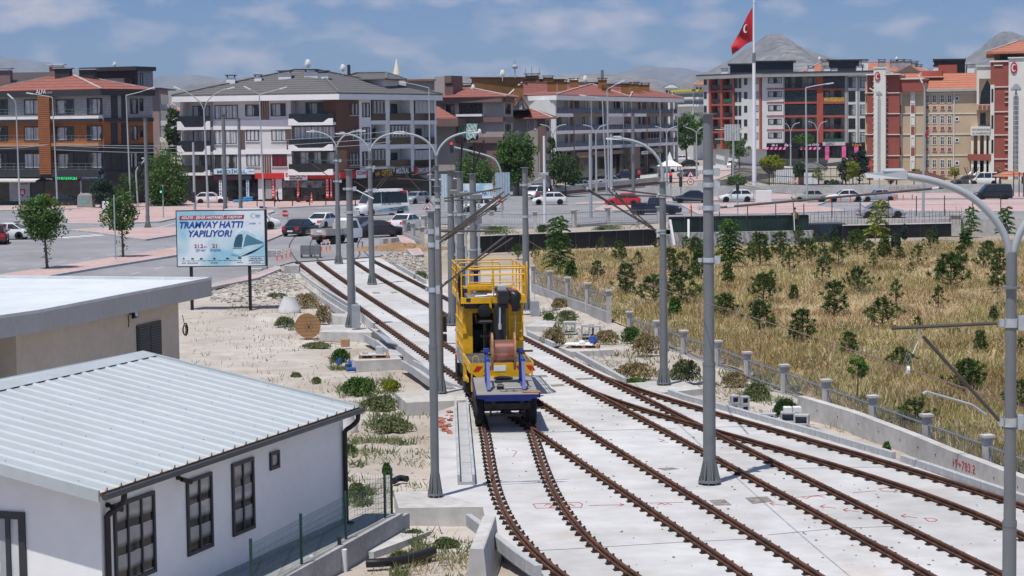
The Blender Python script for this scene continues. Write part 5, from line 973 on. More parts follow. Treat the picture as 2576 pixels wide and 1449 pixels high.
m=MB();m.loft([[(c[0]+.5*k*math.sin(t),c[1]+d,c[2]-1.0+.5*k*math.cos(t))for t in np.linspace(0,6.283,19)[:-1]]for k,d in((1,-.05),(1,-.07))]);m.build('speed_disc',m_red,T,world=True);m=MB();m.loft([[(c[0]+.38*math.sin(t),c[1]+d,c[2]-1.0+.38*math.cos(t))for t in np.linspace(0,6.283,19)[:-1]]for d in(-.072,-.08)]);o=m.build('speed_plate',m_white,T,world=True);text('30',.45,m_ktxt,T,(0,-.09,c[2]-1.0),(R(90),0,0),bold=.02)
sign_tri('plain warning triangle on a thin post in the park',1932+70,445+12,8,262)
m_rl_on=emit('red_lamp_lit',(.9,.02,.02),1.5);m_gl_on=emit('green_lamp_lit',(.05,.9,.3),1.5)
def tlight(label,x,y,yb,on,Y=None,arm=None,sz=1.):
 Y=Y or F*H/(yb-yh(x));q=XY(arm[-1][0]if arm else x,Y);T=thing('traffic_light',label,'traffic light',(q[0],q[1],0));c=at(x,y,Y);m=MB()
 if arm:m.tube(spline([at(*p,Y)for p in arm],5)+[np.array((q[0],q[1],0))],.1,8)
 else:m.tube([(q[0],q[1],0),(q[0],q[1],c[2]+.3*sz)],.06,8)
 m.build('mast',m_lampgrey,T,world=True);m=MB();m.cbox(c[0],c[1]-.15,c[2]-1.0*sz,.36*sz,.25,1.2*sz,.03);o=m.build('signal_head',m_black,T,world=True)
 for k,z in enumerate((0,-.36,-.72)):m=MB();m.cyl((c[0],c[1]-.29,c[2]+z*sz),(c[0],c[1]-.27,c[2]+z*sz),.14*sz,n=14);m.build('lens',(m_rl_on if on=='r' and k==0 else m_gl_on if on=='g' and k==2 else m_frame),o,off=tuple(T.location))
tlight('red showing traffic light hanging on a curved arm before the kebab shop',1136,361,540,'r',225,[(1140,370),(1195,383),(1240,398),(1256,420),(1262,445)]);tlight('red showing traffic light by the underpass wall',1687,438,500,'r');tlight('unlit traffic light beside the underpass wall',1712,448,510,'');tlight('small green showing pedestrian light on the left pavement',405.5,470,550,'g',sz=.7);tlight('dark traffic light among the posts above the billboard',486,487,532,'');tlight('dark traffic light by the white hatchback at the right wall',1855,465,545,'',sz=.8);tlight('traffic light on the tall curved pole left of the willow',352,412,522,'',245,[(356,398),(364,402),(345,425),(342,440)])
def cone_(label,x,y,h=.75,col=None):
 p=G(x,y,.0);m=MB();m.box(0,0,0,.38,.38,.04);m.lathe(0,0,[(.15,.04),(.03,h)],12);T=thing('traffic_cone',label,'cone',p);m.build('body',m_orange,T);m=MB();[m.lathe(0,0,[(.15-.12*(z-.04)/h+.004,z),(.15-.12*(z+.1-.04)/h+.004,z+.1)],12)for z in(h*.35,h*.62)];m.build('bands',m_white,T)
cone_('orange and white traffic cone beside the dark pickup',1737,535,1.1);cone_('orange cone by the red safety barrier near the pharmacy',784,513,1.4)
def boll(group,spec,h,r,mat,labels,band=True):
 for(x,y),lb in zip(spec,labels):
  T=thing('bollard',lb,'bollard',G(x,y,0),0,group);m=MB();m.lathe(0,0,[(r*2.2,0),(r*2.,.04),(r,.06),(r,h-.04),(r*.6,h)],10);m.build('post',mat,T)
  if band:m=MB();[m.lathe(0,0,[(r*1.06,z),(r*1.06,z+.1)],10)for z in(h*.55,h*.8)];m.build('bands',m_white,T)
boll('orange bollards by the billboard',((697,657),(709,655),(720,651),(730,649)),.75,.045,m_orange,[f'orange plastic bollard on the rubble between billboard and rails, {k}' for k in('nearest the billboard','second from the billboard','third from the billboard','closest to the rails')])
boll('orange bollards behind the kerb stack',((809,634),(821,633),(830,631)),.75,.045,m_orange,[f'orange plastic bollard right of the kerb stack, {k}' for k in('next to it','second one','farthest from it')])
boll('black bollards along the far pavement',((691,522),(736,521),(779,520),(820,519),(894,518),(647,522),(605,523)),1.0,.06,m_black,[f'thin black bollard on the kerb, {k}' for k in('under the walking man','left of the scooter','by the red barrier','right of the red barrier','left of the minibus','by the blue tyres','left of the blue tyres')],False)
boll('orange bollards by the right parked cars',((2089,511),(2115,511),(2139,511),(2251,508),(2272,507),(2295,506),(2321,505)),.8,.07,m_orange,[f'small orange bollard by the parked cars, {k}' for k in('first from the flagpole side','second from the flagpole side','third from the flagpole side','fourth, past the silver saloon','fifth, out in the bay','sixth, out in the bay','seventh, by the tall lamp')],False)
for k,(x,y,n)in enumerate(((593,512,2),(606,511,2),(618,510,3),(630,509,3),(641,508,3),(655,505,3))):
 for j in range(n):
  p=G(x,y,0);m=MB();z=j*.24;m.lathe(0,0,[(.2,0),(.34,.02),(.36,.11),(.34,.21),(.2,.23)],14);m.top('painted_tyre',f"blue painted tyre {['at the bottom','in the middle','on top'][j if n == 3 else j*2]} of the stack, {['leftmost','second','third','fourth','fifth','rightmost'][k]} in the row",'tyre',M('blue_tyre_paint',(.07,.32,.62),.5,.1,3.),(p[0],p[1],z),'blue painted tyres before the shops',local=True)
Yb=110.5;a,b=at(444,532,Yb),at(665,667,Yb);q=XY(555,Yb);T=thing('billboard','tramway billboard reading TRAMVAY HATTI YAPILIYOR on two black posts','billboard',(q[0],q[1],-.1));xl,xr,zt2,zb2=a[0],b[0]+.05,a[2],b[2]
m=bx((xl-.05,xr+.12,Yb,Yb+.22,zb2-.05,zt2+.05));m.build('frame',m_black,T,world=True)
for x in(480,627):c=at(x,667,Yb);m=MB();m.box(c[0],Yb+.13,-.5,.16,.16,c[2]+.45);m.build('post',m_black,T,world=True)
bm_=bpy.data.materials.new('billboard_print');bm_.use_nodes=True;nt=bm_.node_tree;N,L=nt.nodes,nt.links;bs=N['Principled BSDF'];bs.inputs['Roughness'].default_value=.4
tcn=N.new('ShaderNodeTexCoord');nz=N.new('ShaderNodeTexNoise');nz.inputs['Scale'].default_value=.55;nz.inputs['Detail'].default_value=1.5;crr=N.new('ShaderNodeValToRGB');e=crr.color_ramp.elements;e[0].position=.40;e[0].color=(.30,.55,.68,1);e[1].position=.56;e[1].color=(.70,.78,.83,1)
L.new(tcn.outputs['Object'],nz.inputs['Vector']);L.new(nz.outputs['Fac'],crr.inputs[0]);L.new(crr.outputs[0],bs.inputs['Base Color'])
m=bx((xl,xr,Yb-.012,Yb-.002,zb2,zt2));face=m.build('poster',bm_,T,world=True)
def bb(u,v):return(xl+(xr-xl)*u-q[0],zb2+(zt2-zb2)*v+.1)
def bt(s,u,v,size,mat,width=None,bold=.0,shear=0.,nm='lettering'):x,z=bb(u,v);return text(s,size,mat,face,(x,Yb-.02-q[1],z),(R(90),0,0),nm,width,bold,shear)
Wd=xr-xl;Hh=zt2-zb2
m=MB();P=[bb(.028,.838),bb(.765,.845),bb(.772,.925),bb(.036,.918)];m.quad(*[(x+q[0],Yb-.016,z-.1)for x,z in P]);m.build('red_strip',M('strip_red',(.33,.05,.075),.5),face,off=tuple(T.location))
bt('ADLİYE - ŞEHİR HASTANESİ - STADYUM',.398,.882,.20,m_wtxt,Wd*.69,.02,.2);bt('TRAMVAY HATTI',.385,.745,.47,M('deep_blue_letters',(.012,.07,.33),.4),Wd*.73,.03,.25);bt('YAPILIYOR!',.37,.585,.47,M('deep_blue_letters',(.012,.07,.33),.4),Wd*.50,.03,.25)
bt('21.2',.245,.36,.27,m_rtxt,Wd*.10,.02);bt('KM',.318,.345,.1,m_btxt);bt('21',.43,.36,.27,m_rtxt,Wd*.05,.02);bt('ÇİFT HAT',.265,.282,.17,m_btxt,Wd*.115);bt('İSTASYON',.435,.282,.17,m_btxt,Wd*.125)
bt('TÜRKİYE',.925,.915,.07,m_btxt);bt('YÜZYILI',.925,.885,.07,m_btxt);bt('AYGM',.865,.765,.12,m_btxt)
for s,u in(('ADLİYE',.07),('ŞEHİR HASTANESİ',.17),('YENİ SANAYİ',.42),('STADYUM',.71)):bt(s,u,.055,.065,m_ktxt)
for s,v in(('YÜKLENİCİ FİRMA',.125),('UĞURSAL ABU KONYA',.09),('İŞ ORTAKLIĞI',.055)):bt(s,.895,v,.075,m_ktxt)
m=MB();x0,z=bb(.06,.095);x1,_=bb(.72,.095);m.bar((x0+q[0],Yb-.014,z-.1),(x1+q[0],Yb-.014,z-.1),.004,.012)
for u in np.linspace(.06,.72,12):x,z=bb(u,.095);m.cyl((x+q[0],Yb-.022,z-.1),(x+q[0],Yb-.014,z-.1),.022,n=8)
for u,w,v in((.07,.05,.135),(.17,.08,.13),(.27,.09,.128),(.42,.07,.13),(.57,.09,.128),(.71,.11,.135)):x,z=bb(u,v);m.box(x+q[0],Yb-.018,z-.1-.03,w*1.6,.006,.075)
x,z=bb(.815,.03);x2,z2=bb(.992,.16)
for a_,b_ in(((x,z),(x2,z)),((x,z2),(x2,z2)),((x,z),(x,z2)),((x2,z),(x2,z2))):m.bar((a_[0]+q[0],Yb-.014,a_[1]-.1),(b_[0]+q[0],Yb-.014,b_[1]-.1),.006,.012)
m.build('route_line',m_ktxt,face,off=tuple(T.location))
m=MB();x,z=bb(.875,.905);ra=.12
for t in np.linspace(.7,5.6,14):m.ball(x+q[0]+ra*math.cos(t),Yb-.016,z-.1+ra*math.sin(t),.03*(1.2-abs(t-3.1)/3.1),.004,.03*(1.2-abs(t-3.1)/3.1),6,3)
x,z=bb(.80,.765);
for t in np.linspace(0,6.2,16):m.ball(x+q[0]+.1*math.cos(t),Yb-.016,z-.1+.1*math.sin(t),.012,.004,.012,5,3)
x,z=bb(.945,.765);m.box(x+q[0],Yb-.016,z-.1-.02,.07,.004,.06);m.build('emblems',m_lampgrey,face,off=tuple(T.location))
def bpoly(pts,nm,mat,d):m=MB();m.quad(*[(bb(u,v)[0]+q[0],Yb-d,bb(u,v)[1]-.1)for u,v in pts]);m.build(nm,mat,face,off=tuple(T.location))
bpoly([(.63,.21),(.72,.17),(.86,.22),(.99,.39),(.99,.35),(.80,.18),(.70,.155),(.60,.19)][::-1],'tram_shadow',M('tram_shadow_blue',(.10,.33,.47),.5),.014)
bpoly([(.632,.30),(.636,.24),(.66,.215),(.72,.205),(.80,.23),(.9,.30),(.992,.40),(.992,.44),(.95,.50),(.88,.565),(.80,.625),(.745,.635),(.70,.60),(.665,.54),(.645,.44)][::-1],'tram_body',M('tram_print_pale',(.46,.66,.75),.5),.017)
bpoly([(.642,.335),(.735,.335),(.752,.50),(.745,.575),(.70,.57),(.668,.51),(.65,.42)][::-1],'tram_windscreen',M('tram_print_dark',(.03,.10,.15),.5),.020);bpoly([(.752,.335),(.80,.36),(.985,.40),(.985,.42),(.88,.50),(.80,.57),(.775,.50)][::-1],'tram_side_windows',M('tram_print_mid',(.07,.20,.28),.5),.020);bpoly([(.632,.31),(.74,.31),(.74,.325),(.634,.325)][::-1],'tram_lights',M('tram_print_dark',(.03,.1,.15)),.021)
Y2=262;a,b=at(1164,462,Y2),at(1240,502,Y2);T=thing('billboard','pale blue tramway billboard half hidden behind the three pole group','billboard',(a[0],Y2,0));m=bx((a[0],b[0],Y2,Y2+.2,b[2],a[2]));m.build('poster',bm_,T,world=True);m=bx((a[0]+.5,a[0]+.7,Y2+.05,Y2+.15,0,b[2]),(b[0]-.7,b[0]-.5,Y2+.05,Y2+.15,0,b[2]));m.build('posts',m_black,T,world=True)
text('TRAMVAY HATTI',.95,m_btxt,T,((b[0]-a[0])/2,-.02,a[2]-1.25),(R(90),0,0),width=3.6,bold=.02,shear=.25);text('YAPILIYOR!',.7,m_btxt,T,((b[0]-a[0])*.4,-.02,a[2]-.45-1.7),(R(90),0,0),width=2.2,bold=.02,shear=.25)
A=Wall(XY(1246,258),XY(1281,259));T=thing('hoarding','light blue corrugated hoarding panel by the far crossing','hoarding',(A.A[0],A.A[1],0));m=MB();A.box(m,0,A.L,.0,3.4,-.08,0);m.build('sheet',stripes('corrugated_blue',(.36,.48,.55),(.52,.63,.68),3.,'X',.5),T,world=True)
A=Wall(XY(1107,262),XY(1125,262));T=thing('hoarding','light blue corrugated hoarding panel left of the three pole group','hoarding',(A.A[0],A.A[1],0));m=MB();A.box(m,0,A.L,.0,3.2,-.08,0);m.build('sheet',stripes('corrugated_blue',(.36,.48,.55),(.52,.63,.68),3.,'X'),T,world=True)
def V2(p):return np.array(p[:2],float)
def core(T,poly,z0,z1,mat,name='wall',label=None):m=MB();m.prism([tuple(p[:2])for p in poly],z0,z1);return m.build(name,mat,T,world=True,label=label)
def wins(T,W_,L_,fr=.09,fmat=None,proud=.06,sill=None):
 for r_ in L_:window(T,W_,r_[:4],fr,r_[4]if len(r_)>4 else 1,0,fmat,r_[5]if len(r_)>5 else m_curt_d,proud,sill=sill)
def slab(T,W_,x0,y0,x1,y1,o0,o1,mat,name='band',par=None):
 u0,u1,z0,z1=W_.rect(x0,y0,x1,y1);m=MB();W_.box(m,u0,u1,z0,z1,o0,o1);return m.build(name,mat,T,world=True)
def hip(T,eave,ze,ridge,zr,mat,name='roof',th=.15):
 a,b,c,d=[V2(p)for p in eave];r0,r1=[V2(p)for p in ridge];m=MB()
 m.add([(*a,ze),(*b,ze),(*c,ze),(*d,ze),(*r0,zr),(*r1,zr),(*a,ze-th),(*b,ze-th),(*c,ze-th),(*d,ze-th)],[(0,1,5,4),(1,2,5),(2,3,4,5),(3,0,4),(9,8,7,6),(0,6,7,1),(1,7,8,2),(2,8,9,3),(3,9,6,0)])
 o=m.build(name,mat,T,world=True);k=MB()
 for p,q in((a,r0),(b,r1),(c,r1),(d,r0)):k.bar((*p,ze+.05),(*q,zr+.08),.32,.14)
 k.bar((*r0,zr+.08),(*r1,zr+.08),.32,.14);k.build('ridge_tiles',MATS['ridge_'+mat.name]if 'ridge_'+mat.name in MATS else M('ridge_'+mat.name,(.45,.36,.32)if 'grey' not in mat.name else(.13,.125,.125),.8,.2,2.),o,off=tuple(T.location));return o
def chim(T,x,y0,y1,Y,w,mat,cap=m_frame):
 q=XY(x,Y);z0,z1=zat(x,y1,Y)-1.2,zat(x,y0,Y);m=MB();m.box(q[0],q[1],z0,w,w*.8,z1-z0-.35);o=m.build('chimney',mat,T,world=True)
 c=MB();[c.box(q[0]+i*w*.42,q[1]+j*w*.3,z1-.35,.08,.08,.25)for i in(-1,1)for j in(-1,1)];c.box(q[0],q[1],z1-.12,w*1.25,w*1.1,.1);c.build('chimney_cap',cap,o,off=tuple(T.location))
def dish(T,x,y,Y,r):
 r*=.75
 c=np.array(at(x,y,Y));m=MB();m.loft([[c+np.array((k*r*math.cos(t)*.6,-.25*r*(1-k*k)+.3*r,k*r*math.sin(t)))for t in np.linspace(0,6.283,15)[:-1]]for k in(1,.7,.35,.05)],caps=False);m.tube([c+np.array((0,.3*r,0)),c+np.array((0,.3*r,-1.8*r))],.05,5);m.tube([c,c+np.array((-.9*r,-.9*r,-.3*r))],.03,4);m.build('satellite_dish',m_offw,T,world=True)
def base(p):return(float(p[0]),float(p[1]),0.)
def back(A,B,d):W_=Wall(A,B);return V2(A)-W_.n*d,V2(B)-W_.n*d
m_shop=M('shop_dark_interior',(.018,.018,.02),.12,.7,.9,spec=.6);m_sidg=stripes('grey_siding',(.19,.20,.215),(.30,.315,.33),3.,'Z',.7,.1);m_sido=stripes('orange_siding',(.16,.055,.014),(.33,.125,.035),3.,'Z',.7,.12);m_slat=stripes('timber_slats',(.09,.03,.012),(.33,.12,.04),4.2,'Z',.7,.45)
m_dglass=M('dark_balcony_glass',(.014,.016,.02),.08,.2,1.,spec=.6)
P0,P1,P2=XY(-40,262),XY(260,254),XY(385,262);WF,WS=Wall(P0,P1),Wall(P1,P2);b0,b1=V2(P0)+(V2(P2)-V2(P1))*1.6,V2(P1)+(V2(P2)-V2(P1))*1.6;P2b=b1
T=thing('corner_building','charcoal and orange clad corner building with timber slat strip and red hip roof','building',base(P1));ft=lambda y:WF.at(255,y)[1]
core(T,(P0,P1,P2,b0),0,ft(437),m_char);core(T,(P0,P1,P2,b0),ft(437),ft(370),m_char);core(T,(P0,P1,P2,b0),ft(370),ft(303),m_sido);core(T,(P0,P1,P2,b0),ft(303),ft(238),m_sidg)
cor=[V2(P0)+WF.n*.9,V2(P1)+WF.n*.9+WS.n*.5,V2(P2)+WS.n*.5,V2(b0)];core(T,cor,ft(240),ft(224),m_char,'cornice');hip(T,cor,ft(224)+.02,(XY(150,264),XY(184,262)),ft(224)+2.0,m_tile)
for y0,y1,mt in((293,300,m_offw),(301,308,m_char),(360,368,M('orange_band',(.42,.19,.065),.7,.08,1.)),(369,377,m_char),(428,445,m_char)):slab(T,WF,-40,y0,258,y1,.0,.8,mt)
for y0,y1 in((296,306),(362,372),(430,442)):slab(T,WS,262,y0,383,y1,0,.25,m_char)
slab(T,WF,109,240,138,438,.1,.95,m_slat,'slat_strip')
for y0,y1,m3 in((250,289,m_sidg),(318,355,m_sido),(385,425,m_char)):
 wins(T,WF,((-20,y0,20,y1,2,m_curt_d),(61,y0,108,y1,1,m_curt),(141,y0,186,y1,1,m_curt_d),(219,y0-3,258,y1,2,m_curt_d)),.14);wins(T,WS,((281,y0-4,294,y1,0,m_dglass),(307,y0-4,316,y1,0,m_curt_d),(327,y0-2,347,y1-2,1,m_curt_d),(351,y0-2,360,y1-9,0,m_dglass)),.12)
 slab(T,WS,279,y0-10,296,y1+13,.0,.03,m_char,'dark_strip');slab(T,WS,305,y0-10,318,y1+13,.0,.03,m_char,'dark_strip')
 for xa,xb in((-40,108),(140,271)):
  u0,u1,z0,z1=WF.rect(xa,y1-14,min(xb,259),y1+2);m=MB();
  for z in(z0+.05,(z0+z1)/2,z1):WF.box(m,u0,u1,z-.02,z+.02,.72,.76)
  for k in range(8):u=u0+(u1-u0)*k/7;WF.box(m,u-.02,u+.02,z0,z1,.72,.76)
  m.build('balcony_rail',m_zinc,T,world=True)
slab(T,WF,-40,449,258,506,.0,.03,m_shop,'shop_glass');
for x0,x1,mt in((25,44,m_conc2),(45,77,m_lampgrey),(80,112,m_frame),(203,207,m_lampgrey)):slab(T,WF,x0,455,x1,506,.04,.1,mt,'shop_pier')
m=MB();u0,u1,z0,z1=WF.rect(-40,446,110,453);
for k in range(30):ua,ub=u0+(u1-u0)*k/30,u0+(u1-u0)*(k+1)/30;m.add([WF.p(ua,z1,.1),WF.p(ub,z1,.1),WF.p(ub,z0,1.6),WF.p(ua,z0,1.6),WF.p(ub,z0-.2,1.6),WF.p(ua,z0-.2,1.6)],[(0,1,2,3),(3,2,4,5)])
m.build('awning',M('awning_cream',(.55,.53,.5),.8,.05,2.),T,world=True)
def sign(T,W_,x0,y0,x1,y1,mat,txts,o=.1,th=.12,name='shop_sign'):
 u0,u1,z0,z1=W_.rect(x0,y0,x1,y1);m=MB();W_.box(m,u0,u1,z0,z1,o,o+th);s=m.build(name,mat,T,world=True);d=1 if W_.p(1,0)[0]>W_.p(0,0)[0]else-1
 for t,fu,fv,hgt,wd,tm in txts:W_.text(t,tm,s,u0+(u1-u0)*(fu if d>0 else 1-fu),z0+(z1-z0)*fv,o+th+.02,(z1-z0)*hgt*1.25,(u1-u0)*wd,.02)
 return s
sign(T,WF,117,439,199,455,m_black,(('medikal',.64,.5,.75,.66,m_gtxt),('lamaga',.12,.35,.3,.2,m_wtxt)));sign(T,WF,200,438,262,451,M('medical_blue_sign',(.08,.20,.42),.5),(('MEDİKAL',.56,.5,.7,.8,m_wtxt),));sign(T,WF,200,438.5,204.5,450.5,m_red,(),.23);sign(T,WF,245,425,261,437,m_black,(('HABAL',.5,.62,.35,.7,m_wtxt),))
sign(T,WF,45,455,77,505,M('poster_grey',(.36,.36,.37),.6,.06,1.),(('ALFA',.6,.86,.11,.55,m_ktxt),),.11,.05,'shop_poster');u,z=WF.at(59,485);m=MB();m.add([WF.p(u+a*.9,z+b*.95,.19)for a,b in((-.5,.5),(.5,.5),(.45,-.1),(0,-.55),(-.45,-.1))],[(0,1,2,3,4)]);m.build('shield_emblem',m_rtxt,T,world=True);WF.text('G',m_wtxt,T,u,z+.05,.21,.6,None,.03)
u,z=WF.at(116,231.5);WF.text('ALFA',m_wtxt,T,u,z,1.0,.75,1.55,.0);WF.text('GRUP',m_lampgrey,T,u+1.3 if WF.p(1,0)[0]>WF.p(0,0)[0]else u-1.3,z-.1,1.0,.35,.85)
ph=[XY(218,270),XY(345,266),XY(384,270),XY(250,282)];core(T,ph,ft(240),zat(345,176,266),m_char,'penthouse');W_=Wall(ph[0],ph[1]);slab(T,W_,265,197,330,224,.0,.2,m_lampgrey,'penthouse_panel');slab(T,W_,316,196,331,222,.2,.25,m_dglass,'penthouse_door');W2=Wall(ph[1],ph[2]);slab(T,W2,346,172,383,225,0,.12,m_sidg,'penthouse_siding');wins(T,W2,((350,184,357,214,0,m_dglass),),.1,proud=.2)
core(T,[V2(ph[0])+(-.6,-1),V2(ph[1])+(.2,-1.),V2(ph[2])+(.7,-.3),V2(ph[3])+(0,1)],zat(345,177,266),zat(345,167,266),m_char,'penthouse_roof');chim(T,148,161,190,264,1.7,M('mauve_render',(.24,.16,.155),.9,.06,.8),m_offw)
for x,y in((164,173),(225,176)):q=XY(x,262);m=MB();m.box(q[0],q[1],zat(x,y+28,262)-.6,1.9,1.6,28/20+.6);m.build('chimney_stack',m_char,T,world=True);m=MB();m.box(q[0],q[1],zat(x,y,262),2.4,2.,.12);m.build('chimney_lid',m_lampgrey,T,world=True)
dish(T,288,162,268,.45)
T=thing('apartment_building','building with long brown sheet roof behind the charcoal corner building','building',base(XY(60,290)));P=[XY(-60,288),XY(128,288),XY(128,306),XY(-60,306)];core(T,P,0,zat(60,224,288),M('mauve_render',(.24,.16,.155)));m=MB();a,b=XY(-60,300),XY(130,300);z0,z1=zat(60,226,286),zat(60,182,300);a0,b0_=XY(-60,286),XY(130,286);m.hexa([(*a0,z0),(*b0_,z0),(*b,z1-.1),(*a,z1-.1),(*a0,z0+.1),(*b0_,z0+.1),(*b,z1),(*a,z1)]);m.build('roof',M('brown_roof',(.065,.05,.045),.6,.1,.6),T,world=True);chim(T,15,171,190,292,2.,M('mauve_render',(.2,.1,.1)),m_lampgrey)
T=thing('apartment_building','narrow mauve apartment block with white balconies between the two corner buildings','building',base(XY(405,300)));P=[XY(383,292),XY(402,292),XY(425,306),XY(400,312)];W_=Wall(P[1],P[2]);core(T,P,0,zat(390,224,292),M('mauve_pale',(.33,.25,.245),.9,.05,.6));core(T,[V2(P[0])+(-.5,-1),V2(P[1])+(.5,-1),V2(P[2])+(1.2,0),P[3]],zat(390,224,292),zat(390,221,292),m_frame,'roof');
for y in(238,278,318,350):slab(T,W_,402,y+26,424,y+38,0,1.2,m_offw,'balcony');slab(T,W_,403,y,423,y+26,.0,.05,m_dglass,'balcony_door')
P0,P1,P2=XY(455,263),XY(846,257),XY(1098,280);WF,WS=Wall(P0,P1),Wall(P1,P2);b0,b1=V2(P0)+V2(P2)-V2(P1),P2;IN=1.5
T=thing('corner_building','white four storey corner building with grey hip roof above the red pharmacy','building',base(P1));ft=lambda y:WF.at(700,y)[1];zt_=ft(252)
m_wr=M('white_building_render',(.62,.62,.61),.85,.05,.5,fine=.04);m_trim=M('bright_white_trim',(.78,.78,.78),.7,.03,.6)
wf2,ws2=Wall(V2(P0)-WF.n*IN,V2(P1)-WF.n*IN),Wall(V2(P1)-WS.n*IN,V2(P2)-WS.n*IN);cr_=V2(P1)-WF.n*IN-WS.n*IN*1.0
core(T,(V2(P0)-WF.n*IN+WF.d*.0,cr_,V2(P2)-WS.n*IN,b0),0,zt_,m_wr)
def bay(W_,x0,x1,y0,y1,mat,name='bay',d=IN):return slab(T,W_,x0,y0,x1,y1,-d-.05,0,mat,name)
bay(WF,538,733,252,436,m_wr);bay(WF,455,462,252,436,m_wr)
u0,u1,z0,z1=WS.rect(846,252,904,432);m=MB();WS.box(m,.0,u1,z0,z1,-IN-.3,0);m.build('brown_bay',stripes('brown_cladding',(.075,.034,.022),(.135,.062,.042),4.,'Z',.8,.12),T,world=True);bay(WS,904.5,934,252,428,m_trim);bay(WS,970,981,252,425,m_trim,'fin');bay(WS,1033,1042,252,422,m_trim,'fin');bay(WS,1093,1098,252,420,m_trim,'fin')
slab(T,WS,848,377,872,432,.0,.06,M('brick_panel',(.28,.15,.09),.9,.15,3.),'brick_panel')
for y0,y1 in((302,326),(377,388)):slab(T,WF,537,y0,734,y1,0,.12,m_trim)
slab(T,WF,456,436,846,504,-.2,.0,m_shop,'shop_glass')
wins(T,WF,((540,264,599,300,3,m_curt),(617,263,654,293,1,m_curt_d),(681,260,719,293,2,m_curt_d),(540,326,595,363,3,m_curt),(619,326,652,355,2,m_curt),(683,325,720,355,2,m_curt),(541,389,596,424,3,m_curt_d),(620,388,653,419,2,m_curt),(685,388,722,419,2,m_curt_r)),.1,sill=m_trim)
m_sl=M('brown_slats',(.16,.095,.065),.8,.1,2.)
for x0,x1,y0,y1 in((656,678,254,301),(605,617,328,376),(721,733,324,376),(659,683,389,434)):
 n=4 if x1-x0>15 else 3;m=MB();[WF.box(m,*WF.rect(x0+(x1-x0)*(k+.2)/n,y0,x0+(x1-x0)*(k+.7)/n,y1),.02,.14)for k in range(n)];m.build('slats',m_sl,T,world=True)
def balc(W_,x0,x1,yr,yp,yb,mat=m_trim,gl=m_dglass,tz=True,o=.9):
 u0,u1,z0,z1=W_.rect(x0,yp,x1,yb);zr=W_.rect(x0,yr,x1,yp)[3];m=MB();W_.box(m,u0,u1,z0,z0+.35,-IN,o);e=.22*(u1-u0)
 h=z1-z0;lo=z0+.36
 P=[(u0,z0),(u1,z0),(u1,z1),(u1-e*.45,z1),(u1-e,lo),(u0+e,lo),(u0+e*.45,z1),(u0,z1)]
 m.loft([[W_.p(u,z,o+d)for u,z in P]for d in((.0,.12)if np.cross(W_.d,W_.n)<0 else(.12,.0))]);m.build('balcony',mat,T,world=True);g=MB();W_.box(g,u0+.03,u1-.03,lo-.1,zr,o-.06,o-.02);g.build('balcony_glass',gl,T,world=True)
for yr,yp,yb in((286,298,315),(350,363,379),(412,425,440)):balc(WF,733,845,yr,yp,yb)
for yr,yp,yb in((292,305,327),(354,367,389),(416,428,441)):balc(WF,454,537,yr,yp,yb)
wins(T,wf2,((769,258,814,288,2,m_curt_d),(485,266,528,300,2,m_curt_d),(486,328,530,362,2,m_curt),(488,390,532,424,2,m_curt_d)),.1);
for y0,y1,mt in((318,352,m_curt),(382,415,m_curt_d)):window(T,WF,(740,y0,843,y1),.06,6,0,m_frame,mt,.06)
wins(T,WS,((880,259,900,290,1),(880,323,901,353,1),(880,384,901,415,1),(911,258,930,295,1),(911,320,930,358,1),(911,381,930,418,1)),.1,sill=m_trim)
for y0,y1,yb in((253,302,313),(315,362,374),(376,419,432)):
 for k,(x0,x1)in enumerate(((935,970),(981,1033),(1042,1093))):
  u0,u1,z0,z1=WS.rect(x0,y1,x1,yb);m=MB();WS.box(m,u0-.4,u1+.4,z0,z1-.05,-IN,.15);m.build('balcony',m_trim,T,world=True);g=MB();zr=WS.rect(x0,y1-17,x1,y1)[3];WS.box(g,u0+.02,u1-.02,z1-.06,zr,.0,.05);g.build('balcony_glass',m_dglass,T,world=True)
  (window(T,WS,(x0+2,y0+1,x1-2,y1-17),.05,4,0,m_lampgrey,[m_curt,m_curt_d,m_dglass][(k+int(y0))%3],.0+.05)if(k+int(y0/50))%2 else wins(T,ws2,((x0+3,y0+8,x0+18,y1-2,1,m_dglass),),.1))
fas=[V2(P0)+WF.n*1.2-WF.d*.6,V2(P1)+WF.n*1.2+WS.n*1.0,V2(P2)+WS.n*1.0,V2(b0)];core(T,fas,zt_-.05,zt_+.75,m_trim,'fascia');hip(T,fas,zt_+.78,(XY(744,270),XY(800,272)),zat(744,176,270),m_tile_g)
pw=[XY(855,276),XY(965,272),XY(1005,277),XY(900,287)];core(T,pw,zt_,zat(965,199,272),m_trim,'roof_storey');hip(T,[V2(pw[0])+(-1,-1),V2(pw[1])+(.5,-1.2),V2(pw[2])+(1.,0),V2(pw[3])+(-1,1)],zat(965,198,272),(XY(900,279),XY(975,279)),zat(930,184,279),m_tile_g,'upper_roof')
for x,y0,y1,w in((584,188,216,1.1),(652,187,200,.9),(720,177,196,1.6),(786,174,194,1.7),(814,177,196,1.5),(816,181,206,1.0)):chim(T,x,y0,y1,266,w,m_trim)
m=MB();q=XY(880,276);m.cyl((q[0],q[1],zat(880,190,276)-1),(q[0],q[1],zat(880,163,276)),.22,n=10);m.build('metal_flue',m_frame,T,world=True);dish(T,774,160,268,.8);dish(T,862,171,272,.7)
slab(T,WF,646,435,846,449,.05,.55,M('pharmacy_red',(.55,.03,.025),.45,.05,1.),'red_fascia');u0,u1,z0,z1=WS.rect(846,432,925,447);m=MB();WS.box(m,0,u1,z0,z1,.05,.5);m.build('red_fascia',M('pharmacy_red',(.55,.03,.025)),T,world=True)
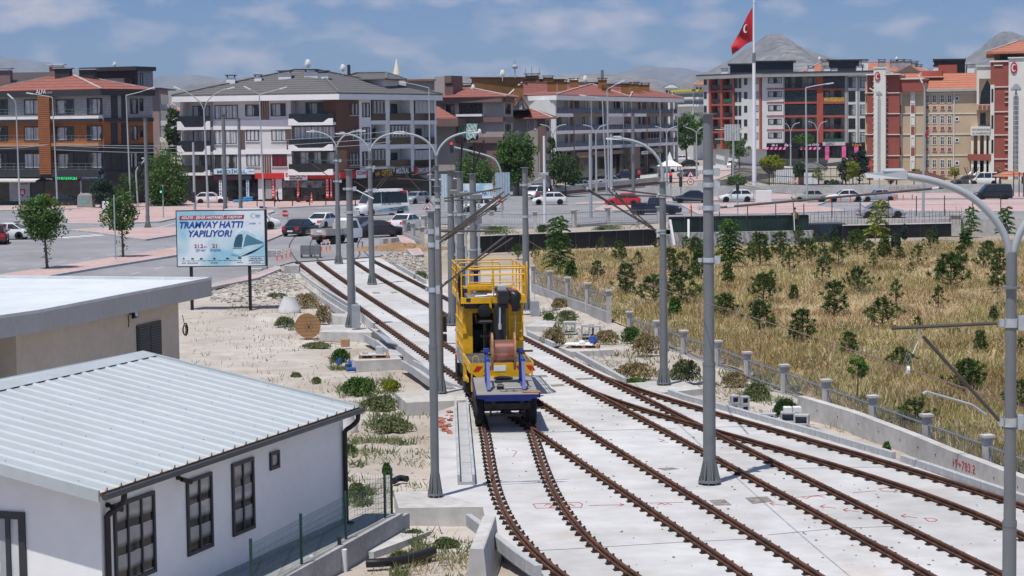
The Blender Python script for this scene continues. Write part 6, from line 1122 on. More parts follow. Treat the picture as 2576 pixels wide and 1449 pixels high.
sign(T,WF,721,432,778,453,m_white,(('ECZANE',.5,.62,.52,.9,m_rtxt),('GÜZELŞEHİR',.5,.2,.22,.6,m_ktxt)),.6);sign(T,WS,886,428,910,448,m_white,(('ECZANE',.5,.62,.5,.9,m_rtxt),),.55)
for x0,x1 in((685,693),(748,755),(821,829),(832,837)):sign(T,WF,x0,449,x1,498,M('pharmacy_red',(.55,.03,.025)),[(c,.5,.9-.15*k,.11,.6,m_wtxt)for k,c in enumerate('ECZANE')],.1,.1,'red_banner')
for x0,x1 in((650,664),(694,710)):slab(T,WF,x0,450,x1,502,.0,.08,m_offw,'shop_pier')
slab(T,WF,668,452,684,500,.02,.07,m_conc2,'roller_shutter');slab(T,WF,712,455,820,472,.02,.05,M('shop_shelves',(.16,.17,.18),.4,.8,1.4),'shop_shelves')
sign(T,WF,541,425,644,438,M('pale_blue_sign',(.62,.72,.78),.5),(('MEDİKAL',.44,.45,.7,.72,M('sign_blue',(.05,.20,.45),.4)),('925 46 18',.92,.5,.25,.12,m_btxt)),.3);sign(T,WF,483,438.5,634,452,m_char,(('ORTHOPEDİK MEDİKAL',.45,.5,.6,.75,M('dim_red',(.12,.012,.015),.5)),),.2)
sign(T,WF,553,453,560,500,m_wtxt,[(c,.5,.9-.16*k,.11,.6,m_btxt)for k,c in enumerate('GÖKMEN')],.1,.1,'side_banner');sign(T,WF,621,453,628,496,M('pale_blue_sign',(.6,.7,.8)),[(c,.5,.9-.14*k,.1,.6,m_btxt)for k,c in enumerate('MEDİKAL')],.1,.1,'side_banner')
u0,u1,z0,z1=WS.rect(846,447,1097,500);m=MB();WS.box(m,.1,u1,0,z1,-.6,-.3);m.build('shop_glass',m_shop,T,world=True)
sign(T,WS,939,425,986,446,m_black,(('eylül',.14,.5,.5,.22,m_ytxt),('OPTİK',.65,.5,.8,.6,m_ytxt)));sign(T,WS,990,421,1031,439,m_black,(('MEDİKAL',.45,.5,.8,.8,m_wtxt),));sign(T,WS,1039,418,1094,438,m_black,(('KEBAPÇI BEKİR USTA',.55,.5,.6,.85,m_wtxt),));sign(T,WS,1039,419,1046,437,m_red,(),.24)
m=MB();u0,u1,z0,z1=WS.rect(1052,439,1120,452);[m.add([WS.p(ua,z1,.1),WS.p(ub,z1,.1),WS.p(ub,z0,2.),WS.p(ua,z0,2.)],[(0,1,2,3)])for ua,ub in((u0+(u1-u0)*k/12,u0+(u1-u0)*(k+.55)/12)for k in range(12))];m.build('striped_awning',m_offw,T,world=True)
m_tau=M('taupe_render',(.36,.325,.30),.9,.05,.5,fine=.04);m_mau=M('mauve_band',(.175,.115,.105),.9,.06,.6)
P0,P1,P2=XY(1085,292),XY(1268,288),XY(1291,298);WF,WS=Wall(P0,P1),Wall(P1,P2);b0=V2(P0)+(V2(P2)-V2(P1))*1.5
T=thing('apartment_building','taupe house with dark mauve bands and red hip roof right of the white corner building','building',base(P1));core(T,(P0,P1,P2,b0),0,zat(1200,246,290),m_tau)
for y0,y1,o in((243,258,.9),(295,308,.5),(345,360,.5)):slab(T,WF,1085,y0,1268,y1,0,o,m_mau);slab(T,WS,1268,y0,1291,y1,0,.2,m_mau)
hip(T,[V2(P0)+(-.5,-1.2),V2(P1)+(.6,-1.2),V2(P2)+(.8,0),b0],zat(1200,243,290),(XY(1130,297),XY(1185,297)),zat(1160,222,297),m_tile);slab(T,WF,1086,192,1113,246,-4,-1,m_tau,'stair_block');slab(T,WF,1112,190,1129,244,-5,-.9,m_mau,'stair_block');slab(T,WF,1010,199,1090,204,-3,-1,m_mau,'roof_band');slab(T,WF,1010,204,1090,232,-4,-1.5,m_tau,'stair_block')
wins(T,WF,((1115,263,1143,287,1,m_curt_d),(1155,259,1214,287,5,m_dglass),(1118,318,1128,343,0,m_framew),(1118,381,1128,400,0,m_framew),(1180,368,1200,390,1,m_dglass)),.1);wins(T,WS,((1271,260,1284,288,1,m_dglass),(1271,312,1284,338,1,m_dglass)),.1)
slab(T,WF,1153,287,1218,293,0,.9,m_offw,'balcony');slab(T,WF,1086,345,1175,357,.0,1.4,m_mau,'balcony');slab(T,WF,1150,352,1222,359,0,1.2,m_mau,'balcony');slab(T,WF,1190,362,1290,430,.0,.1,m_mau,'lower_wall');chim(T,1132,208,232,292,1.0,m_mau);chim(T,1176,208,225,300,1.5,m_mau);dish(T,1190,220,292,.6);dish(T,1206,332,284,.6)
m=MB();n=14;[m.quad(*[WF.p(WF.at(x,y)[0],WF.at(x,y)[1],o+.08*math.sin(x*.9))for x,y,o in((1157+48*k/n,311,.6),(1157+48*(k+1)/n,311,.6),(1157+48*(k+1)/n,349+3*math.sin(k),1.3),(1157+48*k/n,349+3*math.sin(k-1),1.3))])for k in range(n)];m.build('green_blind',stripes('green_striped_blind',(.11,.24,.22),(.38,.48,.46),3.2,'XY',.8),T,world=True)
m=MB();u0,u1,z0,z1=WF.rect(1064,262,1176,298);m.add([WF.p(u0,z1,.5),WF.p(u0+2,z1,.5),WF.p(u1,z0,3.5),WF.p(u0,z0,3.5)],[(0,1,2,3)]);m.build('lower_roof',m_tile,T,world=True);slab(T,WF,1064,298,1177,318,.2,3.5,m_mau,'lower_fascia');slab(T,WF,1110,318,1155,430,.0,1.5,m_tau,'lower_wing')
P0,P1,P2=XY(1262,306),XY(1372,302),XY(1386,312);WF,WS=Wall(P0,P1),Wall(P1,P2);b0=V2(P0)+(V2(P2)-V2(P1))*1.6
T=thing('apartment_building','small taupe house with gabled dormer and red roof left of the long balcony building','building',base(P1));core(T,(P0,P1,P2,b0),0,zat(1330,297,304),m_tau);hip(T,[V2(P0)+(-.4,-1),V2(P1)+(1.,-1),V2(P2)+(1,0),b0],zat(1330,297,304),(XY(1300,309),XY(1340,309)),zat(1320,276,309),m_tile)
m=MB();a,b,c=at(1288,277,303),at(1324,277,303),at(1311,246,303);m.loft([[np.array(p)+np.array((0,dy,0))for p in(a,b,c)]for dy in(0,6)]);m.build('dormer_wall',m_tau,T,world=True);m=MB();e=np.array((0,-.6,.15));m.loft([[np.array(c)+e,np.array(b)+np.array((.7,-.6,-.5)),np.array(b)+np.array((.7,-.6,-.2)),np.array(c)+e+np.array((0,0,.3))],[np.array(c)+e+np.array((0,7,0)),np.array(b)+np.array((.7,6,-.5)),np.array(b)+np.array((.7,6,-.2)),np.array(c)+e+np.array((0,7,.3))]]);m.loft([[np.array(c)+e,np.array(a)+np.array((-.7,-.6,-.5)),np.array(a)+np.array((-.7,-.6,-.2)),np.array(c)+e+np.array((0,0,.3))],[np.array(c)+e+np.array((0,7,0)),np.array(a)+np.array((-.7,6,-.5)),np.array(a)+np.array((-.7,6,-.2)),np.array(c)+e+np.array((0,7,.3))]]);m.build('dormer_roof',m_tile,T,world=True)
wins(T,WF,((1326,303,1332,327,0,m_dglass),(1344,303,1349,327,0,m_dglass)),.12,m_framew);wins(T,Wall(XY(1288,302.8),XY(1324,302.8)),((1306,255,1313,275,1,m_dglass),),.1,m_framew);wins(T,WS,((1374,303,1380,330,0,m_dglass),),.1);slab(T,WF,1354,297,1373,430,.0,.1,m_mau,'mauve_strip');slab(T,WF,1285,328,1306,345,0,1.2,m_offw,'balcony')
P0,P1,P2=XY(1296,338),XY(1398,330),XY(1705,398);WF,WS=Wall(P0,P1),Wall(P1,P2);b0=V2(P0)+V2(P2)-V2(P1);IN=1.9
T=thing('apartment_building','long white apartment block with rows of blue balcony rails and red roof','building',base(P1));zt_=WS.at(1450,251)[1];zz=[WS.at(1420,y)[1]for y in(294,337,379)];ws2=Wall(V2(P1)-WS.n*IN,V2(P2)-WS.n*IN)
core(T,(P0,V2(P1)-WF.n*0-WS.n*IN,V2(P2)-WS.n*IN,b0),0,zt_,m_wr);m=MB();WS.box(m,0,.25,0,zt_,-IN-.1,0);m.build('end_wall',m_wr,T,world=True)
m_brnb=M('brown_band',(.22,.165,.12),.9,.06,.6);m_brail=M('blue_balcony_rail',(.085,.115,.17),.5,.3,1.5)
fas=[V2(P0)+WF.n*1.-WF.d*.5,V2(P1)+WF.n*1.+WS.n*1.,V2(P2)+WS.n*1.+WS.d,V2(b0)+WS.d];core(T,fas,zt_-.1,zt_+.75,m_trim,'fascia');hip(T,[fas[0],fas[1],V2(fas[1])+(V2(fas[2])-V2(fas[1]))*.52,V2(fas[0])+(V2(fas[3])-V2(fas[0]))*.52],zt_+.78,(XY(1315,349),XY(1490,372)),zat(1330,207,349),m_tile);hip(T,[V2(fas[0])+(V2(fas[3])-V2(fas[0]))*.53,V2(fas[1])+(V2(fas[2])-V2(fas[1]))*.53,fas[2],fas[3]],zt_+.78,(XY(1500,384),XY(1600,400)),zat(1500,214,384),m_tile,'second_roof')
cols=(1398,1443,1487,1529,1568,1588,1627,1660,1693,1704);us=[WS.at(x,300)[0]for x in cols]
for k,u in enumerate(us):m=MB();WS.box(m,u-.2,u+.25,0,zt_,-.5,.06);m.build('column',m_brnb if k in(1,6)else m_wr,T,world=True)
for fi,z in enumerate(zz):
 for k in range(len(us)-1):
  m=MB();o=.7 if k==4 else 0;WS.box(m,us[k]+.02,us[k+1]-.02,z-.0,z+.55,-IN,.02+o);m.build('balcony_slab',m_brnb if(fi==0 and k in(1,2,6,7))else m_trim,T,world=True)
  m=MB();WS.box(m,us[k]+.26,us[k+1]-.21,z+.56,z+1.25,-.06+o,-.02+o);WS.box(m,us[k]+.26,us[k+1]-.21,z+1.35,z+1.43,-.08+o,.02+o);[WS.box(m,u-.04,u+.04,z+.55,z+1.4,-.08+o,.02+o)for u in np.linspace(us[k]+.3,us[k+1]-.3,7)];m.build('balcony_rail',m_brail,T,world=True)
  w=us[k+1]-us[k]
  for a,b,zb,mt in((.12,.26,.9,m_dglass),(.42,.66,.6,m_dglass if(k+fi)%3 else m_curt_d)):window(T,ws2,(us[k]+w*a,us[k]+w*b,z+zb,z+2.75),.12,0,0,m_frame,mt,.06,px=False)
  if(k+fi)%3==1 and w>3:m=MB();WS.box(m,us[k+1]-w*.34,us[k+1]-.2,z+.56,z+3.,-IN,-IN+.9);m.build('grey_partition',m_conc2,T,world=True)
  if(fi,k)in((1,4),(2,4),(1,3),(2,6)):window(T,WS,(us[k]+.3,us[k+1]-.3,z+1.4,z+2.9),.05,3,0,m_framew,m_curt if k==3 else m_dglass,.03,px=False)
u0=us[0];u1=us[-1];m=MB();WS.box(m,u0,u1,0,zz[2]-.02,-IN-.05,-IN+.5);m.build('shop_glass',m_shop,T,world=True);slab(T,WS,1444,380,1580,389,.0,.5,m_brnb,'brown_fascia')
sign(T,WS,1449,386,1483,397,m_brnb,(('MEDİKAL',.55,.5,.7,.85,m_ytxt),),.3);sign(T,WS,1488,384,1519,396,m_black,(('ESPRİMO',.55,.5,.5,.7,m_lampgrey),),.3);sign(T,WS,1622,373,1662,386,m_brnb,(('ARDUÇ CAFE',.5,.5,.7,.8,m_lampgrey),),.3);sign(T,WS,1597,380,1613,388,m_offw,(('KAFE',.5,.5,.5,.6,m_rtxt),),1.2);slab(T,WS,1564,372,1589,424,.3,1.6,M('stone_pier',(.17,.14,.11),.95,.5,2.5,bump=.6),'stone_pier')
for x,y0,y1,Y in((1306,209,236,334),(1389,200,220,345),(1416,200,222,345),(1445,196,212,360),(1516,196,212,366),(1526,215,228,362),(1574,208,225,372),(1597,206,222,380),(1606,208,220,385),(1624,208,223,392)):chim(T,x,y0,y1,Y,1.5,M('ochre_render',(.24,.125,.045),.9,.08,.7),m_rail)
m_och=M('ochre_render',(.24,.125,.045))
for k,(lab,x0,x1,y0,Y)in enumerate((('ochre block with flat roof left of the long red roof',1188,1320,193,345),('long low ochre roof block behind the red roof',1318,1420,198,372),('ochre roof block carrying the antenna mast',1418,1505,206,380),('farther ochre roof block right of the antenna',1505,1588,210,395))):
 T=thing('apartment_building',lab,'building',base(XY(x0,Y)));P=[XY(x0,Y),XY(x1,Y+4),XY(x1,Y+16),XY(x0,Y+16)];core(T,P,0,zat((x0+x1)/2,y0+3,Y),m_och);core(T,[V2(P[0])+(-.3,-.3),V2(P[1])+(.3,-.3),P[2],P[3]],zat((x0+x1)/2,y0+2,Y),zat((x0+x1)/2,y0,Y),m_frame if k else m_mau,'roof')
 if k==0:dish(T,1264,185,345,.9);m=MB();q=XY(1297,347);m.tube([(q[0],q[1],zat(1297,196,347)),(q[0],q[1],zat(1297,150,347))],.1,6);m.ball(q[0],q[1],zat(1297,168,347),.5,.5,.4);m.build('antenna_mast',m_lampgrey,T,world=True)
 if k==1:chim(T,1340,185,198,374,2.4,m_och,m_rail);chim(T,1380,190,200,374,1.8,m_och,m_rail)
 if k==2:dish(T,1472,200,380,1.);dish(T,1450,203,380,.8);m=MB();q=XY(1516,383);m.tube([(q[0],q[1],zat(1516,208,383)),(q[0],q[1],zat(1516,176,383))],.25,8);m.build('antenna_mast',m_zinc,T,world=True)
T=thing('apartment_building','white block with bright yellow roof band in the gap before the red apartment block','building',base(XY(1735,520)));P0,P1,P2=XY(1698,520),XY(1744,505),XY(1790,520);WF,WS=Wall(P0,P1),Wall(P1,P2);core(T,(P0,P1,P2,V2(P0)+V2(P2)-V2(P1)),0,zat(1740,228,505),m_wr);
for W_,xa,xb in((WF,1698,1743),(WS,1745,1790)):
 slab(T,W_,xa,226,xb,231,0,1.2,M('yellow_roof_band',(.62,.55,.03),.6,.05,1.),'yellow_band')
 for y in(236,254):slab(T,W_,xa,y,xb,y+9,.02,.08,m_dglass,'window_row');slab(T,W_,xa,y+9,xb,y+14,0,1.2,m_trim,'balcony')
core(T,[V2(P0)+(0,-1),V2(P1)+(0,-1.5),P2,V2(P0)+V2(P2)-V2(P1)],zat(1740,226,505),zat(1740,224,505),m_tile,'roof')
for k,(lab,x0,x1,yt,Y,mt,rt_)in enumerate((('far pale house with orange roof left of the white corner building',412,440,268,480,m_offw,m_tile_o),('far orange roofed house behind the green tree gap',425,456,280,430,m_offw,m_tile_o),('far grey blue roofed block left of the yellow banded block',1672,1705,222,640,m_offw,m_lampgrey),('far white block behind the yellow banded block',1748,1780,214,700,m_offw,m_tile_o))):
 T=thing('house',lab,'house',base(XY(x0,Y)));P=[XY(x0,Y),XY(x1,Y),XY(x1,Y+12),XY(x0,Y+12)];core(T,P,0,zat(x0,yt,Y),mt);hip(T,[V2(P[0])+(-.5,-.5),V2(P[1])+(.5,-.5),V2(P[2]),V2(P[3])],zat(x0,yt,Y)+.1,(XY((x0*2+x1)/3,Y+6),XY((x0+2*x1)/3,Y+6)),zat(x0,yt-9,Y+6),rt_);wins(T,Wall(P[0],P[1]),[(x0+3+k2*9,yt+5,x0+8+k2*9,yt+14,0,m_dglass)for k2 in range(int((x1-x0-4)/9))],.1)
T=thing('minaret','white minaret spire rising behind the white corner building','minaret',base(XY(1000,560)));q=XY(1000,560);m=MB();m.lathe(q[0],q[1],[(.9,0),(.75,zat(1000,190,560)),(1.05,zat(1000,188,560)),(1.05,zat(1000,185,560))],12);m.build('shaft',m_offw,T,world=True);m=MB();m.lathe(q[0],q[1],[(.95,zat(1000,185,560)),(.5,zat(1000,165,560)),(.05,zat(1000,146,560))],12);m.build('spire',M('spire_cream',(.68,.62,.54),.7,.06,1.),T,world=True)
for k,(x,y)in enumerate(((1323,172),(1339,168),(1345,184),(1355,182),(1359,170))):q=XY(x,1500);m=MB();m.tube([(q[0],q[1],0),(q[0],q[1],zat(x,y,1500))],[.5,.2],5);m.top('antenna_mast',['far thin antenna mast, leftmost of the cluster on the skyline','far thin antenna mast, second of the cluster','short far antenna mast in the middle of the cluster','short far antenna mast right of the middle','far thin antenna mast, rightmost of the cluster'][k],'mast',m_zinc,(q[0],q[1],0))
P0,P1,P2=XY(1768,446),XY(1928,430),XY(2212,424);WF,WS=Wall(P0,P1),Wall(P1,P2);b0=V2(P0)+(V2(P2)-V2(P1));IN=1.4
T=thing('apartment_building','six storey red, white and grey apartment block behind the flagpole','building',base(P1));m_rr=M('brick_red_render',(.36,.085,.06),.85,.07,.6);m_gr=M('grey_eave',(.30,.31,.31),.8,.05,.6);zt_=WS.at(2000,193)[1]
wf2,ws2=Wall(V2(P0)-WF.n*IN,V2(P1)-WF.n*IN),Wall(V2(P1)-WS.n*IN,V2(P2)-WS.n*IN);core(T,(V2(P0)-WF.n*IN,V2(P1)-WF.n*IN-WS.n*IN,V2(P2)-WS.n*IN,V2(b0)),0,zt_,m_wr)
fas=[V2(P0)+WF.n*1.-WF.d,V2(P1)+WF.n*1.+WS.n*1.,V2(P2)+WS.n*1.,V2(b0)];core(T,fas,zt_,zt_+.8,m_gr,'eave');core(T,[V2(p)+(0,-.1)for p in fas],zt_+.81,zt_+1.0,m_frame,'roof')
def blk(W_,x0,x1,y0,y1,o,mat,name):return slab(T,W_,x0,y0,x1,y1,-IN-.05,o,mat,name)
for x0,x1,mt,nm in((1770,1783,m_wr,'white_bay'),(1849,1911,m_wr,'white_bay'),(1784,1789,m_rr,'red_pier'),(1813,1818,m_rr,'red_pier'),(1844,1848,m_rr,'red_pier'),(1911,1916,m_rr,'red_pier'),(1917,1928,m_wr,'white_bay')):blk(WF,x0,x1,193,375,0 if mt is m_wr else .15,mt,nm)
for x0,x1,mt,nm in((1928,1971,m_wr,'white_bay'),(1971.5,1974,m_gr,'grey_pier'),(2055,2071,m_rr,'red_pier'),(2125,2132,m_gr,'grey_pier'),(2133,2157,m_wr,'white_bay'),(2157.5,2161,m_gr,'grey_pier'),(2161.5,2182,m_wr,'white_bay'),(2184,2212,m_wr,'white_bay')):blk(WS,x0,x1,190,360,0 if mt is not m_rr else .15,mt,nm)
for k,y in enumerate((222,256,290,325)):slab(T,WS,1974,y,2055,y+5,-IN,.1,m_rr,'red_band');slab(T,WS,2071,y,2125,y+5,-IN,.1,m_rr,'red_band');slab(T,WS,1929,y,1971,y+3,0,.1,m_rr,'red_band');slab(T,WF,1789,y+5,1844,y+10,-IN,.1,m_rr,'red_band')
for k in range(5):
 y=194+k*34.5;window(T,WS,(1932,y+1,1967,y+16),.1,4,0,m_frame,m_curt_d,.05)
 for x0,x1 in((2134,2152),(2163,2178),(2188,2204)):window(T,WS,(x0,y,x1,y+27),.1,2,.3,m_frame,m_dglass if k%2 else m_curt_d,.05)
 for x0,x1 in((1771,1778),(1872,1880),(1848.5,1856),(1858,1865)):window(T,WF,(x0,y+3,x1,y+20+(8 if x0<1870 and x0>1800 else 0)),.1,0,0,m_frame,m_dglass,.05)
 window(T,WF,(1896,y+2,1908,y+18),.1,1,0,m_frame,m_curt_d,.05)
 for x0,x1 in((1975,2054),(2072,2124)):
  if(x0<2000 and k in(1,2,4))or(x0>2000 and k in(0,2)):window(T,WS,(x0,y+1,x1,y+27),.06,5,.45,m_frame,m_dglass,.05)
  else:
   wins(T,ws2,((x0+2,y+1,x0+15,y+25,1,m_curt_d),(x0+26,y+1,x0+42,y+25,1,m_dglass),(x1-22,y+1,x1-8,y+25,1,m_curt_d)),.1);u0,u1,z0,z1=WS.rect(x0,y+17,x1,y+27);m=MB();WS.box(m,u0,u1,z0,z1,-.06,-.02)if(x0>2000 and k in(1,4))else[WS.box(m,u-.03,u+.03,z0,z1,-.05,.0)for u in np.linspace(u0,u1,26)];WS.box(m,u0,u1,z1,z1+.06,-.06,.0);m.build('balcony_rail',(M('gilt_rail',(.42,.27,.06),.5,.5,4.)if k==1 else M('green_rail',(.02,.10,.05),.6,.3,2.))if(x0>2000 and k in(1,4))else m_frame,T,world=True)
 for x0,x1 in((1790,1812),(1819,1843)):wins(T,wf2,((x0+2,y+4,x0+14,y+28,1,m_dglass),),.1);slab(T,WF,x0,y+20,x1,y+30,-.1,-.04,M('green_rail',(.02,.1,.05))if(k==1 and x0>1800)else m_dglass,'balcony_rail')
slab(T,WS,1929,360,2210,398,.0,.1,m_shop,'shop_glass');sign(T,WS,1968,360,2068,369,m_black,(('de n',.15,.5,.9,.18,m_wtxt),('DIŞ GİYİM',.78,.5,.55,.3,m_wtxt)),.3);sign(T,WS,2070,357,2127,366,M('florist_sign',(.6,.5,.56),.6),(('ÇİÇEKÇİ',.32,.5,.7,.4,m_ktxt),),.3);sign(T,WS,2132,360,2180,369,m_black,(('S.Park',.5,.5,.7,.5,M('amber_letters',(.75,.35,.03),.4)),),.3);sign(T,WS,1929,361,1966,369,m_black,(('de n',.55,.5,.8,.4,m_wtxt),),.3)
m=MB();m.m=0
for k in range(26):
 x=1930+k*5.4
 if not 1978<x<2010:m.m=k%2;m.quad(*[WS.p(WS.at(xx,y)[0],WS.at(xx,y)[1],o)for xx,y,o in((x,370,.3),(x+5.4,370,.3),(x+5.4,376,2.4),(x,376,2.4))])
m.build('awning',[M('awning_pink',(.62,.10,.36),.7),m_black],T,world=True);slab(T,WS,1981,372,2012,399,.2,3.,m_black,'black_kiosk')
for x in(2084,2126,2157):u,z=WS.at(x,385);m=MB();WS.box(m,u-.42,u+.42,z-1.3,z+1.4,2.2,2.35);m.build('feather_banner',M('banner_pink',(.65,.12,.33),.7,.3,1.),T,world=True)
for x0,x1,y0,Y in((1837,1905,160,445),(1903,1996,153,441),(2085,2161,150,438)):P=[XY(x0,Y),XY(x1,Y),XY(x1,Y+9),XY(x0,Y+9)];core(T,P,zt_,zat(x0,y0+4,Y),m_char,'penthouse');core(T,[V2(P[0])+(-.5,-.5),V2(P[1])+(.5,-.5),V2(P[2])+(.5,0),V2(P[3])+(-.5,0)],zat(x0,y0+4,Y),zat(x0,y0,Y),m_frame,'penthouse_roof')
for x,y0,y1 in((1823,172,190),(1845,172,186),(1886,172,186),(1925,168,182),(2040,165,181),(2080,165,181),(2098,168,181),(2162,162,181),(2175,150,165)):chim(T,x,y0,y1,446 if x<2000 else 434,1.3,m_trim)
T=thing('apartment_building','block with orange tiled hip roof and many chimneys behind the red apartment block','building',base(XY(2050,470)));P=[XY(2012,470),XY(2335,465),XY(2345,490),XY(2012,492)];core(T,P,0,zat(2180,182,468),m_wr);hip(T,P,zat(2180,181,468),(XY(2062,480),XY(2270,480)),zat(2160,158,480),m_tile_o)
for x,y0,y1 in((2075,148,165),(2172,149,165),(2218,149,160),(2248,150,165),(2265,149,158),(2282,150,162),(2300,153,168),(2310,162,178)):chim(T,x,y0,y1,472,1.5,m_conc2)
dish(T,2062,148,472,.7);dish(T,2256,148,472,.7)
m=MB();a,b,c=at(2255,182,462),at(2320,182,462),at(2288,164,462);m.loft([[np.array(p)+np.array((0,dy,0))for p in(a,b,c)]for dy in(0,9)]);m.build('dormer_gable',m_mau,T,world=True)
T=thing('apartment_building','charcoal rooftop block with red box before it, behind the school roof','building',base(XY(2390,400)));core(T,[XY(2441-2576+2484,400),XY(2427,400),XY(2427,412),XY(2349,412)],0,zat(2390,152,400),m_char);core(T,[XY(2346,399),XY(2429,399),XY(2429,413),XY(2346,413)],zat(2390,152,400),zat(2390,148,400),m_frame,'roof');core(T,[XY(2360,390),XY(2407,390),XY(2407,398),XY(2360,398)],0,zat(2380,163,390),m_rr,'red_block');chim(T,2440,162,180,400,1.4,m_trim);chim(T,2354,163,178,396,1.,m_trim)
WS=Wall(XY(2170,326),XY(2620,318));T=thing('school_building','brick red and beige school with white towers, lancet windows and orange tiled roof','school',base(WS.A));m_bei=M('beige_school_render',(.50,.385,.265),.9,.05,.5,fine=.04);m_sred=M('school_brick_red',(.30,.085,.065),.88,.06,.6,fine=.04);m_sw=M('school_white',(.70,.68,.63),.8,.04,.6)
def sb_(x0,x1,y0,y1,o0,o1,mat,nm):return slab(T,WS,x0,y0,x1,y1,o0,o1,mat,nm)
GB=470
sb_(2326,2470,228,GB,-14,0,m_bei,'wall');sb_(2180,2330,210,GB,-14,1.,m_bei,'wall');sb_(2186,2204,188,GB,-6,2.2,m_sred,'red_tower');sb_(2180,2186,206,GB,-5,1.8,m_bei,'wall');sb_(2204,2234,171,GB,-3,3.2,m_sw,'white_tower');sb_(2234,2267,188,GB,-6,2.2,m_sred,'red_tower');sb_(2264,2326,200,232,-6,1.8,m_sred,'red_block');sb_(2262,2328,197,200,-6,2.,m_sw,'coping')
for x0,x1,y in((2184,2206,187),(2232,2269,186),(2203,2236,170)):sb_(x0,x1,y,y+3,-3,3.3,m_sw,'coping')
for y in(233,285,337,390):
 for x0,x1,o in((2180,2204,2.35),(2234,2268,2.35),(2268,2326,1.12),(2326,2457,.1)):sb_(x0,x1,y,y+2,0,o,m_sw,'string_course')
for x0,x1 in((2264,2271),(2292,2304)):
 sb_(x0,x1,229,450,0,1.3,m_sw,'window_strip')
 for y in(238,292,345,403):window(T,WS,(*WS.rect(x0+2,y,x1-1.5,y+22)[:2],*WS.rect(x0,y,x1,y+22)[2:]),.08,1,.4,m_framew,m_dglass,1.36,px=False);sb_(x0+2,x1-1,y+26,y+46,1.3,1.34,m_sred,'red_panel')
for y in(238,290,343,401):
 for x0 in(2327,2345,2365,2383):window(T,WS,(x0,y,x0+11,y+22),.11,1,.4,m_framew,m_dglass,.08);sb_(x0,x0+12,y+27,y+38,0,.12,m_sw,'panel_frame');sb_(x0+1.2,x0+10.8,y+28.2,y+36.8,.1,.14,m_sred,'red_panel')
 window(T,WS,(2402,y+4,2413,y+15),.15,0,0,m_framew,m_dglass,.08)
sb_(2399,2401,232,460,0,.2,m_sw,'downpipe');sb_(2322,2462,224,230,-.1,.7,m_lampgrey,'gutter')
m=MB();a=[WS.p(WS.at(x,300)[0],z,o)for x,z,o in((2258,zat(2300,226,322),.6),(2465,zat(2400,226,321),.6),(2465,zat(2400,184,330),-10),(2258,zat(2300,184,331),-10))];m.add(a+[(p[0],p[1],p[2]-.2)for p in a],[(0,1,2,3),(7,6,5,4),(0,4,5,1),(1,5,6,2),(2,6,7,3),(3,7,4,0)]);m.build('roof',m_tile_o,T,world=True);m=MB();WS.box(m,*WS.rect(2310,178,2362,187)[:2],zat(2330,190,327),zat(2330,178,327),-7,-5);m.build('roof_vent',m_rr,T,world=True)
def lancet(x0,x1,yt,yb,o):
 u0,u1,z0,z1=WS.rect(x0,yt,x1,yb);um=(u0+u1)/2;h=(u1-u0)*1.9;m=MB();m.add([WS.p(u0,z0,o),WS.p(u1,z0,o),WS.p(u1,z1-h,o),WS.p(um,z1,o),WS.p(u0,z1-h,o)],[(0,1,2,3,4)]);f=m.build('lancet_window',m_dglass,T,world=True);g=MB();n=int((z1-z0)/.75);[WS.box(g,u0,u1,z0+k*.75-.03,z0+k*.75+.03,o-.02,o+.04)for k in range(n)];[WS.box(g,u0+(u1-u0)*k/4-.03,u0+(u1-u0)*k/4+.03,z0,z1-h*(.9 if k in(0,4)else .3),o-.02,o+.04)for k in(0,1,2,3,4)];g.build('glazing_bars',m_framew,f,off=tuple(T.location))
 s=MB();w=(u1-u0);[WS.box(s,um-w*a,um+w*a,z1+w*b,z1+w*(b+.35),o-.05,o+.06)for a,b in((.95,.0),(.65,.35),(.35,.7))];s.build('stepped_ornament',m_lampgrey,T,world=True)
lancet(2214,2221.5,238,437,3.23);lancet(2553,2566,225,450,4.23)
def emblem(x,y,ru,rz2,o):u,z=WS.at(x,y);m=MB();m.loft([[WS.p(u+ru*math.cos(t),z+rz2*math.sin(t),o+d)for t in np.linspace(0,6.283,25)[:-1]]for d in(0,.1)]);e=m.build('round_emblem',m_rtxt,T,world=True);g=MB();out=[(u+ru*.7*math.cos(t),z+rz2*.7*math.sin(t))for t in np.linspace(.7,5.6,14)];inn=[(u+ru*.18+ru*.5*math.cos(t),z+rz2*.5*math.sin(t))for t in np.linspace(.7,5.6,14)];[g.quad(WS.p(*out[i],o+.12),WS.p(*out[i+1],o+.12),WS.p(*inn[i+1],o+.12),WS.p(*inn[i],o+.12))for i in range(13)];g.build('crescent',m_sw,e,off=tuple(T.location))
emblem(2214,193,.42,.68,3.25);emblem(2555,172,.5,.85,4.25)
sb_(2458,2496,168,232,-4,.8,m_sw,'entrance_tower');sb_(2458,2464,232,262,-4,.8,m_sw,'entrance_tower');sb_(2464,2494,198,262,.8,.86,m_brnb,'arch_recess');sb_(2457,2496,165,168,-4,1.,m_sw,'coping');u0,u1,z0,z1=WS.rect(2466,200,2494,262);m=MB();m.add([WS.p(u0,z0,.9),WS.p(u1,z0,.9),WS.p(u1,z1-1.2,.9),WS.p((u0*.35+u1*.65),z1,.9),WS.p(u0+.2,z1-2.,.9)],[(0,1,2,3,4)]);m.build('arch_opening',m_dglass,T,world=True)
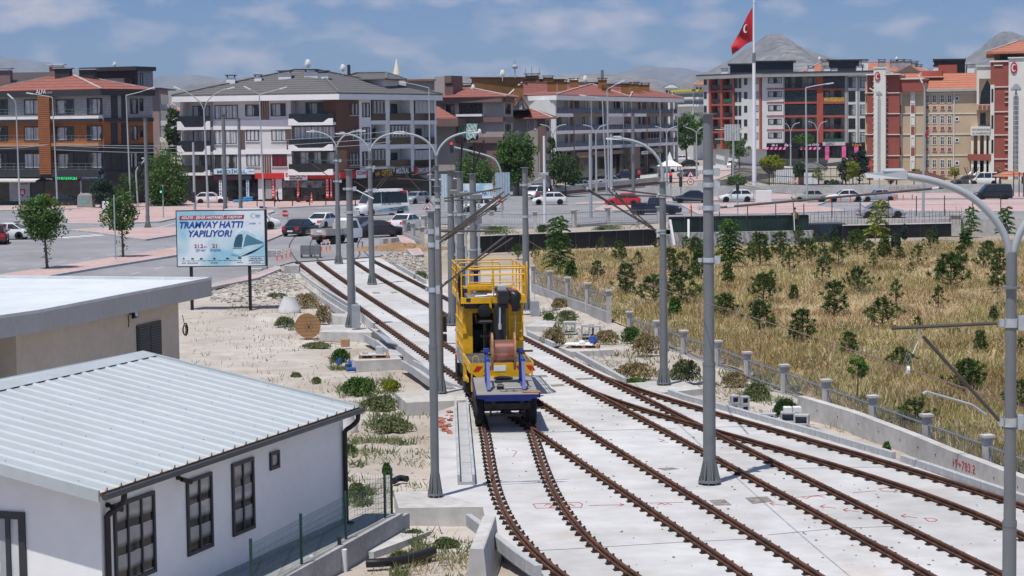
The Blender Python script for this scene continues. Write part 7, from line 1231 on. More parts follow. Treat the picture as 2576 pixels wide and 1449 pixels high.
sb_(2457,2496,262,277,0,1.8,m_bei,'balcony');[sb_(x,x+8,265,275,1.8,1.84,m_sred,'red_panel')for x in(2464,2475,2486)];sb_(2460,2496,277,318,-3,.3,m_bei,'wall');sb_(2466,2480,284,314,.3,.35,m_dglass,'window_void');sb_(2445,2496,318,340,-2,2.6,m_sw,'name_board');u,z=WS.at(2472,330);WS.text('PROF. DR. ÖMER DİNÇER KIZ ANADOLU',m_ktxt,T,u,z+.25,2.65,.42,2.7);WS.text('FEN ve SOSYAL BİLİMLER PROJE OKULU',m_ktxt,T,u,z-.3,2.65,.38,2.7)
for x in(2446,2462,2478,2490):sb_(x,x+6,340,388,1.6,2.3,m_sw,'column');sb_(x,x+6,403,440,1.8,2.5,m_sw,'column')
sb_(2448,2496,342,388,-1.5,.2,M('ochre_arch',(.55,.30,.06),.8,.2,1.),'loggia_wall');sb_(2438,2496,387,403,-1,2.7,m_sred,'porch_band');sb_(2446,2496,403,445,-1,.2,m_dglass,'porch_void')
m=MB()
for k in range(3):u,z=WS.at(2420+k*16,452);u2,z2=WS.at(2448+k*16,432);m.bar(WS.p(u,z-.3,4.5+k*.2),WS.p(u2,z2,2.6+k*.2),.35,.25)
m.build('stair_parapet',m_sw,T,world=True);sb_(2420,2500,440,462,2.,3.6,m_conc,'steps')
sb_(2494,2544,156,GB,-8,2.4,m_sred,'red_tower');sb_(2492,2545,153,157,-8,2.6,m_sw,'coping');sb_(2503,2525,164,166.5,2.4,2.55,m_sw,'string_course');sb_(2541,2620,148,GB,-4,4.2,m_sw,'white_tower');sb_(2540,2620,145,148,-4,4.4,m_sw,'coping');sb_(2494,2504,214,450,2.4,2.6,m_sw,'window_strip')
for y in(219,285,346):sb_(2497,2502,y+5,y+38,2.6,2.65,m_dglass,'strip_window')
for y in(218,280,338,398):sb_(2500,2543,y,y+2.4,2.4,2.55,m_sw,'string_course');[sb_(2530,2541,y+13*k,y+13*k+1.5,2.4,2.6,m_sw,'quoin')for k in(1,2,3)]
for y in range(205,440,13):sb_(2202,2205,y,y+1.5,2.2,3.3,m_sw,'quoin');sb_(2234,2238,y,y+1.5,2.2,2.5,m_sw,'quoin')
core(T,[XY(2500,326),XY(2640,322),XY(2640,336),XY(2500,340)],zat(2560,151,322),zat(2560,131,326),m_brnb,'top_storey');hip(T,[XY(2480,322),XY(2660,318),XY(2660,342),XY(2480,346)],zat(2560,130,322),(XY(2560,332),XY(2620,332)),zat(2580,104,332),m_tile_o,'top_roof',.3);wins(T,Wall(XY(2500,325.8),XY(2640,321.8)),((2516,134,2526,148,1,m_dglass),(2530,134,2540,148,1,m_dglass),(2548,134,2560,148,1,m_dglass)),.15)
sign(T,WS,2188,396,2200,436,M('poster_red',(.35,.07,.05),.6,.5,.8),(),2.35,.04,'red_poster')
def kiosk(label,x,y,w,d,h,rise,mat,Y=None):
 Y=Y or F*H/(y-yh(x));q=XY(x,Y);T=thing('garden_kiosk',label,'kiosk',(q[0],q[1],0));m=MB();[m.box(sx*w*.42,sy*d*.42,0,.16,.16,h)for sx in(-1,1)for sy in(-1,1)];m.build('posts',m_trunk,T);m=MB();e=.55;m.add([(-w*e,-d*e,h),(w*e,-d*e,h),(w*e,d*e,h),(-w*e,d*e,h),(-w*.15,0,h+rise),(w*.15,0,h+rise)],[(3,2,1,0),(0,1,5,4),(1,2,5),(2,3,4,5),(3,0,4)]);m.build('roof',mat,T);m=MB();m.box(0,0,.3,w*.8,d*.7,.1);m.build('bench',m_trunk,T)
kiosk('brown roofed garden kiosk before the school windows',2308,478,7.4,5.,1.5,1.1,M('brown_shingle',(.10,.04,.03),.85,.15,2.),272);kiosk('orange roofed garden kiosk at the right school tower',2545,476,4.2,3.,1.7,.7,m_tile_o,275)
q=XY(2035,300);T=thing('garden_hut','low pink hut with grey hip roof in the park before the red block','hut',(q[0],q[1],0));core(T,[XY(2008,298),XY(2066,298),XY(2066,304),XY(2008,304)],0,zat(2035,428,298),M('hut_pink',(.36,.21,.18),.9,.06,.8));hip(T,[XY(1996,296),XY(2080,296),XY(2080,306),XY(1996,306)],zat(2035,427,296),(XY(2022,301),XY(2050,301)),zat(2035,410,301),M('hut_roof_grey',(.12,.125,.12),.8,.1,1.))
W_=Wall(XY(1622,272),XY(2700,262));T=thing('concrete_wall','long pale concrete wall behind the right row of parked cars','wall',base(W_.A));m=MB();W_.box(m,0,W_.L,0,1.05,-.25,0);m.build('wall_body',m_conc,T,world=True);W_.text('ORKİDE',M('faded_red',(.38,.22,.2),.9),T,W_.at(2275,483)[0],.55,.01,.6,4.)
T=thing('park_fence','tall black steel fence along the park by the flagpole','fence',base(XY(1850,276)));pts=[XY(x,Y)for x,Y in((1840,330),(1935,285),(2000,276),(2060,276),(2120,275),(2188,275))];m=MB()
for a,b in zip(pts[:-1],pts[1:]):
 a,b=V2(a),V2(b);[m.bar((*a,z),(*b,z),.08,.09)for z in(.9,1.9,3.0)];n=int(np.linalg.norm(b-a)/.75);[m.box(*(a+(b-a)*k/n),.6,.05,.05,2.5)for k in range(n)]
m.build('bar_panel',m_frame,T,world=True)
for p in pts:m=MB();m.box(p[0],p[1],0,.14,.14,3.2);m.build('post',m_frame,T,world=True)
T=thing('park_fence','black fence posts at the right edge beside the black people carrier','fence',base(XY(2552,245)));m=MB();pts=[XY(2551,246),XY(2565,245),XY(2576,244),XY(2600,243)];[m.bar((*a,2.9),(*b,2.9),.05,.05)for a,b in zip(pts[:-1],pts[1:])];m.build('top_bar',m_frame,T,world=True)
for p in pts:m=MB();m.box(p[0],p[1],0,.1,.1,3.);m.build('post',m_frame,T,world=True)
for lab,(x0,Y0),(x1,Y1),h in(('low concrete parapet with brown lattice at the underpass mouth',(1372,262),(1660,308),1.3),('low concrete wall right of the bush behind the white hatchback',(1293,272),(1380,280),1.5),('far underpass parapet running up to the park',(1800,300),(1950,345),.9)):
 W_=Wall(XY(x0,Y0),XY(x1,Y1));T=thing('parapet_wall',lab,'wall',base(W_.A));m=MB();W_.box(m,0,W_.L,.65 if h>1.2 and x1>1600 else 0,h,-.3,0);m.build('wall_body',m_conc,T,world=True)
 if h>1.2 and x1>1600:m=MB();W_.box(m,0,W_.L,0,.65,-.2,-.05);m.build('lattice',stripes('brown_lattice',(.05,.02,.014),(.22,.09,.06),3.,'XY',.8,.3),T,world=True);m=MB();W_.box(m,0,W_.L,0,.2,-.1,.25);m.build('kerb',m_conc,T,world=True)
T=thing('cafe_tent','white peaked cafe tent at the end of the long balcony building','tent',base(XY(1684,340)));q=XY(1684,340);m=MB();m.add([(q[0]-2,q[1]-2,2.2),(q[0]+2,q[1]-2,2.2),(q[0]+2,q[1]+2,2.2),(q[0]-2,q[1]+2,2.2),(q[0],q[1],4.6),(q[0]-.5,q[1]-.5,3.1),(q[0]+.5,q[1]-.5,3.1),(q[0]+.5,q[1]+.5,3.1),(q[0]-.5,q[1]+.5,3.1)],[(0,1,6,5),(1,2,7,6),(2,3,8,7),(3,0,5,8),(5,6,4),(6,7,4),(7,8,4),(8,5,4)]);m.build('canopy',m_offw,T,world=True);m=MB();[m.box(q[0]+i*1.9,q[1]+j*1.9,0,.1,.1,2.2)for i in(-1,1)for j in(-1,1)];m.build('posts',m_lampgrey,T,world=True)
for k,(x,y,w,h)in enumerate(((1845,325,42,46),)):Y=330;q=XY(x,Y);T=thing('notice_board','perforated grey billboard back standing on a post before the white bays','billboard',(q[0],q[1],0));a,b=at(1822,313,Y),at(1862,354,Y);m=bx((a[0],b[0],Y,Y+.2,b[2],a[2]));m.build('board',stripes('perforated_grey',(.30,.31,.32),(.52,.53,.54),2.5,'X',.6),T,world=True);m=MB();m.box(q[0],Y+.1,0,.25,.25,b[2]);m.build('post',m_lampgrey,T,world=True);m=MB();m.bar((a[0]-1.5,Y+.1,a[2]-.8),(b[0],Y+.1,a[2]-.8),.1,.1);m.bar((a[0]-1.5,Y+.1,b[2]+.3),(b[0],Y+.1,b[2]+.3),.1,.1);m.build('brackets',m_offw,T,world=True)
for lab,x,y in(('white board on posts in the park left of the hut',1974,440),('white board on posts in the park, right one',2044,447)):q=XY(x,285);T=thing('notice_board',lab,'board',(q[0],q[1],0));c=at(x,y,285);m=MB();m.box(c[0],c[1],c[2]-.9,2.3,.1,1.6);m.build('board',m_offw,T,world=True);m=MB();[m.box(c[0]+s*.6,c[1]+.1,0,.1,.1,c[2])for s in(-1,1)];m.build('post',m_lampgrey,T,world=True)
lay('lawn',[(1700,396),(1800,394),(1800,372),(1700,376)],.02,M('lawn_green',(.09,.15,.04),.95,.3,.3))
lay('plaza',[(1500,470),(1620,450),(1700,438),(1860,425),(1990,425),(2000,400),(1860,398),(1790,405),(1720,425),(1500,452)],.012,M('plaza_concrete',(.44,.42,.40),.9,.08,.2,fine=.1))
lay('park_ground',[(1640,474),(2640,472),(2640,452),(2180,440),(1990,425),(1850,440),(1640,470)],.010,M('park_earth',(.26,.23,.17),.95,0,.2,col2=(.36,.33,.26),fine=.2))
q=XY(2337.5,300);T=thing('flagpole','thin flagpole with small red flag before the school windows','flagpole',(q[0],q[1],0));m=MB();m.tube([(0,0,0),(0,0,zat(2337,325,300))],.06,6);m.build('shaft',m_lampgrey,T);m=MB();a=[at(*p,300)for p in((2337,326),(2333,332),(2326,336),(2326,345),(2333,343),(2337,340))];m.quad(*a);m.build('cloth',MATS['flag_red'],T,world=True)
WT=MB();WT.lathe(0,0,[(.62,-.32),(.92,-.34),(1,-.24),(1,.24),(.92,.34),(.62,.32)],20);WR_=MB();WR_.lathe(0,0,[(.64,-.2),(.64,.27),(.5,.2),(.25,.24),(.1,.3)],10)
CW,CRM,AR=WT.mesh('wheel',m_rub,35),WR_.mesh('rim',m_chrome,30),None
KIND={'sedan':(4.6,1.78,1.45,.93,1.05,.30,-.85,-1.62,.32),'hatch':(4.06,1.74,1.46,.95,.98,.28,-1.30,-1.88,.31),'old':(4.3,1.66,1.42,.92,.75,.30,-.95,-1.45,.29),'suv':(4.4,1.82,1.66,1.02,1.0,.35,-1.65,-2.0,.35),'combi':(4.4,1.80,1.84,1.05,1.35,.66,-2.0,-2.14,.32),'minibus':(5.7,2.05,2.55,1.28,2.25,1.55,-2.65,-2.78,.36),'pickup':(5.2,1.84,1.78,1.06,1.05,.45,-.72,-.92,.40),'van':(5.3,1.95,1.95,1.08,1.75,1.05,-2.5,-2.6,.35),'wagon':(4.5,1.74,1.45,.94,.95,.30,-1.75,-2.1,.31)}
KM={}
def carmeshes(k):
 if k in KM:return KM[k]
 L_,w,Hh_,zb,bf,rf_,rr_,br,r=KIND[k];w/=2;h=L_/2;b=MB()
 bt=zb if k!='pickup' else zb-.04
 st=[(h,.80,.62*zb,.36),(h-.06,.86,.72*zb,.26),(h-.25,.95,.80*zb,.22),(h-.6,1.,.86*zb+.02,.2),(bf,1.,zb,.2),(0,1.,zb+.01,.2),(br,1.,bt,.2),(-h+.35,.98,bt-.01,.22),(-h+.08,.92,bt-.06,.26),(-h,.86,.72*bt,.36)]
 rings=[]
 for x,f,zt,z0 in st:W_=w*f;rings.append([(x,-W_*.92,z0),(x,-W_,z0+.16),(x,-W_,max(z0+.2,zt-.2)),(x,-W_*.96,zt-.06),(x,-W_*.86,zt),(x,0,zt+.02),(x,W_*.86,zt),(x,W_*.96,zt-.06),(x,W_,max(z0+.2,zt-.2)),(x,W_,z0+.16),(x,W_*.92,z0)])
 b.loft(rings);tw=.90 if k in('minibus','combi','van')else .77;bw=.95
 g=[[(bf,-w*bw,zb-.03),(bf,w*bw,zb-.03),(br,w*bw,zb-.03),(br,-w*bw,zb-.03)],[(rf_,-w*tw,Hh_-.05),(rf_,w*tw,Hh_-.05),(rr_,w*tw,Hh_-.05),(rr_,-w*tw,Hh_-.05)],[(rf_-.12,-w*tw*.86,Hh_),(rf_-.12,w*tw*.86,Hh_),(rr_+.12,w*tw*.86,Hh_),(rr_+.12,-w*tw*.86,Hh_)]];b.loft(g)
 if k=='pickup':b.hexa([(-h+.05,-w*.86,bt),(br-.05,-w*.86,bt),(br-.05,w*.86,bt),(-h+.05,w*.86,bt)]+[(-h+.05,-w*.86,bt+.005),(br-.05,-w*.86,bt+.005),(br-.05,w*.86,bt+.005),(-h+.05,w*.86,bt+.005)]);[b.box((-h+br)/2,s*w*.93,bt-.02,-br+h-.1 if False else h+br-.1,.08,.18)for s in(-1,1)];b.box(-h+.06,0,bt-.02,.08,w*1.8,.18)
 out={'body':b.mesh('body',m_white,38)}
 zl,zh=zb+.02,Hh_-.10
 def sx(z,a,c):return a+(c-a)*(z-zb)/(Hh_-.05-zb)
 def sy(z):return(w*bw+(w*tw-w*bw)*(z-zb)/(Hh_-.05-zb))+.012
 cuts={'minibus':(2.0,.55,.5,-1.0,-.95,-2.6),'van':(1.5,.3,.2,-1.0),'combi':(1.1,.05,-.02,-.95,-1.05,-1.95),'pickup':(.9,.12,.05,-.80)}.get(k,(bf-.12,(bf+br)/2-.02,(bf+br)/2-.10,br+.16))
 sw=[]
 for i in range(0,len(cuts),2):
  for s in(-1,1):
   m=MB();P=[]
   for x,z in((cuts[i],zl),(cuts[i+1],zl),(cuts[i+1],zh),(cuts[i],zh)):
    lo,hi=sx(z,br,rr_)+.10,sx(z,bf,rf_)-.10;xx=max(lo,min(hi,x));P.append((xx,s*sy(z),z))
   m.quad(*(P if s>0 else P[::-1]));sw.append(m.mesh('side_window',m_carglass))
 out['side']=sw
 def endq(a,c,s):
  m=MB();P=[(sx(z,a,c)+s*.014*1.5,y,z+.006)for z,y in((zl+.02,-w*bw*.9),(zl+.02,w*bw*.9),(zh+.01,w*tw*.9),(zh+.01,-w*tw*.9))];m.quad(*(P if s>0 else P[::-1]));return m
 out['front']=endq(bf,rf_,1).mesh('windscreen',m_carglass);out['rear']=endq(br,rr_,-1).mesh('rear_window',m_carglass)
 m=MB();m.hexa([(h-.16,w*.48,.58*zb),(h-.02,w*.42,.58*zb),(h-.02,w*.80,.58*zb),(h-.2,w*.93,.58*zb),(h-.2,w*.48,.74*zb),(h-.06,w*.42,.72*zb),(h-.07,w*.80,.73*zb),(h-.3,w*.94,.78*zb)]);out['head']=m.mesh('headlight',m_head)
 z0,z1=(.62*bt,.86*bt)if k not in('combi','minibus','van')else(.8,1.3);m=MB();m.hexa([(-h-.02,w*.5,z0),(-h+.2,w*.9,z0),(-h+.16,w*.95,z0),(-h-.01,w*.86,z0),(-h+.02,w*.5,z1),(-h+.2,w*.9,z1),(-h+.16,w*.95,z1),(-h+.05,w*.88,z1)]);out['tail']=m.mesh('tail_light',m_tail)
 m=MB();m.box(-h-.0,0,.42,.04,.5,.12);m.box(h-.0,0,.34,.04,.5,.11);out['plate']=m.mesh('number_plate',m_plate)
 m=MB();m.box(h-.02,0,.40,.07,w*1.1,.1);m.box(h-.0,0,.56*zb,.05,w*.7,.09);m.box(-h+.0,0,.26,.06,w*1.3,.12);out['grille']=m.mesh('grille',m_black)
 m=MB();m.cbox(bf-.25,w+.06,zb,.1,.16,.13,.03);out['mirror']=m.mesh('mirror',m_white)
 m=MB()
 for x in(h*.62,-h*.60):
  for s in(-1,1):m.cyl((x,s*(w-.1),r+.02),(x,s*(w+.006),r+.02),r*1.16,n=20)
 out['arch']=m.mesh('wheel_arch',m_black);KM[k]=out;return out
def paint(name,c,metal=.0):return M('car_paint_'+name,c,.28,.03,.6,metal=metal,coat=.6,spec=.5)
PAINT=dict(black=paint('black',(.012,.012,.014)),white=paint('white',(.74,.74,.74)),navy=paint('navy',(.012,.018,.04)),silver=paint('silver',(.42,.44,.47),.35),red=paint('red',(.45,.015,.02)),grey=paint('grey',(.10,.105,.11),.3),wine=paint('wine',(.13,.015,.02)),green=paint('green',(.22,.28,.22)),olive=paint('olive',(.33,.33,.29)),brown=paint('brown',(.03,.024,.026)))
def car(kind,col,label,x,y,hd,name=None,sc=1.,z=0.,loc=None,cat='car',far=False):
 p=loc or G(x,y,z);L_,w,Hh_,zb,bf,rf_,rr_,br,r=KIND[kind];w/=2;h=L_/2;K=carmeshes(kind)
 T=thing(name or 'parked_car',label,cat,p,R(hd),'cars and vans around the junction');T.scale=(sc,)*3
 def add(nm,me,mt=None,loc=(0,0,0),sc=(1,1,1)):
  o=inst(nm,me,T,loc,0,sc)
  if mt:o.material_slots[0].link='OBJECT';o.material_slots[0].material=mt
  return o
 add('body',K['body'],PAINT[col])
 for me in K['side']:add('side_window',me)
 add('windscreen',K['front']);add('rear_window',K['rear']);add('wheel_arch',K['arch'])
 for x_ in(h*.62,-h*.60):
  for s in(-1,1):o=inst('wheel',CW,T,(x_,s*(w-.09),r),sc=(r,r,.3),rot=(R(-90*s),0,0));inst('rim',CRM,o)
 if far:return T
 add('headlight',K['head']);o=add('headlight',K['head'],sc=(1,-1,1));add('tail_light',K['tail']);add('tail_light',K['tail'],sc=(1,-1,1));add('number_plate',K['plate']);add('grille',K['grille']);add('mirror',K['mirror'],PAINT[col]);add('mirror',K['mirror'],PAINT[col],sc=(1,-1,1));return T
CARS=[('sedan','black','black saloon seen from behind at the tip of the median',757,592,72),('sedan','white','white saloon seen from behind beside the black one',816,573,68),('sedan','navy','dark blue saloon half hidden behind the white flatbed truck',908,586,62),('sedan','brown','dark brown saloon facing right beside the cracked barriers',955,596,22),('sedan','white','white saloon seen from behind the short damaged railing',1024,577,66),('hatch','silver','silver hatchback facing the camera behind the white minibus',1046,512,236),('sedan','white','white saloon half hidden behind the three pole group',1207,533,188),('hatch','white','white hatchback with black door lettering driving left past the railing',1382,515,181),('hatch','red','bright red hatchback on the street behind the pickup',1567,518,174),('sedan','navy','dark blue saloon parked half behind the tallest pole',1741,510,180),('hatch','white','white lettered hatchback parked along the right wall',1852,508,180),('old','olive','old grey beige saloon parked by the tall lamp on the right',2038,508,180),('sedan','white','white saloon parked behind the small orange bollards',2126,508,180),('old','silver','pale silver old saloon parked right of the white saloon',2209,507,180),('sedan','silver','silver saloon driving right on the near road behind the field',2217,548,0),('combi','black','black high roofed people carrier near the right edge',2496,503,180),('sedan','silver','silver saloon parked facing right under the willow',421,517,0),('hatch','white','white hatchback parked facing right above the billboard',532,513,0),('combi','silver','pale silver high roofed van parked behind the white hatchback',526,496,0),('wagon','black','black hatchback parked left of the grey recycling container',172,519,0),('suv','black','black off roader parked in the shade under the willow',467,499,80),('sedan','white','white saloon entering at the left edge behind the street tree',16,602,176),('suv','wine','dark red car cut by the left edge below the white saloon',-8,613,100),('sedan','silver','silver saloon in the turning lane before the long balcony building',1529,466,196),('sedan','navy','dark blue saloon parked by the stone cafe pillar',1572,452,200),('old','green','old pale green car parked by the garden wall posts',1455,478,208),('combi','white','white high roofed van parked by the cafe tent',1674,434,176),('hatch','grey','dark grey hatchback coming down behind the roadworks triangle',1730,446,226),('sedan','black','black car parked beyond the cafe tent',1730,419,200),('van','white','white delivery van by the notice board back',1806,398,180),('hatch','white','white car coming down the street behind the flagpole',1840,421,262),('hatch','white','white hatchback parked on the bank before the florist',2110,402,180),('hatch','red','red hatchback parked behind the white one by the florist',2138,399,180),('sedan','white','white saloon parked before the pink awnings',1966,402,180),('combi','white','white van parked at the school steps',2478,466,160),('sedan','grey','grey car parked at the school steps',2434,466,180),('suv','white','white car parked behind the low wall left of the bush',1345,500,250),('suv','grey','dark grey car parked by the tree left of the bush',1372,500,80),('sedan','white','white car parked on the plaza beyond the black car',1712,406,180)]
for k,col,lab,x,y,hd in CARS:car(k,col,lab,x,y,hd,far=(F*H/(y-yh(x))>330),name='parked_car')
T=car('pickup','navy','dark blue double cab pickup facing right on the street',1651,540,-6,'pickup_truck',cat='pickup')
T=car('van','black','black van with raised tailgate parked behind the field edge',0,0,2,'parked_van',loc=(*XY(2090,162.5),-.55),cat='van');m=MB();m.hexa([(-2.6,-.85,1.9),(-2.6,.85,1.9),(-4.1,.8,2.05),(-4.1,-.8,2.05),(-2.6,-.85,1.96),(-2.6,.85,1.96),(-4.1,.8,2.12),(-4.1,-.8,2.12)]);m.build('tailgate',PAINT['black'],T)
T=car('minibus','white','white high roofed minibus with blue grey lower side and roof lettering',960,541,212,'minibus',cat='minibus')
m=MB();m.box(-.5,0,2.52,3.4,1.5,.22);m.build('roof_box',m_white,T)
for s in(1,-1):
 m=MB();m.quad(*[(x,s*1.032,z)for x,z in((-2.6,.42),(1.3,.42),(.3,.72),(-2.6,.95))][::s]);m.build('side_print',M('minibus_print',(.16,.24,.29),.4,.8,1.),T)
 text('TÜRK EMLAK OFİSİ',.3,m_ktxt,T,(-.6,s*.965,2.42),(R(82),0,R(180 if s>0 else 0)),width=3.,bold=.02);text('TÜRK EMLAK OFİSİ',.2,m_ktxt,T,(-.6,s*1.036,1.2),(R(90),0,R(180 if s>0 else 0)),width=2.4,bold=.02);m=MB();m.box(-2.1,s*.95,2.3,.8,.03,.25);m.build('red_label',m_red,T)
text('TAKSİM',.2,m_ktxt,T,(2.02,0,1.62),(R(50),0,R(90)))
m=MB();m.quad((1.98,-.4,1.58),(1.98,.4,1.58),(1.86,.4,1.8),(1.86,-.4,1.8));m.build('route_card',M('route_card_green',(.45,.75,.1),.5),T)
T=thing('flatbed_truck','small white dropside truck with battered open bed seen from behind','truck',G(848,612),R(52));T.scale=(1.0,)*3
m=MB();m.loft([[(x,-w,z0),(x,w,z0),(x,w,1.15),(x,w*.9,zt),(x,-w*.9,zt),(x,-w,1.15)]for x,w,z0,zt in((.55,.82,.45,1.9),(.75,.84,.4,1.97),(1.6,.84,.4,1.97),(2.05,.82,.4,1.2),(2.2,.78,.45,1.0))]);b=m.build('cab',m_white,T,smooth=35);m=MB();m.quad((.545,-.5,1.3),(.545,-.5,1.75),(.545,.5,1.75),(.545,.5,1.3));m.build('rear_window',m_carglass,b)
for s in(1,-1):m=MB();m.quad(*[(.9,s*.845,1.2),(1.7,s*.845,1.2),(1.5,s*.80,1.8),(.9,s*.79,1.8)][::s]);m.build('side_window',m_carglass,b)
m=MB();m.box(-.85,0,.72,2.6,1.66,.1);m.box(-.85,.82,.82,2.6,.05,.42);m.box(-.85,-.82,.82,2.6,.05,.42);m.box(.43,0,.82,.05,1.66,.9);m.build('load_bed',M('worn_white_paint',(.48,.47,.44),.6,.25,3.,fine=.2),T);m=MB();m.box(-2.16,0,.78,.05,1.66,.44);tg=m.build('tailboard',M('worn_white_paint',(.48,.47,.44)),T);m=MB();m.box(-2.2,-.1,.98,.02,.55,.16);m.build('number_plate',m_plate,tg);m=MB();m.box(-.9,0,.4,3.2,.7,.28);m.box(-2.1,0,.42,.1,1.5,.14);m.build('chassis',m_grim,T)
for s in(1,-1):m=MB();m.box(-2.2,s*.62,.62,.06,.32,.12);m.build('tail_light',m_tail,T)
for x in(1.35,-1.3):
 for s in(-1,1):o=inst('wheel',CW,T,(x,s*.72,.31),sc=(.31,.31,.34),rot=(R(-90*s),0,0));inst('rim',CRM,o)
T=car('van','white','white police van behind the billboard with a blue roof light',634,577,8,'police_van',cat='van');m=MB();m.cbox(.9,0,1.96,.35,1.2,.16);m.build('light_bar',m_blue,T)
def bike(T,wb,r,tyre,frame,fr=.02):
 for x in(wb/2,-wb/2):m=MB();m.tube([(x+r*math.cos(t),0,r+r*math.sin(t))for t in np.linspace(0,6.283,21)],tyre,6,False);[m.tube([(x,0,r),(x+r*math.cos(t),0,r+r*math.sin(t))],.004,3,False)for t in np.linspace(0,6.283,9)[:-1]];m.build('wheel',m_rub,T)
 m=MB();[m.tube(p,fr,6)for p in([(-wb/2,0,r),(-.1,0,r-.03),(.42,0,.78),(-.2,0,.72),(-.1,0,r-.03)],[(-wb/2,0,r),(-.2,0,.72),(-.24,0,.88)],[(wb/2,0,r),(.42,0,.8),(.38,0,.98)])];m.build('frame',frame,T);m=MB();m.cbox(-.25,0,.88,.26,.14,.06);m.build('saddle',m_black,T);m=MB();m.tube([(.36,-.28,1.0),(.38,0,.98),(.36,.28,1.0)],.014,6);m.build('handlebar',m_black,T)
T=thing('bicycle','dark bicycle leaning at the street railing behind the field','bicycle',(*XY(1612,173.5),0),R(2));bike(T,1.05,.34,.02,m_black);T.scale=(1.15,)*3;T.location[2]=.1
def scooter(label,x,y,hd,col):
 T=thing('scooter',label,'scooter',G(x,y),R(hd));[inst('wheel',CW,T,(x_,0,.24),sc=(.24,.24,.16),rot=(R(90),0,0))for x_ in(.62,-.58)];m=MB();m.loft([[(x_,-w,z0),(x_,w,z0),(x_,w*.7,z1),(x_,-w*.7,z1)]for x_,w,z0,z1 in((-.95,.08,.5,.66),(-.5,.17,.36,.74),(-.1,.16,.24,.70),(0,.16,.22,.32),(.4,.16,.22,.32),(.48,.16,.3,.95),(.6,.10,.4,.98))]);m.build('body',col,T,smooth=40);m=MB();m.cbox(-.42,0,.72,.62,.28,.1);m.build('saddle',m_black,T);m=MB();m.tube([(.5,-.3,1.02),(.56,0,.98),(.5,.3,1.02)],.018,6);m.build('handlebar',m_black,T);return T
scooter('grey and red scooter parked before the pharmacy',763,511,172,PAINT['wine']);sc_t=scooter('dark motor scooter with rider near the cafe van',1660,453,250,PAINT['black'])
T=thing('safety_barrier','red plastic safety barrier before the pharmacy','barrier',G(775,503));
m=MB();m.box(.4,0,.1,3.4,.35,.22);m.cbox(-.3,0,.3,.5,.3,1.0);m.build('barrier_body',M('pharmacy_red',(.55,.03,.025)),T)
def limb(mb,pts,rr):P=spline(pts,3);R_=np.interp(np.linspace(0,1,len(P)),np.linspace(0,1,len(rr)),rr);mb.tube(P,list(R_),8)
m_skin=M('skin',(.42,.25,.17),.6,.05,3.);m_hair=M('dark_hair',(.015,.012,.01),.6)
def person(label,loc,rz,shirt,trousers,legs,arms,lean=.0,hipz=.92,sleeve=.55):
 T=thing('person',label,'person',loc,rz);sh=hipz+.52;lx=lean
 b=MB();b.ball(lx*1.25+.02,0,sh+.26,.085,.075,.115,12,8);b.cyl((lx,0,sh),(lx*1.2,0,sh+.18),.055,.05,10);b.ball(lx*1.25+.105,0,sh+.25,.02,.015,.02,6,4);[b.ball(lx*1.25+.02,s*.078,sh+.25,.02,.012,.03,6,4)for s in(-1,1)]
 for s,(el,ha)in zip((1,-1),arms):
  limb(b,[(lx,s*.17,sh-.03),el,ha],(.05,.042,.03));d=np.array(ha)-np.array(el);d/=np.linalg.norm(d);h0=np.array(ha);q=np.array((-d[1],d[0],0));q=q/(np.linalg.norm(q)+1e-6)if np.linalg.norm(q)>.1 else np.array((0,1.,0));b.tube([h0-d*.02,h0+d*.09],[.035,.04],7)
  for k,ln in enumerate((.07,.085,.08,.06)):st_=h0+d*.08+q*(.027-.018*k);b.tube([st_,st_+d*ln*.6,st_+d*ln-np.array((0,0,.015))],[.010,.009,.008],5)
  b.tube([h0+d*.02+q*.03,h0+d*.06+q*.065],[.012,.010],5)
 for kn,an,to in legs:limb(b,[an,(an[0],an[1],an[2]-.02)],(.045,.045))
 bo=b.build('body',m_skin,T,smooth=60);c=MB();c.loft([[(x+rx*math.cos(t),ry*math.sin(t),z)for t in np.linspace(0,6.283,15)[:-1]]for x,rx,ry,z in((0,.12,.165,hipz-.06),(lx*.3,.115,.15,hipz+.14),(lx*.7,.125,.175,hipz+.34),(lx,.11,.19,sh-.04),(lx,.07,.11,sh+.03),(lx*1.1,.05,.06,sh+.08))])
 for s,(el,ha)in zip((1,-1),arms):e=np.array(el);a=np.array((lx,s*.17,sh-.04));limb(c,[a,a+(e-a)*.6,e if sleeve>.5 else a+(e-a)*.8],(.072,.062,.055));(limb(c,[e,np.array(ha)],(.055,.042))if sleeve>.8 else None)
 c.build('shirt',shirt,bo,smooth=60);t_=MB();t_.loft([[(rx*math.cos(t),ry*math.sin(t),z)for t in np.linspace(0,6.283,13)[:-1]]for rx,ry,z in((.08,.12,hipz-.14),(.125,.165,hipz-.05),(.12,.16,hipz+.03))])
 for s,(kn,an,to)in zip((1,-1),legs):limb(t_,[(0,s*.085,hipz-.06),kn,an],(.095,.07,.055))
 t_.build('trousers',trousers,bo,smooth=60);f=MB()
 for kn,an,to in legs:f.loft([[(x+an[0],an[1]-w,an[2]-.07),(x+an[0],an[1]+w,an[2]-.07),(x+an[0],an[1]+w*.8,an[2]-.07+h_),(x+an[0],an[1]-w*.8,an[2]-.07+h_)]for x,w,h_ in((-.08,.04,.08),(.0,.045,.09),(.12,.05,.06),(.19,.035,.03))])
 f.build('shoes',m_ktxt,bo);hr=MB();hr.ball(lx*1.25-.005,0,sh+.30,.09,.082,.09,12,8);hr.build('hair',m_hair,bo,smooth=60);return T
cl=lambda n,c:M('cloth_'+n,c,.85,.1,4.)
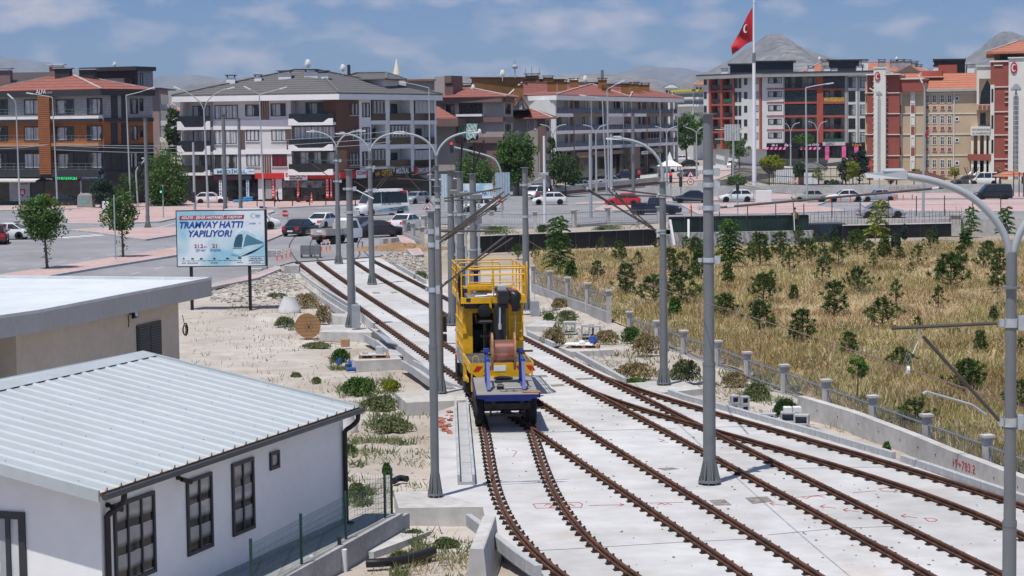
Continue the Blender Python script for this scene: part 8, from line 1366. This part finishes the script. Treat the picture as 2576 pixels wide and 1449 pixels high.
person('person in black walking left to right before the pharmacy',G(698,511),R(5),cl('black',(.012,.012,.014)),cl('black2',(.014,.014,.016)),(((.14,.09,.50),(.32,.09,.09),0),((.02,-.09,.50),(-.30,-.09,.12),0)),(((-.1,.24,1.2),(.05,.26,1.0)),((.12,-.24,1.2),(.35,-.22,1.22))))
T=person('person in a red top walking away past the cafe',G(1608,453),R(60),cl('red',(.6,.03,.03)),cl('dark',(.02,.02,.022)),(((.10,.09,.50),(.16,.09,.09),0),((.02,-.09,.50),(-.16,-.09,.10),0)),(((-.04,.27,1.18),(.1,.26,.98)),((.02,-.27,1.18),(.14,-.24,1.0))))
person('workman in an olive shirt standing with his back turned at the panelled wall',(*XY(2000,157.4),1.06),R(100),cl('olive',(.15,.125,.07)),cl('dark',(.02,.02,.022)),(((.02,.1,.50),(0,.1,.08),0),((.02,-.1,.50),(0,-.1,.08),0)),(((.12,.3,1.22),(.3,.42,1.3)),((.05,-.28,1.15),(.2,-.24,.98))),.05)
person('rider sitting on the dark motor scooter',tuple(np.array(sc_t.location)+np.array((.13,.36,-.08))),R(250),cl('grey',(.06,.06,.065)),cl('dark',(.02,.02,.022)),(((.40,.16,.84),(.42,.17,.40),0),((.40,-.16,.84),(.42,-.17,.40),0)),(((.22,.26,1.22),(.55,.28,1.12)),((.22,-.26,1.22),(.55,-.28,1.12))),.08,.90)
T=thing('recycling_container','grey rounded recycling container with picture label before the medical shops','container',G(217,524),R(-4));m=MB();w=.95
m.loft([[(-w*a,-.6*b,z),(w*a,-.6*b,z),(w*a,.6*b,z),(-w*a,.6*b,z)]for a,b,z in((1.0,1.,.05),(1.,1.,.35),(.96,.97,.4),(.94,.95,1.3),(.86,.8,1.62),(.6,.5,1.78),(.2,.2,1.82))]);m.build('shell',M('container_grey',(.22,.22,.225),.6,.08,2.),T,smooth=30);m=MB();m.quad((-.5,-.592,.62),(.45,-.592,.62),(.45,-.578,1.15),(-.5,-.578,1.15));m.build('picture_label',M('label_picture',(.10,.25,.45),.5,0,2.5,col2=(.25,.42,.10)),T);m=MB();m.cyl((.8,-.3,1.35),(.95,-.3,1.4),.22,n=14);m.build('slot',m_black,T)
for lab,x,y,w,h in(('white service cabinet left of the right street tree',267,537,.75,1.25),('left of two white cabinets beside the white lettered hatchback',1912,512,1.0,1.4),('right of two white cabinets beside the white lettered hatchback',1930,512,1.0,1.4)):p=G(x,y);T=thing('service_cabinet',lab,'cabinet',p);m=MB();m.cbox(0,0,.1,w,.5,h);m.box(0,0,0,w*.9,.45,.1);m.build('case',m_offw,T);m=MB();m.box(0,-.26,.2,w*.86,.02,h-.2);m.build('door',m_offw,T)
def leafmesh(name,C,size,mat,el=1.7,up=0.,tri=False):
 n=len(C);C=np.asarray(C,float);d=RS.normal(size=(n,3));d[:,2]=d[:,2]*(1-up)+up*2.2;d/=np.linalg.norm(d,axis=1)[:,None]
 e=RS.normal(size=(n,3));e-=d*(e*d).sum(1)[:,None];e/=np.linalg.norm(e,axis=1)[:,None];s=(np.asarray(size)*np.ones(n))[:,None]
 if tri:V=np.stack([C-e*s*.5/el,C+e*s*.5/el,C+d*s],1);k=3
 else:V=np.stack([C-d*s*.5,C+e*s*.5/el,C+d*s*.5,C-e*s*.5/el],1);k=4
 me=bpy.data.meshes.new(name);me.vertices.add(n*k);me.vertices.foreach_set('co',V.ravel());me.loops.add(n*k);me.loops.foreach_set('vertex_index',np.arange(n*k));me.polygons.add(n);me.polygons.foreach_set('loop_start',np.arange(n)*k);me.polygons.foreach_set('loop_total',np.full(n,k));me.materials.append(mat);me.update();return me
def clumps(rx,ry,rz,nc,nl,r,shell=.55,droop=0.):
 out=[]
 for _ in range(nc):
  v=RS.normal(size=3);v/=np.linalg.norm(v);q=v*(shell+(1-shell)*RS.rand())*np.array((rx,ry,rz));k=int(nl*(.5+RS.rand()));w=RS.normal(size=(k,3));w/=np.linalg.norm(w,axis=1)[:,None];w*=(r*(.35+.65*RS.rand(k)**.5)*(.6+.7*RS.rand()))[:,None];w[:,2]*=.75
  if droop:w[:,2]-=droop*RS.rand(k)*r*2.5
  out.append(q+w)
 return np.concatenate(out)
def tree(label,x,y,cx,cy,rx,ry,mat,name='street_tree',Y=None,leaf=.16,nc=60,nl=60,droop=0.,bark=None,group=None,cat='tree'):
 p=G(x,y)if Y is None else(*XY(x,Y),0.);Y=p[1];s=F/Y;T=thing(name,label,cat,p,0,group);c=np.array(at(cx,cy,Y))-np.array(p);rx,rz=rx/s,ry/s;m=MB();m.tube([(0,0,-.1),(c[0]*.3,0,c[2]*.4),(c[0],0,c[2]+rz*.4)],[.035*rz+.05,.03*rz+.04,.015*rz],7)
 for k in range(7):a=k*2.4;m.tube([(c[0]*.6,0,max(.3,c[2]-rz*(.8-.12*k))),(c[0]+rx*.3*math.cos(a),rx*.3*math.sin(a),c[2]-rz*(.4-.1*k)),(c[0]+rx*.75*math.cos(a),rx*.75*math.sin(a),c[2]+rz*(-.1+.1*k))],[.02*rz+.02,.015*rz+.012,.01],5)
 m.build('trunk',bark or m_trunk,T);inst('crown',leafmesh('crown',clumps(rx,rx*.9,rz,nc,nl,.34*min(rx,rz)+.1,.5,droop)+c,leaf*(.7+.6*RS.rand()),mat),T);return T
t1=tree('young round crowned street tree on the median, larger left one',119,680,107,548,54,58,m_leaf,leaf=.20,nc=95,nl=55);t2=tree('young sparse street tree on the median beside the short grey post',310,651,304,535,44,50,m_leaf,leaf=.20,nc=60,nl=40)
for T,z,h in((t1,1.2,14),(t2,1.4,20)):inst('trunk_shoots',leafmesh('trunk_shoots',RS.normal(size=(70,3))*np.array((.22,.22,.55))+np.array((.0,0,z)),.17,m_leaf),T)
for a in(('drooping light green willow between the two corner buildings',420,506,418,430,54,66,m_willow,'willow_tree',249,.26,85,90,1.2),('dark tall conifer rising behind the willow',441,480,441,335,25,66,m_dgreen,'conifer_tree',290,.35,50,60),('dark leafy bush mass before the charcoal building, right part',320,512,318,470,34,36,m_dgreen,'garden_tree',246,.25,50,60),('grey green shrub right of the recycling container',262,518,258,482,30,34,m_blueg,'garden_tree',245,.25,40,60),('light green willow before the taupe house',1196,478,1196,424,50,44,m_willow,'willow_tree',266,.25,70,80,.8),('big bright green tree between taupe house and long block',1302,476,1298,398,48,66,m_leaf,'garden_tree',272,.3,110,90),('round dark green tree by the garden wall posts',1422,478,1420,430,42,40,m_dgreen,'garden_tree',266,.26,70,80),('narrow dark tree with bare top behind the tram lamp',1392,470,1390,385,14,46,m_dgreen,'garden_tree',275,.25,24,40),('green street tree with yellow side right of the long block',1728,400,1722,332,26,52,m_leaf,'garden_tree',440,.5,60,60),('yellowish green tree in the gap before the red block',1752,402,1752,322,22,44,m_leafl,'garden_tree',450,.5,50,60),('round tree before the notice board back',1860,400,1858,365,28,30,m_leaf,'garden_tree',410,.4,50,60),('bright yellow green round bush tree in the park',1945,436,1944,413,32,20,m_yelleaf,'garden_tree',310,.3,60,70),('flat crowned green tree before the pink awnings',2022,404,2020,352,27,17,m_leaf,'garden_tree',400,.35,40,60),('young conifer left of the park hut',2010,448,2010,428,15,20,m_dgreen,'conifer_tree',290,.25,30,50),('blue green spruce at the school corner, left one',2128,456,2127,424,20,30,m_blueg,'conifer_tree',300,.28,50,60),('blue green spruce at the school corner, taller right one',2162,456,2162,412,20,40,m_blueg,'conifer_tree',304,.28,55,60),('yellow green conifer between the two spruces',2146,460,2145,428,16,26,m_yelleaf,'conifer_tree',296,.25,40,50),('green bush at the near end of the park fence',1852,474,1852,458,24,18,m_leaf,'garden_bush',274,.25,45,60),('small thin tree before the school windows, left of the kiosk',2300,470,2300,436,10,18,m_leafl,'garden_tree',290,.2,14,30),('small thin yellow tree right of the school windows',2401,462,2401,432,12,16,m_yelleaf,'garden_tree',292,.2,16,30),('small young tree before the white lancet tower',2242,470,2242,448,9,18,m_leaf,'garden_tree',280,.2,18,40),('thin reddish tree at the right school tower',2515,470,2515,432,9,22,m_weedd,'garden_tree',285,.2,12,25),('thin pale tree by the white park boards',2060,468,2056,440,14,18,m_yelleaf,'garden_tree',282,.2,18,30),('shrub at the foot of the park fence before the boards',2090,472,2090,462,26,9,m_dgreen,'garden_bush',277,.2,30,50)):
 tree(*a[:8],name=a[8],Y=a[9],leaf=a[10],nc=a[11],nl=a[12],droop=a[13]if len(a)>13 else 0)
q=XY(2445,290);T=thing('bare_tree','bare leafless tree beside the school steps','tree',(*q,0));m=MB();[m.tube(spline([(0,0,0),(.1*math.cos(a),.1*math.sin(a),.7),(.7*math.cos(a),.5*math.sin(a),1.7),(1.+.3*math.cos(a*2)if 0 else 1.1*math.cos(a),.8*math.sin(a),2.6)],3),.05,5)for a in(.3,1.2,2.,2.7,3.5,4.6,5.6)];m.build('trunk',m_trunk,T)
def pine_mesh(seed,sparse,wide):
 rs=np.random.RandomState(seed);m=MB();tip=[];m.tube([(0,0,-.05),(.02,.01,.5),(.0,.02,.97)],[.028,.02,.008],6)
 for lv in range(7 if not sparse else 5):
  z=.10+.84*lv/(7 if not sparse else 5);n=rs.randint(4,7)if not sparse else rs.randint(3,5);R0=wide*(1-z*.78)*(.75+.4*rs.rand())
  for k in range(n):
   a=2*math.pi*k/n+rs.rand()*1.2;r=R0*(.7+.5*rs.rand());e=np.array((r*math.cos(a),r*math.sin(a),z+r*.55));m.tube([(0,0,z),(e[0]*.6,e[1]*.6,z+r*.2),tuple(e)],[.012,.009,.006],4);tip+=[e]+([e*np.array((.62,.62,1))-np.array((0,0,r*.22))]if r>.2 and rs.rand()<.6 and not sparse else[])
 tip+=[np.array((0,.02,.95)),np.array((.0,.02,.86))];C,S_=[],[]
 D_=[]
 for t in tip:
  k=26;v=rs.normal(size=(k,3));v[:,2]+=.55;v/=np.linalg.norm(v,axis=1)[:,None];C.append(np.repeat(t[None],k,0));D_.append(v)
 C,D_=np.concatenate(C),np.concatenate(D_);n=len(C);e=np.cross(D_,rs.normal(size=(n,3)));e/=np.linalg.norm(e,axis=1)[:,None];ln=(.075+.05*rs.rand(n))[:,None];V=np.stack([C-e*.012,C+e*.012,C+D_*ln+e*.012,C+D_*ln-e*.006],1)
 me=bpy.data.meshes.new('crown');me.vertices.add(n*4);me.vertices.foreach_set('co',V.ravel());me.loops.add(n*4);me.loops.foreach_set('vertex_index',np.arange(n*4));me.polygons.add(n);me.polygons.foreach_set('loop_start',np.arange(n)*4);me.polygons.foreach_set('loop_total',np.full(n,4));me.materials.append(m_pine);me.update();return m.mesh('trunk',m_trunk),me
PV=[pine_mesh(k,sp,w)for k,(sp,w)in enumerate(((0,.40),(0,.52),(1,.42),(0,.34),(1,.34),(0,.62)))]
PL=[(c/4+1288,d/4+447,h/4)for c,d,h in((905,740,150),(1080,830,190),(1270,890,160),(1145,1130,280),(860,985,170),(1425,1200,270),(1590,930,230),(1700,1200,330),(1880,970,280),(2170,1040,200),(2140,1345,230),(2460,725,180),(2500,875,300),(2530,1190,260),(2490,1445,260),(300,570,100),(905,545,80),(60,760,130),(230,790,120),(1480,690,130),(1960,820,150))]+[(c/4+1932,d/4+447,h/4)for c,d,h in((125,790,240),(310,690,190),(390,830,210),(220,950,210),(545,1020,230),(705,890,260),(900,775,190),(1060,915,160),(1170,830,220),(1505,885,200),(1438,955,110),(1835,1085,330),(1935,880,190),(2330,925,210),(2300,1100,230),(905,1115,230),(260,1195,160),(665,1340,330),(1285,1215,230),(1150,1430,270),(1710,1255,220),(30,1085,180),(2270,1420,150),(690,780,170))]+[(c/4+1932,d/4+767,h/4)for c,d,h in((340,305,320),(815,435,230),(1510,225,180),(2135,410,210),(2020,810,340),(1480,1115,270),(2545,430,160),(2545,990,280),(1330,560,220),(30,180,120))]
PL+=[(1700+RS.rand()*820,618+RS.rand()*60,24+RS.rand()*26)for _ in range(18)]
PL.sort(key=lambda q:-q[1]);kinds=('dense','broad bushy','sparse','slim','thin and open','spreading')
pos=[]
for x,y,h in PL:
 p=np.array(G(x,y,.4));p=np.array((p[0],p[1],fz(p[0],p[1])))if p[1]<150 else np.array((p[0],p[1],.05));pos.append((p,h/F*p[1],x,y))
rows=[pos[i:i+8]for i in range(0,len(pos),8)];RN=('nearest the camera','second from the camera','third from the camera','fourth from the camera','fifth from the camera','sixth from the camera','seventh from the camera','eighth from the camera','by the far walls','along the far walls')
for r_,row in enumerate(rows):
 row.sort(key=lambda q:q[2])
 for k,(p,h,x,y)in enumerate(row):
  v=int(RS.randint(6));T=thing('pine_sapling',f"{kinds[v]} young pine, {('leftmost','second from left','third from left','fourth from left','fourth from right','third from right','second from right','rightmost')[k]} in the field row {RN[min(r_,9)]}",'pine',tuple(p),RS.rand()*6.28,'young pines in the dry field');T.scale=(h*1.25,h*1.25,h*1.1);inst('trunk',PV[v][0],T);inst('crown',PV[v][1],T)
p=G(1932+900/4,767+890/4,.4);T=thing('pine_sapling','bright yellow green ball crowned young pine on a bare stem near the railing','pine',(p[0],p[1],fz(p[0],p[1])),0,'young pines in the dry field');m=MB();m.tube([(0,0,0),(.02,0,1.)],[.03,.02],6);m.build('trunk',m_trunk,T);inst('crown',leafmesh('crown',clumps(.34,.34,.34,24,60,.14)+np.array((0,0,1.25)),.13,m_leafl,5.),T)
for lab,c,d,h in(('dark blue green cypress before the black van',665,640,180),('dark blue green cypress in the open grass, front one',1285,725,200),('dark blue green cypress at the low dark wall',1375,605,150),('dark blue green cypress right of the others at the low wall',1665,675,200)):
 x,y,s=1932+c/4,447+d/4,h/4;p=G(x,y,.4);hh=s/F*p[1];T=thing('cypress',lab,'cypress',(p[0],p[1],.3),0,'cypresses by the far walls');C=[]
 for _ in range(1500):z=RS.rand();a=RS.rand()*6.28;r=.24*hh*math.sin(math.pi*min(1,.12+z*.88))**.7*(.75+.35*RS.rand());C.append((r*math.cos(a),r*math.sin(a),z*hh))
 inst('crown',leafmesh('crown',C,.16,m_blueg,3.,.7),T);m=MB();m.cyl((0,0,-.1),(0,0,hh*.7),.04);m.build('trunk',m_trunk,T)
def feather(label,x,y,h,mat,Y=None,n=26,lean=0.):
 p=G(x,y,.3);hh=h/F*p[1];T=thing('ailanthus_tree',label,'tree',(p[0],p[1],.15),0,'feathery ailanthus saplings');m=MB();m.tube([(0,0,0),(lean*.4,0,hh*.5),(lean,0,hh*.93)],[.05,.035,.015],6);m.build('trunk',m_trunkl if lean else m_trunk,T);C=[]
 for k in range(n):
  z=hh*(.12+.86*k/n);a=k*2.4;L_=min(.95,hh*.32)*(1.15-.55*k/n);b=np.array((lean*z/hh,0,z))
  for j in range(9):
   t=(j+1)/9;q=b+np.array((math.cos(a)*L_*t,math.sin(a)*L_*t,L_*(.55*t-.6*t*t)))
   for s in(-1,1):C.append(q+np.array((-math.sin(a),math.cos(a),-.25))*s*.11);C.append(q+np.array((-math.sin(a),math.cos(a),-.3))*s*.2*(1-t*.5))
 inst('crown',leafmesh('crown',C,.24*(.8+.4*RS.rand()),mat,2.3),T)
feather('tall dark feathery tree before the dark panelled wall',1288+470/4,447+960/4,150,m_leaf,n=46);feather('second dark leafy sapling at the foot of the tall feathery tree',1288+590/4,447+990/4,45,m_leaf,n=22);feather('tall feathery tree with orange tips right of the tallest pole',1288+2190/4,447+900/4,128,m_leaf,n=44);feather('leaning yellow leaved tree with pale trunk before the silver saloon',1932+1075/4,447+620/4,106,m_yelleaf,n=24,lean=.5);feather('feathery sapling right of the low dark wall',1932+2045/4,447+560/4,74,m_leafl,n=16);feather('feathery sapling at the right edge before the parapet',1932+2390/4,447+590/4,80,m_leaf,n=22);feather('short feathery bush under the parapet pillar',1932+1990/4,447+740/4,60,m_leaf,n=22);feather('bright green low sapling left of the tallest pole',1288+1640/4,767+70/4,45,m_leafl,n=24)
def bush(label,x,y,rx,h,mat,z=-.1,n=0,lf=.12,up=.5,zb=None):
 n=int(500+rx*38);p=G(x,y,z);s=F/p[1];rx,hh=rx/s,h/s;a=RS.rand(n)*6.283;r=RS.rand(n)**.5;zz=RS.rand(n)**.7;lob=1+.25*np.sin(a*3+RS.rand()*6)+.15*np.sin(a*7+RS.rand()*6);k=np.sqrt(np.maximum(0,1-(zz*.95)**2));C=np.stack([rx*r*lob*k*np.cos(a),rx*.8*r*lob*k*np.sin(a),zz*hh*(.75+.25*lob)],1);o=inst('wild_bush',leafmesh('wild_bush',C,lf*(.6+.8*RS.rand(n)),mat,2.6,up),None,(p[0],p[1],z-.02));return tag(o,label,'bush','wild bushes beside the track')
for a in(('dome shaped brown green bush right of the truck by the channel elements',1396,868,32,42,m_weedd),('loose grey green weed bush behind the brown dome bush',1428,808,28,26,m_weed),('low dark leafy plant left of the weed bush',1382,804,14,16,m_leaf),('green bush at the railing left of the slim pole',1588,860,28,36,m_leaf),('brown bush between the pallet and the green bush',1528,862,34,30,m_weedd),('large yellow brown bush just left of the slim pole',1625,890,42,48,m_weedd),('dark brown low bush by the slim pole foot',1598,948,52,34,m_weedd),('green yellow bush between slim pole and railing',1722,958,42,52,m_weed),('bright low green weeds at the slim pole footing',1600,964,28,12,m_leafl),('dark green bush at the start of the retaining wall',1972,1046,32,40,m_dgreen,-.05),('weeds at the railing right of the tallest pole',1905,1000,34,36,m_weed),('brown weeds below the railing right of the tallest pole',1850,968,34,30,m_weedd),('brown tumble of dry weeds at the railing by the counterweight',1408,772,24,22,m_weedd),('small green plant growing at the foot of the retaining wall',2230,1145,10,32,m_leafl),('large green weed patch above the sooty footing',905,992,46,42,m_leaf,-.4),('yellow green weeds next to the large green patch',982,978,24,22,m_yelleaf,-.4),('grey green weeds below the sooty footing',955,1030,46,34,m_weed,-.42),('grey green weed patch left of the U channel',985,1082,52,30,m_weed,-.42),('green bush by the blue pipes',857,908,24,30,m_leaf,-.4),('green weeds left of the cable drum',714,818,26,20,m_weed,-.35),('brown dry weeds behind the manhole cone',772,775,40,36,m_weedd,-.3),('green weeds left of the manhole cone',700,752,28,14,m_weed,-.2),('dry yellow bush at the cable drum right side',812,812,22,44,m_weedd,-.35),('dark green creeping weeds by the house downpipe, upper one',874,1140,22,22,m_leaf,-.43),('green tuft behind the mesh fence',896,1252,22,36,m_weed,-.43),('green tuft right of the mesh fence corner',1068,1040,16,18,m_weedd,-.43),('green tuft in the dirt before the slab footing',972,1190,10,24,m_leaf,-.43),('low green weeds by the black pipe at the bottom',1010,1412,26,24,m_weed,-.43),('weeds along the yard wall end',1040,1352,30,18,m_weed,-.43),('dry weeds before the bottom barrier',1120,1372,30,18,m_weed,-.43),('low weeds far left of the truck in the dirt',800,872,36,10,m_weed,-.4),('small tuft in the bare dirt',745,948,12,10,m_weed,-.42),('tuft in the bare dirt beside the white roof corner',795,962,12,12,m_weed,-.42),('weed fringe by the far slab kerbs',1058,705,20,22,m_weed,-.1),('green grass bank behind the street railing',1250,592,44,22,m_leaf,.0),('small pine like bush on the dug bank',1365,582,18,16,m_dgreen,.0),('brown earth weeds on the dug bank',1530,580,48,12,m_weed,.0)):
 bush(*a[:6],z=a[6]if len(a)>6 else-.1)
def scatter(name,n,f,mat,hmin,hmax,w,keep=None):
 C=[];
 while len(C)<n:
  x,y=f()
  if keep is None or keep(x,y):C.append((x,y,(fz(x,y)if x>fenceX(y)+.2 else gz(x,y))-.03))
 o=bpy.data.objects.new(name,leafmesh(name,C,hmin+(hmax-hmin)*RS.rand(n),mat,w,.8,True));COL.objects.link(o);o['kind']='stuff'
def fieldpt():
 while 1:
  y=42+108*RS.rand();x0=fenceX(y)+.3;x=x0+RS.rand()*(.262*y+1.5-x0)if .262*y+1.5>x0 else x0+RS.rand()
  return x,y
nz_=lambda x,y,s,o:mn.noise(Vector((x*s,y*s,o)))
scatter('dry_grass',46000,fieldpt,m_dry,.22,.62,9.)
scatter('brown_grass',26000,fieldpt,M('brown_dry_weeds',(.22,.13,.06),.9,0,.4,col2=(.40,.25,.12)),.2,.5,8.,lambda x,y:nz_(x,y,.16,2)>.02)
scatter('green_weeds',34000,fieldpt,leafmat('olive_weeds',(.20,.21,.05),(.38,.36,.11),.5),.2,.5,6.,lambda x,y:nz_(x,y,.09,7)>-.15 or(y<75 and RS.rand()<.5))
scatter('yellow_flowers',2600,lambda:(lambda q:q)(fieldpt()),M('yellow_bloom',(.55,.42,.05),.8,.1),.10,.16,1.2,lambda x,y:nz_(x,y,.13,7)>.1)
dirtf=[quadarea((860,960),(1090,1000),(1080,1240),(880,1230)),quadarea((480,760),(980,760),(1080,980),(480,1000)),quadarea((1000,1310),(1220,1330),(1200,1449),(900,1449)),quadarea((1330,760),(1500,800),(1640,950),(1480,950)),quadarea((1780,960),(1990,1010),(2260,1130),(1820,1010)),quadarea((640,700),(800,700),(860,800),(560,790))]
scatter('sparse_weeds',5200,lambda:random.choice(dirtf)(),m_weed,.06,.26,5.,lambda x,y:nz_(x,y,.5,3)>.08)
gp_=[quadarea((845,960),(985,935),(1010,985),(860,1010)),quadarea((850,1000),(1000,1000),(1040,1050),(900,1060)),quadarea((860,1095),(960,1080),(1060,1100),(880,1170)),quadarea((865,1180),(930,1200),(960,1260),(880,1270)),quadarea((700,795),(780,790),(850,830),(720,835)),quadarea((1015,1330),(1090,1350),(1070,1449),(980,1420)),quadarea((1560,830),(1680,840),(1740,950),(1600,960)),quadarea((1360,790),(1450,790),(1440,850),(1370,860)),quadarea((1800,940),(1960,960),(2000,1040),(1860,1000)),quadarea((830,880),(880,880),(885,915),(830,915))]
scatter('green_weed_patches',6000,lambda:random.choice(gp_)(),m_weed,.10,.36,5.,lambda x,y:nz_(x,y,.8,1)>-.0)
scatter('dry_stalks',2600,lambda:random.choice(dirtf)(),m_weedd,.1,.4,12.,lambda x,y:nz_(x,y,.4,5)>.05)
C={}
for _ in range(150):
 x,y=fieldpt();k=RS.randint(3);r=.25+.75*RS.rand()**2;n=int(150*r+40);v=RS.normal(size=(n,3));v/=np.linalg.norm(v,axis=1)[:,None];v*=np.array((r,r,r*.55))*(RS.rand(n)**.4)[:,None];v[:,2]=abs(v[:,2]);C.setdefault(k,[]).append(v+np.array((x,y,fz(x,y))))
for k,mt in((0,m_weed),(1,m_weedd),(2,m_weedd)):o=bpy.data.objects.new('field_scrub',leafmesh('field_scrub',np.concatenate(C[k]),.15,mt,2.6,.5));COL.objects.link(o);o['kind']='stuff'
